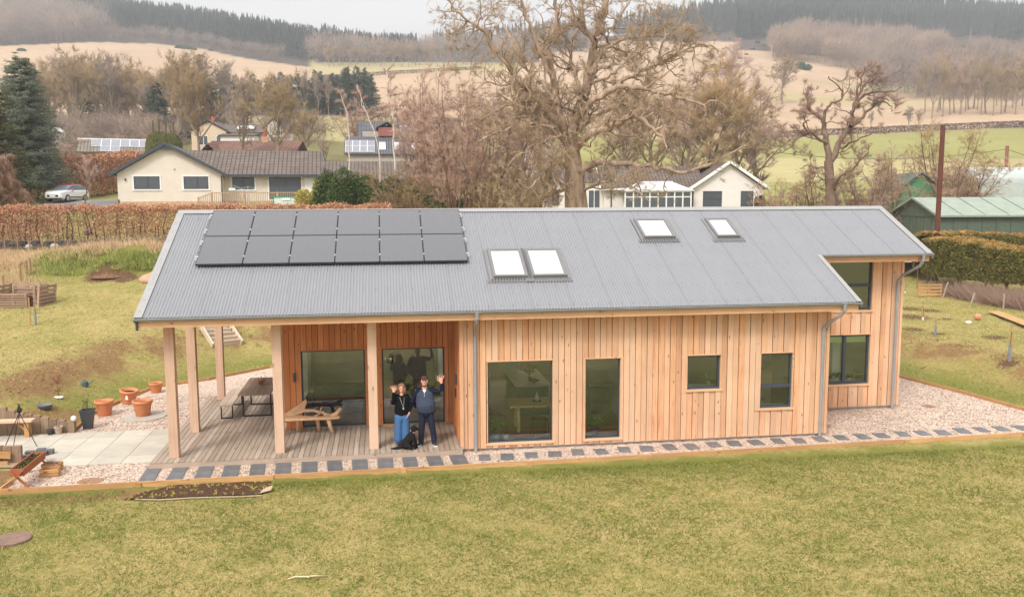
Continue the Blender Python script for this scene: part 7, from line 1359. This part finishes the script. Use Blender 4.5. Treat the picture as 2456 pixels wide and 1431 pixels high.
n = 60000; u = rg2.uniform(-20, 2480, n); D_ = rg2.uniform(24, 46, n); l = (u-1228)/F_/.9933*D_; X = CAM[0]+FH[0]*D_+FH[1]*l; Y = CAM[1]+FH[1]*D_-FH[0]*l; gd = gdist(X, Y); k = (gd > .15) & (Y > -.5) & ((gd < 1.6) | (gd > 3.6)) & (~((X > -5) & (X < 14) & (Y < 14))); X, Y = X[k], Y[k]; Z = GZ(X, Y); A_ = np.stack([X, Y, Z-.006], 1); d = rg2.normal(size=A_.shape)*.7; d[:, 2] = np.abs(d[:, 2])*.4+.6; m_ = np.clip(.45+.5*lf(X, Y, .7, 3)+rg2.normal(size=len(X))*.3, 0, 1)
m = MB(); cones(m, A_, A_+d*rg2.uniform(.04, .1, (len(X), 1)), .01, m_); o = m.build('garden_grass', LB); o['kind'] = 'stuff'; o['label'] = 'rougher grass of the side and back garden'; o['category'] = 'grass'
n = 90000; X = rg2.uniform(-22, 24, n); Y = rg2.uniform(-1, 22, n); gd = gdist(X, Y); k = (np.abs(gd-2.9+.4*lf(X, Y, 1.3, 2)) < rg2.uniform(0, 1.5, n)) & (gd > .8) & ((Y > 4) | (X < -9) | (X > 17)) & ~((X > -5) & (X < 14) & (Y < 16)); X, Y = X[k], Y[k]; Z = GZ(X, Y); A_ = np.stack([X, Y, Z-.006], 1); d = rg2.normal(size=A_.shape)*.8; d[:, 2] = np.abs(d[:, 2])*.3+.4; m_ = np.clip(.4+.5*lf(X, Y, 1.7, 5)+rg2.normal(size=len(X))*.35, 0, 1)
m = MB(); cones(m, A_, A_+d*rg2.uniform(.04, .13, (len(X), 1)), .012, m_); o = m.build('dead_grass', leafmat('dead_bank_grass', (108, 84, 54), (156, 126, 84), (204, 174, 126), .1)); o['kind'] = 'stuff'; o['label'] = 'matted brown dead grass on the earth banks'; o['category'] = 'grass'
n = 52000; X = rg2.uniform(-12, 17.4, n); Y = rg2.uniform(-1.45, 8, n); gd = gdist(X, Y); k = (gd < -.04) & ~((X > -7.6) & (X < 13.6) & (Y > -.32) & ~((X > 9.9) & (Y < 2.5))) & ~((X < -7.6) & (Y > .28) & (Y < 3.48)) & (X > -10.6); X, Y = X[k], Y[k]; c = np.stack([X, Y, np.full(len(X), .006)], 1)
d = rg2.normal(size=(len(X), 4, 3))*np.array([.017, .017, .008]); d[:, :, 2] = np.abs(d[:, :, 2]); V = (c[:, None]+d).reshape(-1, 3); i = np.arange(len(X))[:, None]*4; m = MB(); m.npadd(V, np.concatenate([i+[0, 1, 2], i+[0, 2, 3], i+[0, 3, 1], i+[1, 3, 2]]), np.repeat(rg2.uniform(0, 1, len(X)), 4)); o = m.build('gravel_chips', leafmat('gravel_chip', (160, 132, 114), (206, 186, 168), (226, 212, 198), .2)); o['kind'] = 'stuff'; o['label'] = 'loose pinkish stone chips of the gravel paths'; o['category'] = 'gravel'
# ================= PEOPLE AND DOG =================
def blob(chains, voxel, mat, name, parent, smooth_it=2):
    "limbs and masses laid out as overlapping lofts, fused into one continuous skin"
    m = MB()
    for ch in chains:
        if ch[0] == 'b': m.ball(ch[1], ch[2], 14, 10)
        else:
            P = [Vector(c[0]) for c in ch]; n = 12; R_ = []; M_ = len(P); px = None
            for i, p in enumerate(P):
                d = (P[min(i+1, M_-1)]-P[max(i-1, 0)]).normalized(); ref = Vector((1, 0, 0)) if abs(d.x) < .9 else Vector((0, 0, 1)); y = d.cross(ref).normalized(); x = y.cross(d).normalized(); rx = ch[i][1]; ry = ch[i][2] if len(ch[i]) > 2 else rx
                R_.append([p+x*(rx*math.cos(2*PI*k/n))+y*(ry*math.sin(2*PI*k/n)) for k in range(n)])
            m.rings(R_)
            for q, c in ((P[0], ch[0]), (P[-1], ch[-1])):
                rr = min(c[1], c[2] if len(c) > 2 else c[1]); m.ball(q, rr, 10, 8)
    o = m.build(name, mat, parent, smooth=True); r = o.modifiers.new('fuse', 'REMESH'); r.mode = 'VOXEL'; r.voxel_size = voxel; r.use_smooth_shade = True
    s = o.modifiers.new('relax', 'SMOOTH'); s.factor = .5; s.iterations = smooth_it; return o
SKIN = NT('skin'); SKIN = SKIN.bsdf(SKIN.mix(SKIN.noise(6, 3), srgb(216, 158, 134), srgb(232, 180, 156)), .55, .35)
DEN = simple('blue_denim', (74, 112, 156), .14, 14, .9, .1, .3); BKN = simple('black_knit', (22, 22, 24), .2, 40, .95, .1, .5); NAVY = simple('navy_sleeve', (30, 34, 52), .15, 20, .95, .1, .3); VEST = simple('slate_gilet', (66, 74, 92), .1, 16, .9, .1, .4); TRO = simple('dark_navy_trousers', (44, 46, 62), .15, 14, .95, .1, .3); HAIR = simple('light_brown_hair', (142, 106, 82), .3, 30, .6, .3, .8, .01, (1, 1, .2)); BEARD = simple('brown_beard', (120, 80, 60), .3, 40, .9); CAP = simple('maroon_cap', (92, 58, 58), .1, 20, .9); SOLE = WPVC; EYE = simple('eye_dark', (40, 30, 28), 0, 3, .3)
def hand(wr, dirv, palm_n, s=1., curl=.12, side=1):
    "palm, four unequal fingers and a thumb from a wrist; palm_n: direction the palm faces"
    w = Vector(wr); d = Vector(dirv).normalized(); n = Vector(palm_n).normalized(); x = d.cross(n).normalized()*side; C_ = []
    C_.append([(w, .024*s, .02*s), (w+d*.04*s, .034*s, .017*s), (w+d*.085*s, .036*s, .014*s)])
    C_[0] = [(p, a, b) for p, a, b in C_[0]]
    for k, (o_, L) in enumerate(((-.034, .068), (-.011, .08), (.012, .075), (.034, .058))):
        b = w+d*.08*s+x*o_*s; sp = x*(o_*.75)*s; m1 = b+(d*L*.5+sp*.6)*s+n*curl*.01; e = b+(d*L)*s+sp*1.4+n*curl*.05; C_.append([(b, .0115*s), (m1, .0108*s), (e, .0092*s)])
    b = w+d*.025*s-x*.024*s; C_.append([(b, .014*s), (b+d*.035*s-x*.035*s+n*.01, .012*s), (b+d*.065*s-x*.05*s+n*.012, .0095*s)]); return C_
def head(c, s=1., jaw=1.):
    "skull, jaw, nose, ears; face towards -y"
    x, y, z = c; return [('b', (x, y, z+.015*s), (.074*s, .092*s, .105*s)), ('b', (x, y-.022*s, z-.055*s), (.056*s*jaw, .066*s, .062*s)), ('b', (x, y-.095*s, z-.012*s), (.013*s, .02*s, .022*s)), ('b', (x-.076*s, y+.0, z-.005), (.012*s, .022*s, .03*s)), ('b', (x+.076*s, y, z-.005), (.012*s, .022*s, .03*s)), [(Vector((x, y+.012, z-.2*s)), .056*s), (Vector((x, y+.004, z-.06*s)), .05*s)]]
def face(par, c, s, smile=True):
    x, y, z = c
    for q in (-1, 1): MB().ball((x+q*.028*s, y-.083*s, z+.012*s), (.011*s, .008*s, .006*s), 8, 6).build('eye', EYE, par); MB().tube([(x+q*.044*s, y-.08*s, z+.032*s), (x+q*.028*s, y-.09*s, z+.036*s), (x+q*.013*s, y-.091*s, z+.032*s)], .004*s, 5).build('eyebrow', HAIR, par)
    MB().ball((x, y-.084*s, z-.056*s), (.018*s, .007*s, .006*s), 10, 6).build('teeth', WPVC, par)
# man: origin on the deck between the feet, x to the right of the picture, -y to the camera
man = thing('person', 'bearded man in maroon flat cap, slate gilet and navy trousers, waving one raised hand', 'person', (-.86, .2, .162), -.1)
hc = (-.06, -.01, 1.665)
C_ = head(hc, 1.05, 1.1)+[[((-.06, .02, 1.48), .07), ((-.06, .02, 1.3), .17, .1), ((-.05, .01, 1.05), .17, .12), ((-.02, .01, .9), .15, .11)], [((-.1, .01, .86), .08), ((-.15, 0, .5), .05), ((-.17, .01, .1), .04)], [((.05, .01, .86), .08), ((.11, 0, .5), .05), ((.15, .01, .1), .04)],
  [((.13, .02, 1.42), .05), ((.3, 0, 1.38), .045), ((.37, -.02, 1.44), .04), ((.37, -.05, 1.62), .03)], [((-.26, .02, 1.42), .05), ((-.36, .05, 1.15), .042), ((-.3, .12, 1.0), .035), ((-.18, .15, .95), .028)]]
C_ += hand((.37, -.05, 1.63), (-.1, -.03, 1), (0, -1, 0), 1.28, .1, 1)+hand((-.2, .15, .95), (1, .05, -.2), (0, 1, 0), 1.0, .2, 1)
mb_ = blob(C_, .0055, SKIN, 'body', man, 1)
ch = blob([[((-.06, .02, 1.47), .075, .07), ((-.06, .02, 1.42), .17, .1), ((-.06, .015, 1.36), .225, .125), ((-.05, .0, 1.2), .232, .15), ((-.04, -.02, 1.05), .245, .185), ((-.03, -.01, .95), .235, .17), ((-.03, 0, .88), .22, .15)]], .012, VEST, 'gilet', man)
blob([[((.08, .03, 1.42), .085, .08), ((.2, .02, 1.4), .075), ((.31, 0, 1.375), .066), ((.385, -.02, 1.42), .058), ((.375, -.045, 1.59), .045)]], .011, NAVY, 'sleeve', man); blob([[((-.22, .03, 1.42), .085), ((-.32, .04, 1.28), .072), ((-.37, .06, 1.13), .064), ((-.31, .13, 1.0), .056), ((-.2, .155, .95), .045)]], .011, NAVY, 'sleeve', man)
blob([[((-.03, .0, .9), .226, .155), ((-.03, .0, .85), .225, .152)]], .012, NAVY, 'jersey_hem', man)
blob([[((-.03, .0, .88), .19, .13), ((-.03, .01, .8), .19, .13)], [((-.12, .01, .82), .105, .115), ((-.15, -.0, .5), .086, .09), ((-.165, .01, .3), .076, .08), ((-.17, .01, .07), .07, .08)], [((.06, .01, .82), .105, .115), ((.115, -.0, .5), .086, .09), ((.145, .01, .3), .076, .08), ((.165, .01, .07), .07, .08)]], .012, TRO, 'trousers', man)
for x, a in ((-.175, -.35), (.165, .2)):
    s_o = blob([[((x, .06, .045), .042, .042), ((x+a*.12, -.06, .045), .045, .04), ((x+a*.22, -.15, .035), .042, .03)]], .01, simple('dark_trainer', (62, 58, 60), .1, 20), 'shoe', man); MB().prism([(x-.045, .1, .0), (x+.045, .1, .0), (x+a*.22+.048, -.16, .0), (x+a*.22, -.2, .0), (x+a*.22-.048, -.16, .0)], (0, 0, .028)).build('sole', SOLE, s_o)
face(man, hc, 1.05); blob([('b', (hc[0], hc[1]-.045, hc[2]-.1), (.055, .05, .035)), ('b', (hc[0], hc[1]-.094, hc[2]-.038), (.034, .012, .009)), ('b', (hc[0]-.06, hc[1]-.01, hc[2]-.06), (.02, .04, .05)), ('b', (hc[0]+.06, hc[1]-.01, hc[2]-.06), (.02, .04, .05))], .006, BEARD, 'beard', man)
blob([('b', (hc[0], hc[1]+.005, hc[2]+.085), (.088, .108, .055)), [((hc[0]-.05, hc[1]-.085, hc[2]+.062), .018, .012), ((hc[0], hc[1]-.125, hc[2]+.058), .02, .01), ((hc[0]+.05, hc[1]-.085, hc[2]+.062), .018, .012)]], .008, CAP, 'flat_cap', man)
MB().tube([(-.06, -.105, 1.42), (-.06, -.15, 1.3)], .006, 5).build('zip', ALU, man); MB().prism([(-.11, -.085, 1.46), (-.01, -.085, 1.46), (-.06, -.115, 1.38)], (0, .02, 0)).build('shirt_collar', WPVC, man)
# woman
wo = thing('person', 'woman with light brown bob in black jumper and wide blue jeans, waving beside the man', 'person', (-1.5, .34, .162), -.1); hc = (.0, -.01, 1.475)
C_ = head(hc, .95)+[[((0, .02, 1.3), .06), ((0, .02, 1.2), .15, .085), ((0, .01, 1.0), .13, .09), ((0, 0, .85), .14, .1)], [((-.08, 0, .82), .08), ((-.1, 0, .45), .06), ((-.1, .0, .08), .04)], [((.08, 0, .82), .08), ((.1, 0, .45), .06), ((.1, .0, .08), .04)], [((-.15, .02, 1.25), .042), ((-.21, -.02, 1.1), .038), ((-.2, -.1, 1.25), .03), ((-.19, -.12, 1.4), .024)], [((.15, .02, 1.25), .042), ((.21, .04, 1.05), .036), ((.19, -.04, .86), .026)]]
C_ += hand((-.19, -.12, 1.4), (-.03, -.05, 1), (.1, -1, 0), 1.12, .1, -1)+hand((.19, -.05, .85), (-.4, -.1, -1), (-1, 0, 0), .9, .5, 1)
blob(C_, .0055, SKIN, 'body', wo, 1)
blob([[((0, .02, 1.31), .065, .06), ((0, .02, 1.26), .15, .09), ((0, .01, 1.2), .185, .115), ((0, -.01, 1.06), .18, .135), ((.0, -.01, .92), .19, .14), ((0, 0, .82), .19, .135)], [((-.13, .02, 1.25), .075), ((-.2, .0, 1.13), .066), ((-.22, -.04, 1.1), .062), ((-.2, -.1, 1.22), .05), ((-.19, -.12, 1.37), .04)], [((.13, .02, 1.25), .075), ((.2, .03, 1.1), .064), ((.22, .03, 1.02), .06), ((.2, -.03, .9), .046)]], .011, BKN, 'jumper', wo)
blob([[((0, 0, .84), .165, .12), ((0, 0, .72), .18, .13)], [((-.085, 0, .75), .105, .125), ((-.1, 0, .45), .105, .115), ((-.105, 0, .14), .11, .12)], [((.085, 0, .75), .105, .125), ((.095, 0, .45), .1, .115), ((.1, 0, .14), .105, .12)]], .011, DEN, 'jeans', wo)
for x in (-.1, .1): blob([[((x, .04, .04), .036, .035), ((x, -.12, .03), .038, .026)]], .01, simple('dark_trainer', (62, 58, 60)), 'shoe', wo)
face(wo, hc, .95); blob([('b', (0, .025, 1.51), (.092, .1, .098)), ('b', (-.082, .01, 1.43), (.036, .06, .1)), ('b', (.082, .01, 1.43), (.036, .06, .1)), ('b', (0, .06, 1.42), (.09, .05, .1)), ('b', (-.03, -.06, 1.565), (.06, .035, .03)), ('b', (.045, -.055, 1.56), (.05, .035, .03))], .009, HAIR, 'hair', wo)
m = MB(); m.tube([(-.045, -.09, 1.26), (.02, -.14, 1.1), (.05, -.155, 1.02)], .004, 4); m.tube([(.07, -.07, 1.26), (.06, -.14, 1.1), (.05, -.155, 1.02)], .004, 4); m.ball((.05, -.16, .985), (.02, .01, .035), 8, 6); m.build('pendant', ALU, wo)
# dog, sitting side-on, looking to the right
dog = thing('dog', 'curly black dog with pale collar sitting at the feet of the couple', 'dog', (-1.3, -.08, .162), -.1)
DOGM = NT('black_fur'); f = DOGM.noise(60, 4); DOGM = DOGM.bsdf(DOGM.mix(f, srgb(14, 13, 14), srgb(40, 37, 37)), .75, .2, f, 1., .02)
blob([[((-.12, 0, .11), .12, .12), ((-.09, 0, .2), .115, .12), ((-.03, 0, .3), .095, .1), ((.03, 0, .38), .085, .09), ((.06, 0, .46), .065, .062)], ('b', (.05, 0, .28), (.08, .09, .12)), ('b', (.08, 0, .535), (.082, .07, .072)), [((.12, 0, .525), .048, .044), ((.19, 0, .505), .034, .032), ((.22, 0, .508), .026, .024)], ('b', (.045, -.07, .505), (.034, .02, .07)), ('b', (.045, .07, .505), (.034, .02, .07)),
  [((.06, -.055, .3), .05), ((.085, -.06, .16), .034), ((.09, -.06, .04), .03), ((.12, -.06, .022), .026)], [((.06, .055, .3), .05), ((.12, .06, .16), .034), ((.13, .06, .04), .03), ((.16, .06, .022), .026)], [((-.1, -.09, .14), .085, .06), ((-.02, -.11, .08), .05), ((.04, -.11, .028), .03)], [((-.1, .09, .14), .085, .06), ((-.02, .11, .08), .05), ((.04, .11, .028), .03)], [((-.22, 0, .07), .045), ((-.34, -.03, .04), .035), ((-.44, -.04, .03), .022), ((-.5, -.05, .035), .012)]], .009, DOGM, 'body', dog, 1)
o = MB(); o.tube([(.058+.062*math.cos(a), .07*math.sin(a), .45-.03*math.cos(a)) for a in np.linspace(0, 2*PI, 17)], .008, 5); o.build('collar', simple('pale_pink_collar', (220, 190, 190)), dog); MB().ball((.243, 0, .512), .013, 8, 6).build('nose', BLK, dog)
for s in (-1, 1): MB().ball((.14, s*.052, .555), .01, 8, 6).build('eye', EYE, dog)
# ================= AIR =================
t = NT('haze_air'); v = t.n('VolumePrincipled'); v.inputs['Color'].default_value = (.93, .95, .98, 1); v.inputs['Density'].default_value = .0006; v.inputs['Anisotropy'].default_value = .2; t.l(v.outputs[0], t.out.inputs['Volume'])
def _cam(l, D): return (CAM[0]+FH[0]*D+FH[1]*l, CAM[1]+FH[1]*D-FH[0]*l)
hb = MB(); q = [_cam(-1300, -60), _cam(1700, -60), _cam(1700, 1160), _cam(-1300, 1160)]; hb.prism([(x, y, -2.5) for x, y in q], (0, 0, 175)); o = hb.build('haze', t.m); o['kind'] = 'stuff'; o['label'] = 'thin pale haze lying over the valley'; o['category'] = 'haze'

# ---- labels: look-alikes told apart by their order across the picture ----
ORD = 'first second third fourth fifth sixth seventh eighth ninth tenth eleventh twelfth thirteenth fourteenth fifteenth sixteenth seventeenth eighteenth nineteenth'.split()
def ordinal(n):
    if n < 20: return ORD[n-1]
    t_ = ['twentieth', 'thirtieth', 'fortieth'][n//10-2]
    return t_ if n % 10 == 0 else ['twenty', 'thirty', 'forty'][n//10-2]+'-'+ORD[n % 10-1]
bpy.context.view_layer.update(); LB_ = {}
for o in COL.objects:
    if o.parent is None and 'label' in o and 'category' in o: LB_.setdefault(o['label'], []).append(o)
for lab, L_ in LB_.items():
    if len(L_) < 2: continue
    L_.sort(key=lambda o: float(vrow(*[np.array(c) for c in o.location])[0]))
    for i_, o in enumerate(L_): o['label'] = lab+', '+ordinal(i_+1)+' from left'
